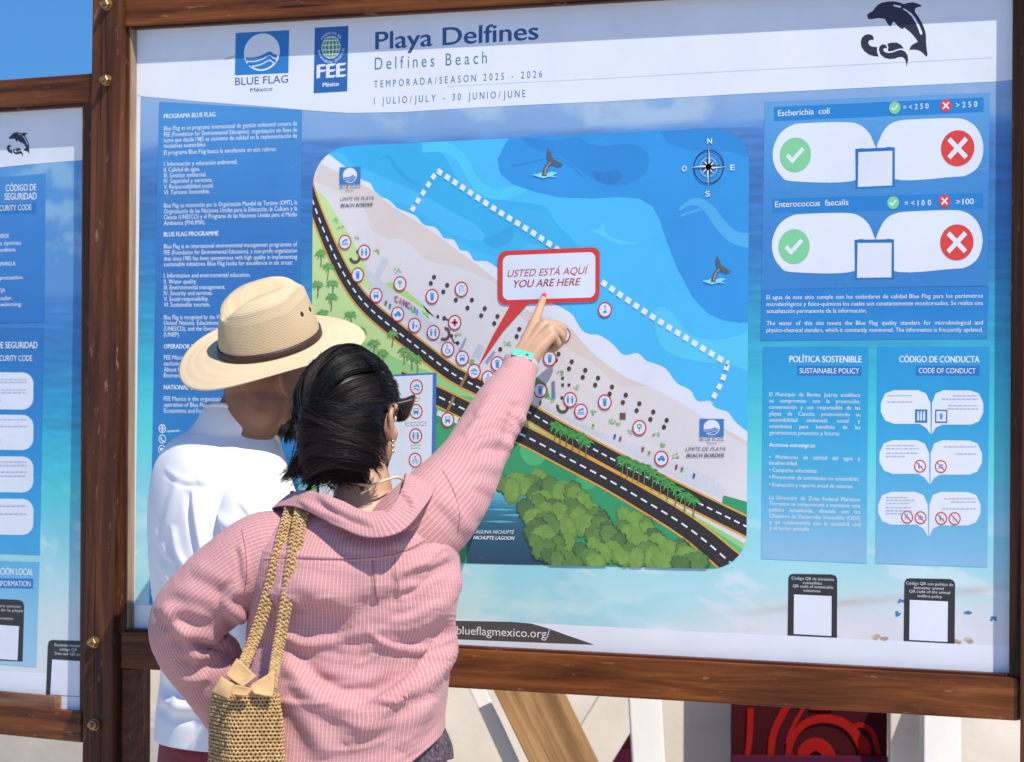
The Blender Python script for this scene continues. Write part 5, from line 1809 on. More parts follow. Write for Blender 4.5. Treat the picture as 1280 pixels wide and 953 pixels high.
def head_shape(acc, Hc, fw, rt, up, k=1.0, female=True):
    """skull, jaw, nose, lips, brow and ears, to be fused with the neck"""
    L = lambda r, f, u: Hc + (rt * r + fw * f + up * u) * k
    ax = (rt, fw, up)
    ellipsoid(acc, L(0, -0.008, 0.018), ax, (0.074 * k, 0.094 * k, 0.100 * k))
    ellipsoid(acc, L(0, 0.024, -0.030), ax, (0.061 * k, 0.066 * k, 0.082 * k))
    jw = 0.050 if female else 0.058
    ellipsoid(acc, L(0, 0.032, -0.066), ax, (jw * k, 0.050 * k, 0.044 * k))
    ellipsoid(acc, L(0, 0.066, -0.096), ax, (0.022 * k, 0.020 * k, 0.018 * k), 14, 10)      # chin
    capsule(acc, [(L(0, 0.088, 0.012), 0.008 * k), (L(0, 0.102, -0.020), 0.009 * k), (L(0, 0.104, -0.030), 0.0125 * k)], 10)     # nose
    for s in (-1, 1):
        ellipsoid(acc, L(s * 0.010, 0.094, -0.034), ax, (0.0085 * k, 0.010 * k, 0.007 * k), 10, 8)
        capsule(acc, [(L(s * 0.012, 0.084, 0.030), 0.008 * k), (L(s * 0.046, 0.070, 0.028), 0.007 * k)], 8)       # brow
        ellipsoid(acc, L(s * 0.036, 0.066, -0.022), ax, ((0.017 if female else 0.022) * k, 0.016 * k, 0.018 * k), 12, 8)                 # cheek
        # ear: rim and lobe
        E = [L(s * 0.074, 0.004, -0.030), L(s * 0.081, -0.008, -0.012), L(s * 0.086, -0.016, 0.010), L(s * 0.083, -0.008, 0.026), L(s * 0.076, 0.006, 0.020)]
        capsule(acc, [(e, 0.0052 * k) for e in E], 8)
        ellipsoid(acc, L(s * 0.075, -0.001, -0.004), ax, (0.005 * k, 0.016 * k, 0.026 * k), 12, 8)
    capsule(acc, [(L(-0.022, 0.080, -0.062), 0.005 * k), (L(0, 0.088, -0.059), 0.007 * k), (L(0.022, 0.080, -0.062), 0.005 * k)], 8)
    capsule(acc, [(L(-0.018, 0.080, -0.070), 0.005 * k), (L(0, 0.087, -0.072), 0.0075 * k), (L(0.018, 0.080, -0.070), 0.005 * k)], 8)


def face_details(Hc, fw, rt, up, parent, k=1.0):
    """eyes and brows, seen only from the board's side"""
    for s in (-1, 1):
        ac = Acc(); br = Acc()
        c = Hc + (rt * s * 0.031 + fw * 0.0765 + up * 0.006) * k
        ellipsoid(ac, c, (rt, fw, up), (0.013 * k, 0.0125 * k, 0.0095 * k), 16, 10)
        capsule(br, [(Hc + (rt * s * 0.014 + fw * 0.0905 + up * 0.030) * k, 0.0028 * k), (Hc + (rt * s * 0.034 + fw * 0.084 + up * 0.036) * k, 0.0032 * k), (Hc + (rt * s * 0.052 + fw * 0.070 + up * 0.029) * k, 0.002 * k)], 6)
        ac.obj('eye', EYE, parent, True, True)
        br.obj('eyebrow', HAIR_FLAT, parent, True, True)


EYE = noise_mat('eye', (0.5, 0.48, 0.45), (0.62, 0.6, 0.58), 30, 0.1)
HAIR_FLAT = noise_mat('dark_brow_hair', (0.008, 0.006, 0.006), (0.02, 0.014, 0.011), 300, 0.5, 0.4, 500)


def patch(name, px_pts, ydepths, mat, parent, thick=0.003, nu=10, nv=10, bulge=0.0):
    """a bent sheet through four corners given as photo pixel + plane y"""
    c = [at_y(p[0], p[1], y) for p, y in zip(px_pts, ydepths)]
    G = np.zeros((nu, nv, 3))
    nrm = np.cross(c[1] - c[0], c[3] - c[0]); nrm /= np.linalg.norm(nrm)
    for i in range(nu):
        for j in range(nv):
            s, t = i / (nu - 1), j / (nv - 1)
            G[i, j] = c[0] * (1 - s) * (1 - t) + c[1] * s * (1 - t) + c[2] * s * t + c[3] * (1 - s) * t + nrm * bulge * math.sin(math.pi * s) * (0.4 + 0.6 * math.sin(math.pi * t))
    o = mesh_np(name, G.reshape(-1, 3), grid_faces(nu, nv, False), mat, parent, True, True)
    sd = o.modifiers.new('thickness', 'SOLIDIFY'); sd.thickness = thick
    return o
# ------------------------------------------------------------------ the woman in the pink shirt
wc = at_y(435, 900, -0.65)
woman = empty('person', (float(wc[0]), float(wc[1]), 0.0))
tag(woman, 'woman in a pink striped shirt with pinned-up black hair, pointing at the map', 'person')
WS = skin_mat('tan_skin', (0.44, 0.255, 0.16), (0.54, 0.325, 0.21))
PINK = cloth_mat('pink_striped_cloth', srgb(176, 123, 126)[:3], srgb(190, 138, 140)[:3], srgb(240, 222, 220)[:3], 0.0070, 0.12, crinkle=0.45, bdist=0.0010)
AX_W, BX_W = ang(25), ang(115)              # her right, her front
W = lambda px, py, y: at_y(px, py, y)

# head frame
HF, HR = ang(92), ang(2)
HU = ZV
HCW = W(443, 528, -0.585)

# --- body: one continuous surface
acc = Acc()
head_shape(acc, HCW, HF, HR, HU, 1.0)
capsule(acc, [(HCW + np.array([0, 0, -0.03]) - HF * 0.02, 0.054), (W(452, 598, -0.612), 0.051), (W(454, 625, -0.622), 0.056), (W(452, 660, -0.63), 0.075)], 22)
# trapezius and back
capsule(acc, [(W(452, 645, -0.64), 0.05), (W(385, 672, -0.69), 0.05), (W(345, 698, -0.715), 0.046)], 16)
capsule(acc, [(W(456, 645, -0.63), 0.05), (W(505, 650, -0.605), 0.05), (W(538, 645, -0.588), 0.045)], 16)
T = rings_px([(450, 640, -0.635, 0.10, 0.06), (446, 680, -0.645, 0.125, 0.080), (442, 730, -0.65, 0.145, 0.095), (436, 800, -0.65, 0.140, 0.095), (432, 870, -0.65, 0.135, 0.095), (432, 930, -0.645, 0.178, 0.11), (434, 970, -0.64, 0.186, 0.118), (434, 1010, -0.64, 0.180, 0.115)], 40, 36, AX_W, BX_W)
add_grid(acc, T)
for s in (-1, 1):
    hip = W(434, 985, -0.64) + AX_W * s * 0.085
    kn = np.array([hip[0] + AX_W[0] * s * 0.012, hip[1] + 0.02, 0.47])
    an = np.array([kn[0] + AX_W[0] * s * 0.005, kn[1] - 0.03, 0.085])
    capsule(acc, [(hip, 0.088), ((hip + kn) / 2, 0.072), (kn, 0.052), (kn * 0.6 + an * 0.4 - BX_W * 0.012, 0.054), (an, 0.034)], 18)
    capsule(acc, [(an - BX_W * 0.03 + ZV * -0.045, 0.034), (an + BX_W * 0.06 + ZV * -0.052, 0.032), (an + BX_W * 0.14 + ZV * -0.060, 0.024)], 14, flat=0.8)
# right arm, raised
arm_r = [(W(540, 642, -0.585), 0.045), (W(570, 607, -0.51), 0.044), (W(598, 559, -0.39), 0.039), (W(624, 512, -0.265), 0.035), (W(645, 471, -0.165), 0.027), (W(651, 456, -0.135), 0.025)]
capsule(acc, arm_r, 18)
# left arm, hand on hip
arm_l = [(W(340, 704, -0.715), 0.043), (W(296, 722, -0.75), 0.042), (W(258, 744, -0.765), 0.040), (W(228, 778, -0.762), 0.034), (W(238, 820, -0.725), 0.034), (W(264, 865, -0.675), 0.030), (W(300, 925, -0.60), 0.024)]
capsule(acc, arm_l, 18)


def finger(acc, pts, r0, r1):
    P = [W(*p) for p in pts]
    n = len(P)
    capsule(acc, [(p, r0 + (r1 - r0) * i / (n - 1)) for i, p in enumerate(P)], 12)


wr = W(651, 456, -0.135)
MCP = [(668, 404, -0.068), (681, 405, -0.072), (689, 411, -0.082), (690, 420, -0.093)]
for k, m_ in enumerate(MCP):
    capsule(acc, [(wr + (W(*m_) - wr) * 0.02 + RT * (k - 1.5) * 0.009, 0.0165), (wr * 0.5 + W(*m_) * 0.5 + RT * (k - 1.5) * 0.002, 0.0145), (W(*m_), (0.0118, 0.0118, 0.0112, 0.0105)[k])], 14)
finger(acc, [MCP[0], (672.5, 391.5, -0.044), (677, 379.5, -0.024), (679.6, 371.5, -0.0085)], 0.0104, 0.0066)                 # index, extended
finger(acc, [MCP[1], (696, 408, -0.052), (703.5, 413, -0.040), (702, 424, -0.033), (694, 430, -0.040)], 0.0104, 0.0072)     # middle, curled
finger(acc, [MCP[2], (698, 415, -0.066), (702.5, 421, -0.058), (699, 431, -0.050), (691, 434, -0.058)], 0.0098, 0.0070)
finger(acc, [MCP[3], (695, 425, -0.080), (697.5, 431, -0.074), (692, 437, -0.067), (686, 437, -0.072)], 0.0088, 0.0064)
finger(acc, [(656, 442, -0.112), (658, 424, -0.082), (668, 413, -0.058), (682, 414, -0.046)], 0.0135, 0.0085)               # thumb, folded in front
# left hand resting on the hip
hp = W(300, 925, -0.60)
for k in range(4):
    d = -BX_W * 0 + AX_W * 0.05 + ZV * (-0.03 - 0.012 * k) + BX_W * (0.05 - 0.012 * k)
    capsule(acc, [(hp, 0.015), (hp + d * 0.9, 0.011), (hp + d * 1.5, 0.0085), (hp + d * 1.5 + AX_W * 0.02 + BX_W * 0.012, 0.0075)], 10)
capsule(acc, [(hp, 0.014), (hp + AX_W * 0.02 - BX_W * 0.03, 0.011), (hp + AX_W * 0.045 - BX_W * 0.04 - ZV * 0.01, 0.008)], 10)
body_w = remesh_body('body', acc, WS, woman, 0.0032, 3)
face_details(HCW, HF, HR, HU, woman)
NAIL = noise_mat('red_nail_polish', (0.55, 0.03, 0.05), (0.62, 0.05, 0.07), 40, 0.15)
ac = Acc()
tip = W(679.4, 373.2, -0.0105); tdir = W(679.6, 371.5, -0.0085) - W(677, 379.5, -0.024); tdir /= np.linalg.norm(tdir)
nup = -FW * 0.7 + UP * 0.5; nup = nup - tdir * (nup @ tdir); nup /= np.linalg.norm(nup)
ellipsoid(ac, tip + nup * 0.0048 + tdir * 0.003, (np.cross(tdir, nup), tdir, nup), (0.0048, 0.0085, 0.0026), 16, 10)
ac.obj('fingernail', NAIL, woman, True, True)

# --- shirt body
SH = rings_px([(452, 636, -0.650, 0.085, 0.070), (449, 642, -0.648, 0.118, 0.086), (447, 652, -0.648, 0.150, 0.100), (445, 668, -0.650, 0.174, 0.113), (443, 692, -0.652, 0.190, 0.136), (442, 728, -0.655, 0.192, 0.138), (440, 752, -0.655, 0.191, 0.127),
               (438, 785, -0.655, 0.189, 0.103), (434, 825, -0.655, 0.188, 0.106), (431, 862, -0.654, 0.188, 0.126), (430, 892, -0.652, 0.188, 0.139), (428, 940, -0.650, 0.186, 0.140), (428, 972, -0.650, 0.186, 0.142)], 250, 360, AX_W, BX_W, 2.25)
# shirt-tail hem: cut higher at the sides than at the back
thv = np.linspace(0, 2 * math.pi, 360, endpoint=False)
lift = 0.085 * np.abs(np.cos(thv)) ** 2.2
tt = np.linspace(0, 1, 250)
SH[..., 2] += (smoothstep(0.62, 1.0, tt)[:, None] ** 1.5) * lift[None]
FOLDS_SH = [
    ([(585, 700), (560, 735), (520, 765), (470, 782), (420, 790)], 12, 0.012),          # from the raised armpit across the back
    ([(578, 745), (550, 770), (505, 792), (450, 808)], 10, 0.007),
    ([(570, 680), (530, 700), (490, 720)], 9, 0.005),
    ([(572, 765), (560, 810), (530, 850), (490, 876), (445, 884), (405, 872), (375, 850), (352, 822)], 9, 0.017),   # the big hanging swag
    ([(558, 850), (520, 888), (480, 905), (440, 900), (400, 880), (365, 855)], 10, 0.008),
    ([(545, 800), (515, 850), (470, 895), (430, 930)], 11, 0.009),
    ([(540, 870), (520, 905), (500, 940)], 10, 0.006),
    ([(330, 745), (370, 735), (410, 745), (450, 765)], 11, 0.008),
    ([(318, 770), (350, 790), (390, 800), (430, 800)], 9, 0.005),
    ([(345, 860), (380, 890), (400, 925), (405, 950)], 12, 0.008),
    ([(468, 702), (470, 725), (473, 756)], 4.5, 0.0040),                                   # box pleat
    ([(494, 706), (498, 730), (504, 758)], 4.9, 0.0030),
    ([(410, 660), (440, 680), (475, 685), (520, 668)], 9, 0.004),
    ([(540, 650), (520, 672), (480, 690)], 8, 0.004),
]
for ln, w_, a_ in FOLDS_SH:
    SH = fold(SH, ln, w_, a_ * (0.8 if w_ < 5 else 0.95), asym=0.5) if w_ < 5 else fold(SH, ln, w_ * 1.35, a_ * 1.3, asym=0.55)
# small crisp creases, radiating from the armpits and gathering over the waist
rc = random.Random(21)
for k in range(34):
    if k < 12:
        x0, y0 = rc.uniform(545, 578), rc.uniform(670, 765); L_ = rc.uniform(35, 75); a = math.radians(rc.uniform(140, 172))
    elif k < 20:
        x0, y0 = rc.uniform(312, 345), rc.uniform(715, 800); L_ = rc.uniform(40, 100); a = math.radians(rc.uniform(5, 40))
    else:
        x0, y0 = rc.uniform(360, 530), rc.uniform(780, 920); L_ = rc.uniform(40, 100); a = math.radians(rc.choice([rc.uniform(-30, 25), rc.uniform(150, 200)]))
    x1, y1 = x0 + L_ * math.cos(a), y0 + L_ * math.sin(a)
    SH = fold(SH, [(x0, y0), ((x0 + x1) / 2 + rc.uniform(-6, 6), (y0 + y1) / 2 + rc.uniform(2, 9)), (x1, y1)], rc.uniform(3.5, 6.5), rc.uniform(0.0018, 0.0042), 0.45, front=0.3)
# yoke seam
SH = fold(SH, [(318, 688), (360, 694), (410, 697), (455, 697), (500, 690), (545, 668), (580, 640)], 2.4, 0.0028, 0.9, 1.6)
SH = wrinkle(SH, 0.0055, 5, 7, 5, 1.05)
SH = wrinkle(SH, 0.0015, 16, 28, 6, 1.05)
SH = wrinkle(SH, 0.0012, 26, 90, 8, 1.05)
shirt = cloth_obj('shirt', SH, PINK, woman, 1.02)
SHB = BVHTree.FromPolygons([Vector(v) for v in SH.reshape(-1, 3)], grid_faces(250, 360))

# --- sleeves
SR = limb([(W(492, 690, -0.615), 0.090), (W(526, 657, -0.605), 0.082), (W(548, 634, -0.575), 0.079), (W(570, 607, -0.51), 0.071), (W(590, 575, -0.43), 0.060), (W(607, 543, -0.345), 0.055), (W(624, 512, -0.265), 0.052), (W(638, 488, -0.205), 0.045), (W(647, 468, -0.160), 0.0355), (W(649.5, 461, -0.147), 0.034)], 210, 220, None, 1.0)
for ln, w_, a_ in [([(582, 566), (602, 552), (628, 552), (650, 570)], 6, 0.010), ([(580, 548), (600, 530), (625, 527), (652, 545)], 5.5, 0.010), ([(592, 520), (612, 512), (640, 520), (658, 534)], 5.5, 0.009), ([(600, 506), (620, 496), (645, 500), (660, 512)], 5, 0.006),
                   ([(655, 505), (650, 530), (640, 560), (628, 580)], 7, 0.008), ([(575, 585), (605, 580), (635, 590)], 7, 0.005), ([(560, 600), (585, 620), (600, 650)], 8, 0.004), ([(545, 620), (570, 640), (590, 670)], 8, 0.005), ([(590, 600), (610, 610), (622, 622)], 6, 0.004)]:
    SR = fold(SR, ln, w_ * 1.15, a_ * 0.95, asym=0.55)
SR = wrinkle(SR, 0.0022, 24, 40, 15, 0.36)
sleeve_r = cloth_obj('sleeve', SR, PINK, shirt, 0.36)
cfk = Acc()

SL = limb([(W(392, 702, -0.675), 0.090), (W(356, 696, -0.70), 0.083), (W(330, 698, -0.725), 0.081), (W(296, 716, -0.75), 0.076), (W(262, 745, -0.765), 0.073), (W(236, 772, -0.768), 0.069), (W(237, 803, -0.748), 0.069), (W(262, 838, -0.712), 0.068), (W(281, 873, -0.672), 0.060), (W(295, 905, -0.63), 0.048), (W(302, 922, -0.605), 0.040)], 230, 220, None, 1.0)
for ln, w_, a_ in [([(205, 790), (240, 790), (275, 800), (305, 815)], 7, 0.010), ([(195, 770), (230, 760), (270, 770)], 8, 0.006), ([(300, 735), (285, 750), (300, 775), (315, 790)], 6, 0.008), ([(222, 815), (250, 820), (285, 815)], 6, 0.008),
                   ([(210, 735), (250, 745), (290, 765), (315, 785)], 8, 0.005), ([(240, 705), (270, 720), (310, 745)], 8, 0.004), ([(225, 850), (245, 850), (262, 845)], 5, 0.006), ([(300, 680), (306, 700), (308, 730)], 4, 0.004), ([(205, 755), (215, 775), (235, 800), (250, 830)], 6, 0.006)]:
    SL = fold(SL, ln, w_ * 1.25, a_ * 1.15, asym=0.55)
SL = wrinkle(SL, 0.0024, 24, 36, 25, 0.38)
sleeve_l = cloth_obj('sleeve', SL, PINK, shirt, 0.38)

# stitched seams
SEAM = noise_mat('pink_seam_thread', srgb(128, 76, 82)[:3], srgb(150, 96, 100)[:3], 300, 0.9)


def seam(name, G, pts, mat, parent, r=0.0011, n=90, off=0.0008):
    t = BVHTree.FromPolygons([Vector(v) for v in G.reshape(-1, 3)], grid_faces(G.shape[0], G.shape[1]))
    P = []
    for x, y in spline(pts, n):
        d = ray(x, y); h = t.ray_cast(Vector(CAM), Vector(d))
        if h[0] is not None: P.append(np.array(h[0]) - d * off)
    if len(P) < 4: return
    P = np.array(P)
    P[1:-1] = (P[:-2] + P[1:-1] * 2 + P[2:]) / 4
    ac = Acc(); ac.add(*tube(P, r, 6))
    ac.obj(name, mat, parent, True, True)


seam('yoke_seam', SH, [(330, 700), (360, 698), (410, 699), (455, 698), (500, 691), (540, 670), (562, 652)], SEAM, shirt, 0.0010)
seam('pleat_seam', SH, [(466, 700), (468, 725), (472, 757)], SEAM, shirt, 0.0009)
seam('pleat_seam', SH, [(492, 694), (495, 715), (498, 735)], SEAM, shirt, 0.0006)
seam('armhole_seam', SL, [(302, 662), (307, 690), (308, 720), (305, 742)], SEAM, shirt, 0.0009)
seam('armhole_seam', SR, [(553, 588), (566, 612), (574, 640), (572, 668)], SEAM, shirt, 0.0009)

# --- collar: a loose fold-over band standing round the neck
fr = at_y(470, 628, -0.545)
ci = [W(365, 626, -0.70), W(384, 622, -0.735), W(420, 634, -0.735), W(455, 648, -0.735), W(483, 652, -0.728), W(500, 630, -0.70), W(506, 606, -0.64), W(498, 632, -0.575), W(466, 668, -0.535), W(420, 666, -0.55), W(380, 640, -0.63)]
ct = [W(357, 622, -0.70), W(380, 614, -0.745), W(420, 624, -0.765), W(455, 640, -0.772), W(482, 643, -0.760), W(502, 616, -0.705), W(508, 592, -0.645), W(500, 620, -0.575), W(466, 660, -0.53), W(420, 660, -0.545), W(376, 632, -0.63)]
co = [W(340, 636, -0.715), W(372, 634, -0.768), W(418, 656, -0.790), W(460, 672, -0.792), W(502, 664, -0.772), W(533, 630, -0.705), W(545, 606, -0.625), W(520, 635, -0.56), W(466, 680, -0.515), W(415, 680, -0.53), W(362, 648, -0.63)]
R1, R2, R3 = closed_spline(ci, 220), closed_spline(ct, 220), closed_spline(co, 220)
mid = (R2 + R3) / 2 + (R2 - R2.mean(0)) * 0.010
rows = spline([R1.ravel(), (R1 * 0.5 + R2 * 0.5).ravel(), R2.ravel(), mid.ravel(), R3.ravel()], 26).reshape(26, 220, 3)
CG = rows
for ln, w_, a_ in [([(396, 618), (430, 640), (470, 655)], 5, 0.006), ([(372, 624), (400, 640), (440, 655)], 4, 0.004), ([(500, 612), (512, 622), (520, 636)], 4, 0.005)]:
    CG = fold(CG, ln, w_, a_)
CG = wrinkle(CG, 0.002, 20, 40, 35, 0.6)
cloth_obj('collar', CG, PINK, shirt, 0.62, 0.0014)
# lapel standing off the right shoulder
patch('collar_flap', [(505, 594), (556, 590), (553, 622), (512, 646)], [-0.645, -0.60, -0.62, -0.70], cloth_mat('pink_cloth_plain', srgb(208, 144, 150)[:3], srgb(220, 158, 162)[:3]), shirt, 0.003, 14, 14, 0.012)

# --- shorts showing below the hem
SHORT = noise_mat('patterned_dark_cloth', (0.012, 0.014, 0.02), (0.16, 0.11, 0.15), 150, 0.8, 0.2, 300)
GT = rings_px([(432, 898, -0.645, 0.172, 0.112), (433, 915, -0.645, 0.184, 0.117), (434, 932, -0.64, 0.192, 0.122), (434, 946, -0.64, 0.194, 0.124)], 30, 120, AX_W, BX_W)
cloth_obj('shorts', GT, SHORT, woman, 1.0)
wb = Acc()

# --- hair
base = Acc()
ellipsoid(base, HCW - HR * 0.004 - HF * 0.014 + HU * 0.018, (HR, HF, HU), (0.080, 0.098, 0.110), 40, 28)
BUN = W(428, 549, -0.712)
ellipsoid(base, BUN, (RT, -FW, UP), (0.072, 0.052, 0.050), 36, 24)
ellipsoid(base, W(420, 578, -0.68), (RT * 0.97 - UP * 0.24, -FW, UP * 0.97 + RT * 0.24), (0.056, 0.040, 0.036), 24, 16)
paths, rad, tones = [], [], []
HC2 = HCW - HR * 0.004 - HF * 0.014 + HU * 0.018
rr = random.Random(5)
GP = np.array([-0.34, -0.93, -0.12]); GP /= np.linalg.norm(GP)               # where the hair is gathered (right, front, up)
locks = {}
for i in range(3000):
    # start along the front hairline, temples and nape
    q_ = rr.random()
    if q_ < 0.75:
        a = rr.uniform(-0.15, math.pi + 0.15)
        s_ = np.array([math.cos(a) * 0.92, 0.50 - 0.25 * abs(math.cos(a)), max(-0.25, math.sin(a) * 0.90)])
    else:
        a = rr.uniform(math.pi, 2 * math.pi)
        s_ = np.array([math.cos(a) * 0.95, -0.25 + 0.45 * abs(math.cos(a)) + rr.uniform(-0.1, 0.1), -0.55 - 0.3 * abs(math.sin(a))])
    s_ = s_ + np.array([rr.gauss(0, 0.05) for _ in range(3)])
    s_ /= np.linalg.norm(s_)
    key = (round(s_[0] * 3.2), round(s_[1] * 3.2), round(s_[2] * 3.2))
    if key not in locks:
        lk = GP + np.array([rr.gauss(0, 0.13), 0, rr.gauss(0, 0.12)])
        locks[key] = (s_.copy(), lk / np.linalg.norm(lk), rr.uniform(0.001, 0.013), rr.uniform(2, 5), rr.uniform(0, 6.28), max(0.0, rr.gauss(0.12, 0.22)))
    gs, e_, lay, wf, wp, ltone = locks[key]
    e_ = e_ + np.array([rr.gauss(0, 0.025), 0, rr.gauss(0, 0.025)]); e_ /= np.linalg.norm(e_)
    t = np.linspace(0, 1, 20)[:, None]
    sm = s_ * (1 - t) ** 1.0 + (gs * 0.55 + s_ * 0.45) * t; sm /= np.linalg.norm(sm, axis=1)[:, None]
    om = np.arccos(np.clip(sm @ e_, -1, 1))[:, None]
    u = (np.sin((1 - t) * om) * sm + np.sin(t * om) * e_) / np.sin(om)
    sag = np.cross(e_, gs); sag /= np.linalg.norm(sag) + 1e-9
    u = u + sag * 0.07 * np.sin(t * math.pi) * math.sin(wp) + rr.gauss(0, 0.012) * sag * np.sin(t * math.pi)
    u /= np.linalg.norm(u, axis=1)[:, None]
    lay = lay + rr.uniform(-0.002, 0.003)
    wob = 0.018 * np.sin(t * wf + wp) * np.sin(t * math.pi) + (0.02 * rr.random() * np.sin(t * math.pi) if rr.random() < 0.06 else 0)
    r_ = np.array([0.081, 0.100, 0.112]) + lay
    loc = u * r_ * (1 + wob)
    # volume at the crown
    if np.any((loc[:, 0] > 0.060) & (loc[:, 1] > -0.045) & (loc[:, 2] < 0.006)): continue
    P = HC2 + loc[:, :1] * HR + loc[:, 1:2] * HF + loc[:, 2:] * HU
    paths.append(P); rad.append(rr.uniform(0.0005, 0.0010)); tones.append(ltone * rr.uniform(0.4, 1.4) * (1.6 if loc[12, 0] < 0 and loc[12, 2] < 0.05 else 0.6))
bl = [(rr.uniform(-1.1, 1.3), rr.uniform(-1.8, -0.7), rr.uniform(0.5, 1.7), rr.uniform(-0.02, 0.13), rr.uniform(0.006, 0.036), rr.gauss(-0.10, 0.20), max(0, rr.gauss(0.1, 0.25))) for _ in range(80)]
for i in range(2300):
    # strands folded over the roll of hair, from the gathering point on the left, over and down to the right
    low = rr.random() < 0.32
    c0 = W(420, 578, -0.68) if low else BUN
    rx_, ry_, rz_ = (0.057, 0.042, 0.037) if low else (0.074, 0.055, 0.052)
    bv = bl[rr.randrange(80)]
    v = bv[0] + rr.gauss(0, 0.06)
    a0, a1 = bv[1] + rr.gauss(0, 0.06), bv[2] + rr.gauss(0, 0.06)
    t = np.linspace(a0, a1, 20)
    k = 1.0 + bv[3] + rr.uniform(-0.015, 0.02)
    dep = max(0.08, math.cos(v)) ** 0.6
    bow = (bv[4] + rr.gauss(0, 0.002)) * (np.cos(t) - 0.4)
    tilt = bv[5] + rr.gauss(0, 0.03)
    X_ = np.sin(t) * rx_ * k * (0.45 + 0.55 * dep)
    Z_ = math.sin(v) * rz_ * k + bow * math.cos(v) + X_ * tilt + 0.003 * np.sin(t * rr.uniform(1.5, 5) + i)
    P = c0 + np.outer(X_, RT) + np.outer(np.cos(t) * ry_ * k * dep, -FW) + np.outer(Z_, UP)
    paths.append(P); rad.append(rr.uniform(0.0005, 0.0010)); tones.append(bv[6] * rr.uniform(0.4, 1.4))
for i in range(620):
    # short ends escaping low on the left, and a few flyaways
    st = W(rr.uniform(382, 432), rr.uniform(555, 600), -0.70 + rr.uniform(-0.03, 0.03))
    if i < 330:
        en = W(rr.gauss(373, 9), rr.gauss(590, 11), -0.70 + rr.uniform(-0.03, 0.05))
    elif i < 430:
        en = W(rr.uniform(395, 452), rr.uniform(596, 622), -0.66 + rr.uniform(-0.05, 0.02))
    else:
        a = rr.uniform(0.35, 4.3); b_ = a + rr.uniform(-0.5, 0.5)
        st = W(433 + 58 * math.cos(a), 522 - 74 * math.sin(a), -0.62); en = W(433 + rr.uniform(64, 76) * math.cos(b_), 522 - rr.uniform(80, 93) * math.sin(b_), -0.63)
    md_ = (st + en) / 2 + UP * rr.uniform(-0.004, 0.012) - FW * rr.uniform(0, 0.015) + RT * rr.uniform(-0.006, 0.006)
    paths.append(spline([st, md_, en], 12)); rad.append(rr.uniform(0.0004, 0.0009)); tones.append(max(0, rr.gauss(0.2, 0.3)))
for i in range(420):
    # the loose tail that escapes to the lower left
    st = W(rr.gauss(388, 7), rr.gauss(556, 8), -0.715 + rr.uniform(-0.02, 0.02))
    f_ = rr.random()
    en = W(382 - 30 * f_ + rr.gauss(0, 4), 584 + 17 * f_ + rr.gauss(0, 4), -0.715 + rr.uniform(-0.02, 0.03))
    md_ = st * 0.45 + en * 0.55 + RT * rr.uniform(-0.001, 0.008) + UP * rr.uniform(-0.008, 0.001) - FW * rr.uniform(0, 0.008)
    paths.append(spline([st, md_, en], 12)); rad.append(rr.uniform(0.0005, 0.0009)); tones.append(max(0, rr.gauss(0.35, 0.35)))
hair_w = strands_obj('hair', paths, rad, woman, base, tones)

# --- small things she wears
GOLD = noise_mat('gold_metal', (0.75, 0.5, 0.22), (0.85, 0.62, 0.32), 50, 0.25, metal=1.0)
CORD = noise_mat('cream_cord', (0.62, 0.52, 0.38), (0.74, 0.64, 0.5), 200, 0.7, 0.4, 300)
nk = [W(441, 604, -0.672), W(462, 607, -0.682), W(480, 601, -0.668), W(496, 597, -0.632), W(503, 604, -0.585), W(480, 625, -0.545), W(440, 620, -0.555), W(412, 608, -0.60), W(420, 603, -0.65)]
ac = Acc(); ac.add(*tube(closed_spline(nk, 120), 0.0024, 8, close=True))
ell = Acc()
nkl = ac.obj('necklace', CORD, None, True)
tag(nkl, 'thin cream cord necklace around the neck of the woman in pink', 'necklace')
ac = Acc()
EAR = HCW + HR * 0.083 - HF * 0.002 - HU * 0.034
for k in range(3):
    ellipsoid(ac, EAR - HU * 0.009 * k, (HR, HF, HU), (0.0032, 0.0032, 0.0036), 12, 8)
er = ac.obj('earring', GOLD, None, True)
tag(er, 'small gold bead earring hanging from the right ear of the woman', 'earring')
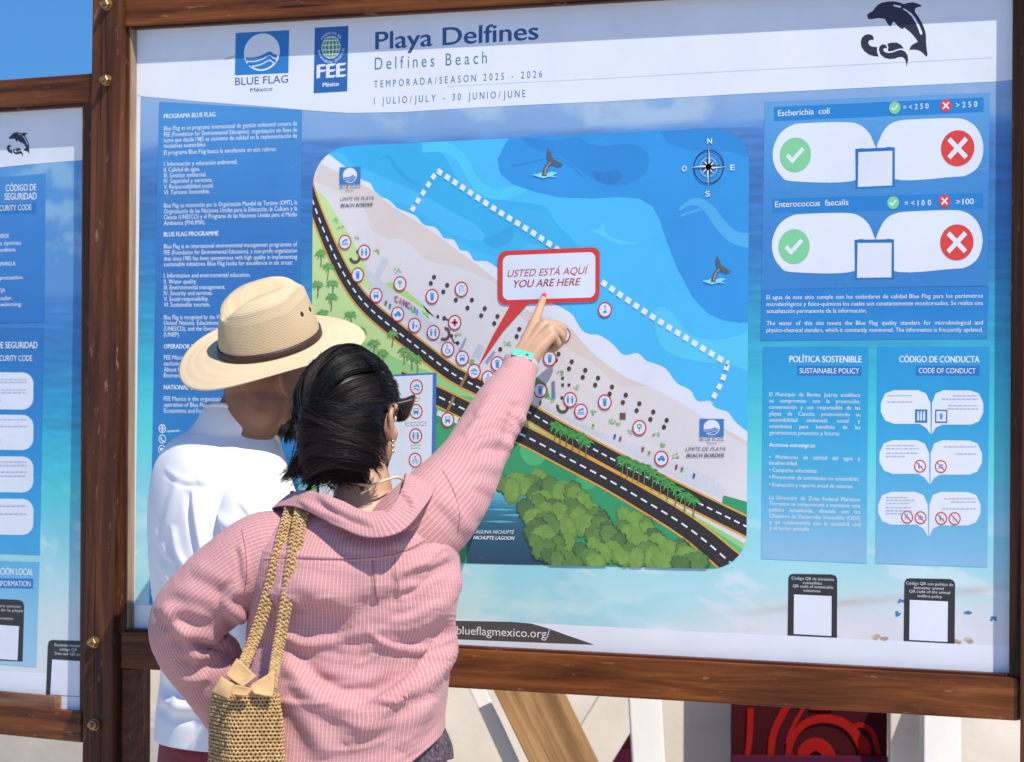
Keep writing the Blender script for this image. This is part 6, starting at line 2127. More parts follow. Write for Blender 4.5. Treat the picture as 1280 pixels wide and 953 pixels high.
# sunglasses
LENS = noise_mat('dark_lens', (0.02, 0.022, 0.026), (0.03, 0.032, 0.036), 5, 0.08, spec=0.6)
sg = empty('sunglasses', tuple(map(float, HCW + HF * 0.1)))
tag(sg, 'dark cat-eye sunglasses with thin gold rims on the face of the woman', 'sunglasses')
shape = [(-0.026, 0.010), (-0.012, 0.019), (0.010, 0.021), (0.034, 0.028), (0.036, 0.022), (0.027, 0.002), (0.016, -0.016), (-0.004, -0.021), (-0.020, -0.013)]
for s in (-1, 1):
    cl_ = closed_spline([HCW + HR * s * (0.038 + x) + HF * (0.106 - 0.30 * (x + 0.03) ** 1.0 * 0.55) + HU * (0.022 + z) for x, z in shape], 60)
    ac = Acc(); ac.add(*tube(cl_, 0.0015, 8, close=True))
    rim = ac.obj('rim', GOLD, sg, True, True)
    c_ = cl_.mean(0)
    V = list(cl_) + [c_ + HF * 0.003] + [p - HF * 0.0016 for p in cl_] + [c_ + HF * 0.0014]
    F = [(k, (k + 1) % 60, 60) for k in range(60)] + [(61 + (k + 1) % 60, 61 + k, 121) for k in range(60)] + [(k, 61 + k, 61 + (k + 1) % 60, (k + 1) % 60) for k in range(60)]
    mesh_np('lens', V, F, LENS, sg, True, True)
    ac = Acc(); ac.add(*tube(spline([HCW + HR * s * 0.073 + HF * 0.088 + HU * 0.042, HCW + HR * s * 0.078 + HF * 0.045 + HU * 0.038, HCW + HR * s * 0.076 + HF * 0.012 + HU * 0.034, HCW + HR * s * 0.070 - HF * 0.01 + HU * 0.030], 20), 0.0014, 8))
    ac.obj('temple', GOLD, sg, True, True)
ac = Acc(); ac.add(*tube(spline([HCW - HR * 0.012 + HF * 0.106 + HU * 0.028, HCW + HF * 0.109 + HU * 0.031, HCW + HR * 0.012 + HF * 0.106 + HU * 0.028], 10), 0.0014, 8))
ac.obj('bridge', GOLD, sg, True, True)

# watch-like wristband
wb = empty('wristband', tuple(map(float, W(650, 457, -0.13))))
tag(wb, 'pale wristband with a turquoise plate on the raised right wrist', 'wristband')
c_ = W(650.5, 457.5, -0.140)
axd = W(668, 404, -0.068) - W(645, 470, -0.165); axd /= np.linalg.norm(axd)
pu = np.cross(axd, FW); pu /= np.linalg.norm(pu); pv = np.cross(axd, pu)
if pv @ FW > 0: pv = -pv
BANDM = noise_mat('grey_white_strap', (0.36, 0.36, 0.38), (0.46, 0.46, 0.48), 60, 0.55)
BLKM = noise_mat('black_strap', (0.015, 0.015, 0.017), (0.03, 0.03, 0.033), 60, 0.5)
TEAL = noise_mat('turquoise_plate', srgb(84, 186, 160)[:3], srgb(98, 196, 170)[:3], 40, 0.3)
V, F = [], []
n_ = 72
for k in range(n_):
    a = 2 * math.pi * k / n_
    rd = pu * math.cos(a) * 0.0335 + pv * math.sin(a) * 0.0305
    un = rd / np.linalg.norm(rd)
    for (o_, h_) in ((0, -0.0085), (0.0018, -0.0075), (0.0018, 0.0075), (0, 0.0085)):
        V.append(c_ + rd + un * o_ + axd * h_)
for k in range(n_):
    for j in range(4):
        F.append((k * 4 + j, k * 4 + (j + 1) % 4, ((k + 1) % n_) * 4 + (j + 1) % 4, ((k + 1) % n_) * 4 + j))
st = mesh_np('strap', V, F, BANDM, wb, True, True)
bm = bmesh.new()
bm_box(bm, -0.0205, 0.0205, -0.0090, 0.0090, -0.0022, 0.0022, bev=0.002)
pl = bm_obj('plate', bm, TEAL, wb)
nz_ = (-FW * 0.9 + pu * 0.0 + UP * 0.25); nz_ -= axd * (nz_ @ axd); nz_ /= np.linalg.norm(nz_)
px_ = np.cross(axd, nz_)
mw = Matrix((px_, axd, nz_)).transposed().to_4x4(); mw.translation = Vector(c_ + nz_ * 0.0345)
pl.matrix_parent_inverse = world_matrix(wb).inverted(); pl.matrix_basis = mw
bm = bmesh.new(); bm_box(bm, 0.006, 0.0115, -0.002, 0.002, 0.0, 0.0030, bev=0.0005)
mk = bm_obj('mark', bm, BLKM, pl)

# ------------------------------------------------------------------ straw bag
STRAW = noise_mat('straw_yarn', srgb(160, 126, 82)[:3], srgb(206, 174, 124)[:3], 120, 0.75, 0.3, 400)
STRAWD = noise_mat('straw_dark_lining', srgb(110, 80, 46)[:3], srgb(140, 105, 62)[:3], 60, 0.9)  # darker straw colour for the lining behind the stitches
SUEDE = noise_mat('beige_suede', srgb(188, 150, 106)[:3], srgb(206, 170, 124)[:3], 30, 0.85, 0.2, 300)
bagc = W(318, 960, -0.86)
bag = empty('straw_bag', (float(bagc[0]), float(bagc[1]), float(bagc[2])))
tag(bag, 'woven straw shoulder bag with suede tabs hanging at the side of the woman in pink', 'bag')


def leaf(acc, c, d, nrm, L, w, h):
    """one puffy yarn stitch"""
    d = d / np.linalg.norm(d); s = np.cross(nrm, d)
    V = [c - d * L / 2]
    for t, k in ((-0.25, 0.85), (0.15, 1.0)):
        for a in range(6):
            th = a * math.pi / 3
            V.append(c + d * L * t + s * (w / 2 * k * math.cos(th)) + nrm * (h * k * math.sin(th)))
    V.append(c + d * L / 2)
    F = [(0, 1 + (a + 1) % 6, 1 + a) for a in range(6)] + [(1 + a, 1 + (a + 1) % 6, 7 + (a + 1) % 6, 7 + a) for a in range(6)] + [(7 + a, 7 + (a + 1) % 6, 13) for a in range(6)]
    acc.add(V, F)


# footprint: rounded quad, near corner towards the camera
e1 = RT * 0.985 + FW * 0.17; e1[2] = 0; e1 /= np.linalg.norm(e1)       # lit face runs right
e2 = -RT * 0.42 + FW * 0.91; e2[2] = 0; e2 /= np.linalg.norm(e2)       # shaded face runs left and away
near = W(287, 905, -0.90)


def bag_pt(s, z, inset=0.0):
    """s in 0..4 round the footprint"""
    Lx, Ly = 0.098, 0.115
    drop = (near[2] - z)
    k = 1.0 + 0.35 * np.clip(drop + 0.03, 0, 0.3)
    C = [np.array([0, 0]), np.array([Lx, 0]), np.array([Lx, Ly]), np.array([0, Ly])]
    i = int(s) % 4; f = s - int(s)
    p = C[i] * (1 - f) + C[(i + 1) % 4] * f
    cx = np.array([Lx / 2, Ly / 2])
    q = p - cx
    # round the corners
    ql = (abs(q[0] / (Lx / 2)) ** 7 + abs(q[1] / (Ly / 2)) ** 7) ** (1 / 7)
    q = q / ql * k * (1 - inset)
    q = q * (1 - 0.10 * smoothstep(0.02, -0.06, drop))
    bul = 0.004 * math.sin(s * 5 + z * 30)
    q = q * (1 + bul * 3)
    b = near + e1 * (Lx / 2) + e2 * (Ly / 2)
    return np.array([b[0], b[1], 0]) + e1 * q[0] + e2 * q[1] + ZV * z


ztop = W(300, 872, -0.90)[2]
rows_, cols_ = 44, 52
ac = Acc()
for r in range(rows_):
    for c in range(cols_):
        s = (c + 0.5 * (r % 2)) / cols_ * 4
        z = ztop - 0.0066 * r
        p = bag_pt(s % 4, z); pa = bag_pt((s + 0.06) % 4, z); pb = bag_pt((s - 0.06) % 4, z)
        tg = pa - pb; tg /= np.linalg.norm(tg)
        nr_ = np.cross(tg, ZV)
        jt = (random.random() - 0.5) * 0.0026
        for sg_ in (-1, 1):
            leaf(ac, p + tg * sg_ * 0.0019 + nr_ * (0.001 + jt), ZV * 0.9 + tg * sg_ * (0.75 + jt * 120 + rr.uniform(-0.12, 0.12)), nr_, 0.0095 * rr.uniform(0.9, 1.12), 0.0039, 0.0021)
ac.obj('woven_side', STRAW, bag, True, True)
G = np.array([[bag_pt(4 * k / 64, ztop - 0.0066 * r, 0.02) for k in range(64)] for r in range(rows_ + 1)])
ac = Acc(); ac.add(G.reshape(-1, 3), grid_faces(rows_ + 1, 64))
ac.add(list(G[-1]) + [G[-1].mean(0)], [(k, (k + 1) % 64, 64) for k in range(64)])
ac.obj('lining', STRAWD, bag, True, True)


def strap(pts, w0, w1):
    P = []
    for (x, y, yy) in pts:
        if yy is None:
            d = ray(x, y)
            h = SHB.ray_cast(Vector(CAM), Vector(d))
            P.append(np.array(h[0]) - d * 0.021 if h[0] is not None else at_y(x, y, -0.80))
        else:
            P.append(at_y(x, y, yy))
    P = np.array(P)
    for _ in range(2):
        P[1:-1] = P[1:-1] * 0.5 + (P[:-2] + P[2:]) * 0.25
    P = spline(P, 300)
    L = np.concatenate([[0], np.cumsum(np.linalg.norm(np.diff(P, axis=0), axis=1))])
    T_ = np.gradient(P, axis=0); T_ /= np.linalg.norm(T_, axis=1)[:, None]
    ac = Acc()
    n = int(L[-1] / 0.0066)
    for i in range(n):
        t = i / n
        k = int(t * 299)
        p, tg = P[k], T_[k]
        nr_ = -FW - tg * (-FW @ tg); nr_ /= np.linalg.norm(nr_)
        sd_ = np.cross(tg, nr_)
        w = w0 + (w1 - w0) * t
        for j in (-0.36, 0.0, 0.36):
            off = 0.5 if abs(j) < 0.1 else 0.0
            for sg_ in (-1, 1):
                leaf(ac, p + sd_ * (j * w + sg_ * w * 0.10) + tg * off * 0.0066 + nr_ * (0.0012 * ((i + (sg_ > 0)) % 2)), tg * 0.9 + sd_ * sg_ * 0.9, nr_, 0.0115, 0.0046, 0.0024)
    V, F = [], []
    for k in range(0, 300, 3):
        p, tg = P[k], T_[k]
        nr_ = -FW - tg * (-FW @ tg); nr_ /= np.linalg.norm(nr_); sd_ = np.cross(tg, nr_)
        w = (w0 + (w1 - w0) * k / 299) * 0.42
        V += [p - sd_ * w - nr_ * 0.001, p + sd_ * w - nr_ * 0.001, p + sd_ * w - nr_ * 0.003, p - sd_ * w - nr_ * 0.003]
    for k in range(99):
        F += [(4 * k + j, 4 * k + (j + 1) % 4, 4 * k + 4 + (j + 1) % 4, 4 * k + 4 + j) for j in range(4)]
    ac.add(V, F)
    return ac.obj('strap', STRAW, bag, True, True)


strap([(372, 618, -0.70), (365, 630, -0.745), (357, 662, None), (346, 705, None), (335, 750, None), (322, 792, None), (309, 822, -0.86), (297, 846, -0.885), (293, 858, -0.89)], 0.025, 0.015)
strap([(382, 622, -0.72), (377, 634, -0.765), (371, 665, None), (365, 710, None), (358, 755, None), (351, 795, None), (345, 822, -0.83), (341, 846, -0.845), (340, 862, -0.85)], 0.024, 0.014)
patch('suede_tab', [(296, 823), (320, 845), (303, 858), (282, 844)], [-0.885, -0.88, -0.90, -0.90], SUEDE, bag, 0.003, 12, 12, 0.008)
patch('suede_tab', [(343, 838), (341, 871), (318, 866), (311, 858)], [-0.85, -0.868, -0.885, -0.882], SUEDE, bag, 0.003, 12, 12, 0.006)
patch('suede_tab', [(276, 845), (293, 855), (286, 874), (264, 865)], [-0.915, -0.912, -0.92, -0.92], SUEDE, bag, 0.003, 12, 12, -0.006)
patch('suede_tab', [(290, 856), (316, 861), (308, 870), (288, 868)], [-0.91, -0.893, -0.90, -0.912], SUEDE, bag, 0.003, 12, 12, 0.004)
# ------------------------------------------------------------------ the man in the straw hat
mc = at_y(290, 900, -0.30)
man = empty('person', (float(mc[0]), float(mc[1]), 0.0))
tag(man, 'bearded man in a white shirt and straw hat seen from behind, looking at the map', 'person')
MS = skin_mat('brown_skin', (0.20, 0.090, 0.050), (0.27, 0.125, 0.070))
WHT = cloth_mat('white_cotton', (0.80, 0.80, 0.82), (0.84, 0.84, 0.85), None, crinkle=0.25, bdist=0.001, weave=(0.35, 0.12), sheen=0.05)
MAR = cloth_mat('maroon_cloth', srgb(120, 48, 56)[:3], srgb(140, 60, 66)[:3], None, crinkle=0.3)
MF_A = 55.0
MF, MR = ang(MF_A), ang(MF_A - 90)
YM = -0.30
HFm, HRm = ang(58), ang(-32)
HUm = (ZV - HFm * 0.12 * -1 * 0 + (-FW) * 0.10); HUm /= np.linalg.norm(HUm)
HCM = W(337, 474, YM)
acc = Acc()
head_shape(acc, HCM, HFm, HRm, ZV, 0.99, False)
capsule(acc, [(HCM - HFm * 0.025 - ZV * 0.04, 0.066), (W(312, 520, YM - 0.01), 0.064), (W(301, 548, YM - 0.01), 0.066), (W(292, 595, YM), 0.07)], 22)
capsule(acc, [(W(296, 575, YM), 0.05), (W(294, 600, YM) + MR * 0.07, 0.045), (W(290, 650, YM) + MR * 0.15, 0.045)], 16)
capsule(acc, [(W(296, 575, YM), 0.05), (W(294, 600, YM) - MR * 0.07, 0.045), (W(290, 650, YM) - MR * 0.15, 0.045)], 16)
T = rings_px([(292, 585, YM, 0.10, 0.075), (286, 640, YM, 0.16, 0.10), (284, 700, YM, 0.165, 0.11), (290, 800, YM, 0.16, 0.11), (290, 900, YM, 0.165, 0.115), (288, 980, YM, 0.175, 0.12), (288, 1030, YM, 0.175, 0.12)], 40, 36, MR, MF)
add_grid(acc, T)
for s in (-1, 1):
    hip = W(288, 1000, YM) + MR * s * 0.09
    kn = np.array([hip[0] + MR[0] * s * 0.01, hip[1] + 0.01, 0.49]); an = np.array([kn[0], kn[1] - 0.02, 0.09])
    capsule(acc, [(hip, 0.09), ((hip + kn) / 2, 0.075), (kn, 0.056), (kn * 0.6 + an * 0.4 - MF * 0.012, 0.058), (an, 0.038)], 18)
    capsule(acc, [(an - MF * 0.035 - ZV * 0.048, 0.038), (an + MF * 0.07 - ZV * 0.055, 0.036), (an + MF * 0.16 - ZV * 0.064, 0.026)], 14, flat=0.8)
    sh = W(290, 642, YM) + MR * s * 0.175
    el = sh + np.array([0, 0, -0.29]) + MR * s * 0.035 - MF * 0.01
    wr_ = el + MF * 0.20 - MR * s * 0.06 - ZV * 0.10
    capsule(acc, [(sh, 0.052), ((sh + el) / 2, 0.047), (el, 0.040), ((el + wr_) / 2, 0.038), (wr_, 0.028)], 18)
    for k in range(4):
        d = MF * 0.075 - MR * s * (0.03 + 0.012 * (k - 1.5)) - ZV * (0.02 + 0.012 * k)
        capsule(acc, [(wr_, 0.018), (wr_ + d, 0.0125), (wr_ + d * 1.55 - ZV * 0.01, 0.0095), (wr_ + d * 1.9 - ZV * 0.03, 0.0082)], 10)
    capsule(acc, [(wr_, 0.017), (wr_ + MF * 0.04 - MR * s * 0.045 + ZV * 0.008, 0.012), (wr_ + MF * 0.07 - MR * s * 0.055, 0.009)], 10)
body_m = remesh_body('body', acc, MS, man, 0.004, 4)
face_details(HCM, HFm, HRm, ZV, man, 0.99)

# beard and short hair
base = Acc()
Lm = lambda r, f, u: HCM + (HRm * r + HFm * f + ZV * u) * 1.0
ellipsoid(base, Lm(0, 0.040, -0.070), (HRm, HFm, ZV), (0.058, 0.052, 0.046), 26, 18)
paths, rad, tones = [], [], []
for i in range(1500):
    a = rr.uniform(-2.6, 2.6); v = rr.uniform(-1, 0.55)
    n_ = np.array([math.sin(a) * math.cos(v), math.cos(a) * math.cos(v), math.sin(v)])
    if n_[1] < -0.35: continue
    p = HCM + (HRm * n_[0] * 0.060 + HFm * (0.040 + n_[1] * 0.054) + ZV * (-0.070 + n_[2] * 0.048)) * 1.0
    d = (HRm * n_[0] + HFm * n_[1] * 0.8 + ZV * (n_[2] * 0.5 - 0.7)); d /= np.linalg.norm(d)
    L_ = rr.uniform(0.008, 0.020)
    paths.append(np.stack([p - d * 0.004, p + d * L_ * 0.5, p + d * L_ - ZV * 0.004 * 1]) if False else spline([p - d * 0.004, p + d * L_ * 0.5, p + d * L_ - ZV * 0.004], 6)); rad.append(rr.uniform(0.0005, 0.0008)); tones.append(rr.uniform(0, 0.3))
strands_obj('beard', paths, rad, man, base, tones)
base = Acc(); ellipsoid(base, Lm(0, -0.006, 0.040), (HRm, HFm, ZV), (0.074, 0.088, 0.066), 30, 20)
hm = base.obj('hair', HAIR_FLAT, man, True, True)

# --- white shirt
SM = rings_px([(303, 533, YM - 0.005, 0.066, 0.069), (297, 537, YM - 0.005, 0.080, 0.080), (287, 545, YM, 0.098, 0.097), (279, 559, YM, 0.130, 0.110), (276, 585, YM, 0.168, 0.124), (278, 625, YM, 0.192, 0.136), (280, 680, YM, 0.198, 0.140), (284, 740, YM, 0.198, 0.138),
               (290, 800, YM, 0.196, 0.132), (292, 850, YM, 0.196, 0.134), (291, 895, YM, 0.200, 0.142), (290, 928, YM, 0.202, 0.144)], 220, 300, MR, MF, 2.2)
# the neckline rides up at the nape and drops at the front
thv = np.linspace(0, 2 * math.pi, 300, endpoint=False)
SM[..., 2] += (1 - smoothstep(0.0, 0.16, np.linspace(0, 1, 220)))[:, None] * (-0.040 * np.sin(thv) + 0.022 * np.abs(np.cos(thv)) ** 1.5)[None]
for ln, w_, a_ in [([(244, 612), (246, 640), (252, 680), (262, 720)], 5, 0.009), ([(216, 657), (222, 690), (236, 715)], 4, 0.0055), ([(196, 830), (225, 850), (262, 858)], 9, 0.009), ([(195, 870), (230, 885), (262, 880)], 8, 0.007), ([(240, 845), (225, 870), (215, 900)], 9, 0.006), ([(225, 600), (215, 630), (205, 670)], 6, 0.003), ([(206, 585), (230, 600), (262, 602)], 4, 0.002), ([(200, 700), (212, 730), (232, 748)], 4, 0.003), ([(192, 660), (206, 690), (222, 705)], 3.5, 0.002), ([(262, 560), (290, 572), (320, 570)], 4, 0.002), ([(300, 560), (270, 585), (245, 600)], 10, 0.004)]:
    SM = fold(SM, ln, w_ * 1.1, a_ * 1.0)
SM = wrinkle(SM, 0.002, 4, 3, 45, 1.1)
SM = wrinkle(SM, 0.0007, 16, 14, 46, 1.1)
tee = cloth_obj('shirt', SM, WHT, man, 1.1)
SEAMW = noise_mat('white_seam_thread', (0.5, 0.5, 0.54), (0.6, 0.6, 0.64), 300, 0.9)
for s in (1, -1):
    sh = W(290, 636, YM) + MR * s * 0.150
    o_ = W(288, 652, YM) + MR * s * 0.195
    el = o_ + np.array([0, 0, -0.25]) + MR * s * 0.035
    wr_ = el + MF * 0.19 - MR * s * 0.06 - ZV * 0.095
    SS = limb([(sh - MR * s * 0.09 + ZV * 0.005, 0.070), (sh, 0.082), (o_ - ZV * 0.03, 0.078), (o_ * 0.5 + el * 0.5, 0.072), (el, 0.062), (el * 0.5 + wr_ * 0.5, 0.050), (wr_, 0.040)], 150, 160, MF)
    if s == 1:
        for ln, w_, a_ in [([(262, 640), (300, 660), (345, 655)], 8, 0.005), ([(258, 690), (290, 700), (330, 690)], 8, 0.006), ([(262, 720), (285, 712), (310, 725)], 7, 0.005), ([(320, 610), (345, 625), (360, 650)], 7, 0.005), ([(270, 640), (285, 670), (290, 705)], 4, 0.004), ([(300, 625), (318, 650), (326, 680)], 4, 0.003), ([(285, 585), (310, 578), (335, 588), (352, 612)], 2.4, 0.002)]:
            SS = fold(SS, ln, w_ * 1.2, a_ * 1.1)
    SS = wrinkle(SS, 0.0016, 8, 6, 55 + s, 0.45)
    cloth_obj('sleeve', SS, WHT, tee, 0.45)
    if s == 1:
        seam('shoulder_seam', SS, [(262, 612), (280, 588), (310, 578), (335, 596), (349, 626)], SEAMW, tee, 0.0009)
# ribbed neckband
ring0 = SM[1]
nb = Acc(); nb.add(*tube(ring0 + (ring0.mean(0) - ring0) * 0.01, 0.0055, 8, close=True))
nb.obj('neckband', WHT, tee, True, True)
# shorts
GM = rings_px([(290, 905, YM, 0.185, 0.128), (289, 925, YM, 0.190, 0.133), (288, 990, YM, 0.195, 0.140), (288, 1100, YM, 0.200, 0.14), (288, 1200, YM, 0.20, 0.14)], 60, 140, MR, MF)
for ln, w_, a_ in [([(195, 925), (230, 927), (262, 930)], 3, 0.003), ([(215, 935), (232, 945), (255, 947)], 3, 0.003)]:
    GM = fold(GM, ln, w_, a_)
sm_ = cloth_obj('shorts', GM, MAR, man, 1.1)

# ------------------------------------------------------------------ straw hat
def straw_weave():
    m, t, n, l, p = new_mat('fine_straw_weave')
    uv = node(n, 'ShaderNodeUVMap', uv_map='weave')
    wv = node(n, 'ShaderNodeTexWave', Scale=1.0, Distortion=1.2, Detail=2.0)
    wv.inputs['Detail Scale'].default_value = 2.0
    wv.bands_direction = 'Y'
    mp = node(n, 'ShaderNodeMapping'); mp.inputs['Scale'].default_value = (60, 104, 1)
    l.new(uv.outputs[0], mp.inputs[0]); l.new(mp.outputs[0], wv.inputs['Vector'])
    nz = node(n, 'ShaderNodeTexNoise', Scale=10.0, Detail=5.0)
    l.new(uv.outputs[0], nz.inputs['Vector'])
    mx = node(n, 'ShaderNodeMix', data_type='RGBA')
    mx.inputs[6].default_value = srgb(202, 180, 146); mx.inputs[7].default_value = srgb(217, 199, 168)
    l.new(nz.outputs['Fac'], mx.inputs[0])
    m2 = node(n, 'ShaderNodeMix', data_type='RGBA', blend_type='MULTIPLY')
    cr = n.new('ShaderNodeValToRGB')
    cr.color_ramp.elements[0].position = 0.05; cr.color_ramp.elements[0].color = (0.66, 0.60, 0.53, 1)
    cr.color_ramp.elements[1].position = 0.6; cr.color_ramp.elements[1].color = (0.93, 0.92, 0.90, 1)
    l.new(wv.outputs['Fac'], cr.inputs[0])
    at = node(n, 'ShaderNodeAttribute', attribute_name='weave_shade')  # crown colour darkened for its steep angle to the sun, plus weave contrast
    l.new(at.outputs['Fac'], m2.inputs[0])
    l.new(mx.outputs[2], m2.inputs[6]); l.new(cr.outputs[0], m2.inputs[7])
    l.new(m2.outputs[2], p.inputs['Base Color'])
    p.inputs['Roughness'].default_value = 0.7
    p.inputs['Specular IOR Level'].default_value = 0.2
    w2 = node(n, 'ShaderNodeTexWave', Scale=1.0, Distortion=0.6)
    mp2 = node(n, 'ShaderNodeMapping'); mp2.inputs['Scale'].default_value = (120, 20, 1)
    l.new(uv.outputs[0], mp2.inputs[0]); l.new(mp2.outputs[0], w2.inputs['Vector'])
    ad = node(n, 'ShaderNodeMath', operation='ADD'); l.new(wv.outputs['Fac'], ad.inputs[0]); l.new(w2.outputs['Fac'], ad.inputs[1])
    bp = node(n, 'ShaderNodeBump', Strength=0.35, Distance=0.0012)
    l.new(ad.outputs[0], bp.inputs['Height']); l.new(bp.outputs[0], p.inputs['Normal'])
    return m


HN = -FW * 0.37 + UP * 0.92 - RT * 0.155
HN /= np.linalg.norm(HN)
HX = HFm - HN * (HFm @ HN); HX /= np.linalg.norm(HX)          # hat front
HY = np.cross(HN, HX)                                          # hat left
HO = W(338, 431, YM)
hat = empty('straw_hat', tuple(map(float, HO)))
tag(hat, 'wide-brimmed cream straw hat with a brown leather band worn by the man', 'hat')
na, = (240,)
th = np.linspace(0, 2 * math.pi, na, endpoint=False)
ct_, st_ = np.cos(th), np.sin(th)
rows_h, weave_shade = [], []
# brim from edge to crown
for t in np.linspace(1, 0, 26):
    rx = 0.102 + (0.188 - 0.102) * t; ry = 0.088 + (0.172 - 0.088) * t
    z = -0.012 * t ** 1.6 - 0.012 * t ** 2 * (ct_ ** 2) + 0.014 * t ** 2.2 * (st_ ** 2) + 0.003 * t * np.sin(3 * th + 1)
    rows_h.append(HO + np.outer(rx * ct_, HX) + np.outer(ry * st_, HY) + np.outer(z, HN)); weave_shade.append(0.12)
# crown
for t in np.linspace(0.02, 1, 60):
    if t < 0.72:
        q_ = t / 0.72
        sc = 1 - 0.17 * q_ ** 1.6
        z = 0.098 * q_
    else:
        q_ = (t - 0.72) / 0.28
        sc = 0.83 * math.cos(q_ * math.pi / 2 * 0.999) ** 0.75
        z = 0.098 + 0.024 * math.sin(q_ * math.pi / 2)
    rx, ry = 0.102 * sc, 0.088 * sc
    x, y = rx * ct_, ry * st_
    # front pinch on both sides
    up_ = smoothstep(0.25, 0.75, t)
    pin = 1 - 0.26 * up_ * smoothstep(0.1, 0.9, x / 0.09) * (np.abs(st_) ** 0.5)
    y = y * pin
    zz = np.full(na, z)
    dent = np.exp(-(y / 0.022) ** 2) * smoothstep(0.62, 0.80, t)
    zz = zz - dent * (0.030 + 0.006 * x / 0.08) * (1 - 0.25 * smoothstep(0.05, 0.085, np.abs(x)))
    zz = zz + up_ * 0.012 * smoothstep(0.0, 0.09, x) - up_ * 0.010 * smoothstep(0.0, 0.09, -x)
    rows_h.append(HO + np.outer(x, HX) + np.outer(y, HY) + np.outer(zz, HN)); weave_shade.append(1.0 if t < 0.6 else 0.35)
G = np.array(rows_h)
crown = cloth_obj('straw', G, straw_weave(), hat, 0.6, 0.0024)
at = crown.data.attributes.new('weave_shade', 'FLOAT', 'POINT')
at.data.foreach_set('value', np.repeat(np.array(weave_shade, np.float32), na))
LEATH = noise_mat('brown_leather', srgb(46, 30, 25)[:3], srgb(68, 46, 38)[:3], 60, 0.5, 0.3, 200)
V, F = [], []
for k in range(na):
    for (o_, h_) in ((0.0015, 0.0), (0.0045, 0.0010), (0.0045, 0.0140), (0.0015, 0.0150)):
        sc = 1 - 0.17 * (h_ / 0.098 + 0.02) ** 1.6
        n2 = HX * ct_[k] + HY * st_[k]
        V.append(HO + HX * 0.102 * sc * ct_[k] + HY * 0.088 * sc * st_[k] + n2 * o_ + HN * (h_ + 0.0025))
for k in range(na):
    for j in range(4):
        F.append((k * 4 + j, k * 4 + (j + 1) % 4, ((k + 1) % na) * 4 + (j + 1) % 4, ((k + 1) % na) * 4 + j))
mesh_np('leather_band', V, F, LEATH, hat, True, True)
HB = BVHTree.FromPolygons([Vector(v) for v in G.reshape(-1, 3)], grid_faces(len(rows_h), na))
for (ex_, ey_) in ((377, 393), (387, 387)):
    d = ray(ex_, ey_)
    h = HB.ray_cast(Vector(CAM), Vector(d))
    if h[0] is None: continue
    p, n_ = np.array(h[0]), np.array(h[1])
    if n_ @ d > 0: n_ = -n_
    a_ = np.cross(n_, HN); a_ /= np.linalg.norm(a_); b_ = np.cross(n_, a_)
    ac = Acc(); ellipsoid(ac, p, (a_, b_, n_), (0.0056, 0.0064, 0.0024), 18, 10)
    ac.obj('eyelet', BLKM, hat, True, True)
# ------------------------------------------------------------------ what stands behind the boards
PLASTER = noise_mat('white_painted_plaster', (0.50, 0.44, 0.37), (0.72, 0.66, 0.58), 3, 0.85, 0.2, 60)
WWOOD = noise_mat('white_painted_timber', (0.62, 0.60, 0.57), (0.78, 0.76, 0.73), 7, 0.7, 0.2, 40, stretch=(1, 1, 0.2))
BARE = wood_mat('bare_timber', 'Z', srgb(118, 86, 56), srgb(158, 120, 80), srgb(190, 152, 106), rough=0.7, worn=0.2)
GREYM = noise_mat('grey_concrete', (0.30, 0.28, 0.26), (0.42, 0.39, 0.36), 6, 0.9, 0.2, 60)


def at_back(px, py, dist):
    """point on the view ray at a set depth beyond the boards"""
    d = ray(px, py)
    return CAM + d * (dist / (d @ FW))


def plank(name, a, b, width, thick, mat, parent=None, facing=None):
    """a beam from a to b"""
    a, b = np.asarray(a, float), np.asarray(b, float)
    d = b - a; L = np.linalg.norm(d); d /= L
    f = np.asarray(facing if facing is not None else -FW, float); f = f - d * (f @ d); f /= np.linalg.norm(f)
    s = np.cross(d, f)
    bm = bmesh.new(); bm_box(bm, -width / 2, width / 2, -thick / 2, thick / 2, 0, L, bev=0.004)
    o = bm_obj(name, bm, mat, parent)
    m = Matrix((s, -f, d)).transposed().to_4x4(); m.translation = Vector(a)
    o.matrix_basis = m
    return o


# long white wall with a ledge, seen under the boards
DW = 9.6
wl = at_back(-60, 800, DW); wr2 = at_back(640, 800, DW)
def wall(name, px0, px1, dist, z0, z1, thick, mat, label, cat):
    a, b = at_back(px0, 800, dist), at_back(px1, 800, dist)
    d = b - a; d[2] = 0; L = np.linalg.norm(d); d /= L
    bm = bmesh.new(); bm_box(bm, 0, L, 0, thick, z0, z1, bev=0.006)
    o = bm_obj(name, bm, mat)
    o.location = (float(a[0]), float(a[1]), 0); o.rotation_euler = (0, 0, math.atan2(d[1], d[0]))
    return tag(o, label, cat)


w1_ = wall('low_wall', -160, 600, 9.6, 0.0, 1.3, 0.15, PLASTER, 'white plastered low wall seen under the boards behind the man', 'wall')
led = wall('bench_ledge', -160, 330, 8.9, 0.0, at_back(180, 906, 8.9)[2], 0.35, GREYM, 'grey concrete ledge at the foot of the white wall, left of the man', 'ledge')
w2_ = wall('back_wall', 548, 1500, 8.6, 0.0, 1.25, 0.15, PLASTER, 'white wall in shade behind the diagonal timbers under the big board', 'wall')
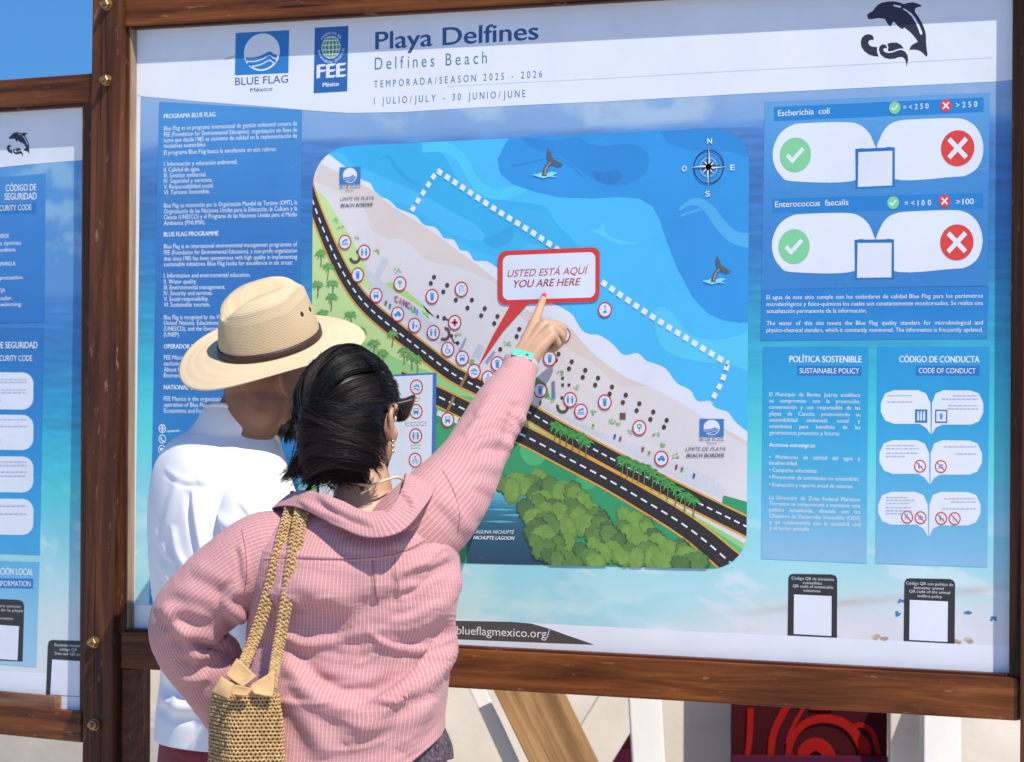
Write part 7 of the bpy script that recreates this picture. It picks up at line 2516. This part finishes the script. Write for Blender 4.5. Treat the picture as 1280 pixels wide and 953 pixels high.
# crossed timbers
br1 = plank('timber_brace', at_back(592, 850, 7.9), at_back(688, 1060, 7.9), 0.034, 0.05, WWOOD)
tag(br1, 'narrow white diagonal timber leaning under the board, left of the brown plank', 'brace')
br2 = plank('wooden_plank', at_back(645, 830, 7.8), at_back(757, 1060, 7.8), 0.142, 0.04, BARE)
tag(br2, 'broad bare brown plank leaning diagonally under the big board', 'plank')
br3 = plank('timber_brace', at_back(800, 840, 8.3), at_back(690, 1020, 8.3), 0.11, 0.05, PLASTER)
tag(br3, 'pale broad diagonal brace crossing behind the brown plank', 'brace')
ps1 = plank('white_post', at_back(822, 1150, 8.0), at_back(804, 840, 8.0), 0.075, 0.08, WWOOD)
tag(ps1, 'bright white timber post standing under the board beside the brown plank', 'post')
ps3 = plank('white_post', at_back(1131, 1150, 8.3), at_back(1131, 840, 8.3), 0.076, 0.06, PLASTER)
tag(ps3, 'duller cream post tight against the right edge of the dark red panel', 'post')
ps2 = plank('white_post', at_back(1175, 1150, 8.2), at_back(1175, 840, 8.2), 0.088, 0.10, WWOOD)
tag(ps2, 'bright white post, second to the right of the dark red panel under the board', 'post')
# dark red panel with swirls
RED1 = noise_mat('dark_red_paint', srgb(44, 5, 12)[:3], srgb(56, 8, 15)[:3], 4, 0.75, spec=0.08)
RED2 = noise_mat('bright_red_paint', srgb(116, 12, 10)[:3], srgb(132, 16, 12)[:3], 4, 0.7, spec=0.08)
PURP = noise_mat('plum_paint', srgb(58, 14, 36)[:3], srgb(70, 18, 42)[:3], 4, 0.7, spec=0.08)
DP = 8.4
pa, pb = at_back(914, 1100, DP), at_back(1110, 850, DP)
ex = RT.copy(); ex[2] = 0; ex /= np.linalg.norm(ex)
fn = np.cross(ZV, ex); fn = -fn if fn @ FW > 0 else fn
rp = empty('red_panel', (float((pa[0] + pb[0]) / 2), float((pa[1] + pb[1]) / 2), 0.0))
tag(rp, 'dark red painted panel with brighter red swirls under the right of the board', 'panel')
Wd = abs((pb - pa) @ ex)
bm = bmesh.new(); bm_box(bm, -Wd / 2, Wd / 2, 0, 0.05, 0.0, 1.2, bev=0.004)
o = bm_obj('board', bm, RED1, rp); o.rotation_euler = (0, 0, math.atan2(ex[1], ex[0]))
bm = bmesh.new(); bm_box(bm, -Wd / 2, Wd / 2, -0.02, -0.001, 0.0, at_back(1010, 944, DP)[2], bev=0.003)
o = bm_obj('plum_band', bm, PURP, rp); o.rotation_euler = (0, 0, math.atan2(ex[1], ex[0]))


def on_panel(px, py):
    p = at_back(px, py, DP)
    return p + fn * 0.003


for pts, r0, r1 in (([(930, 960), (936, 930), (938, 885)], 0.006, 0.008), ([(962, 960), (966, 920), (978, 892), (986, 880)], 0.008, 0.010), ([(984, 960), (988, 928), (1004, 906), (1030, 898), (1058, 906), (1076, 930), (1082, 960)], 0.007, 0.013), ([(1004, 885), (990, 910), (984, 930)], 0.004, 0.006),
                    ([(1060, 912), (1075, 906), (1090, 915), (1097, 940), (1098, 960)], 0.006, 0.006), ([(1070, 925), (1078, 922), (1086, 934), (1082, 950), (1074, 945)], 0.005, 0.005), ([(1002, 960), (1006, 938), (1020, 930), (1034, 940), (1038, 960)], 0.016, 0.016), ([(1012, 885), (1040, 885)], 0.004, 0.006)):
    P = spline([on_panel(*p) for p in pts], 40)
    R_ = np.linspace(r0, r1, 40)
    T_ = np.gradient(P, axis=0); T_ /= np.linalg.norm(T_, axis=1)[:, None]
    N_ = np.cross(T_, fn)
    V, F = [], []
    for k in range(40):
        V += [P[k] + N_[k] * R_[k], P[k] - N_[k] * R_[k], P[k] - N_[k] * R_[k] + fn * 0.004, P[k] + N_[k] * R_[k] + fn * 0.004]
    for k in range(39):
        F += [(4 * k + j, 4 * k + (j + 1) % 4, 4 * k + 4 + (j + 1) % 4, 4 * k + 4 + j) for j in range(4)]
    mesh_np('swirl', V, F, RED2, rp, False, True)
pa2, pb2 = at_back(752, 1100, 8.5), at_back(800, 1100, 8.5)
rp2 = empty('red_panel', (float((pa2[0] + pb2[0]) / 2), float((pa2[1] + pb2[1]) / 2), 0.0))
tag(rp2, 'small plum and dark red panel low between the brown plank and the bright white post', 'panel')
zq, zq2 = at_back(775, 908, 8.5)[2], at_back(775, 936, 8.5)[2]
for nm, z0_, z1_, mt in (('board', zq2 + 0.001, zq, RED1), ('plum_band', 0, zq2, PURP)):
    bm = bmesh.new(); bm_box(bm, -0.06, 0.06, 0, 0.03, z0_, z1_, bev=0.003)
    o = bm_obj(nm, bm, mt, rp2); o.rotation_euler = (0, 0, math.atan2(ex[1], ex[0]))
bpy.context.view_layer.update()
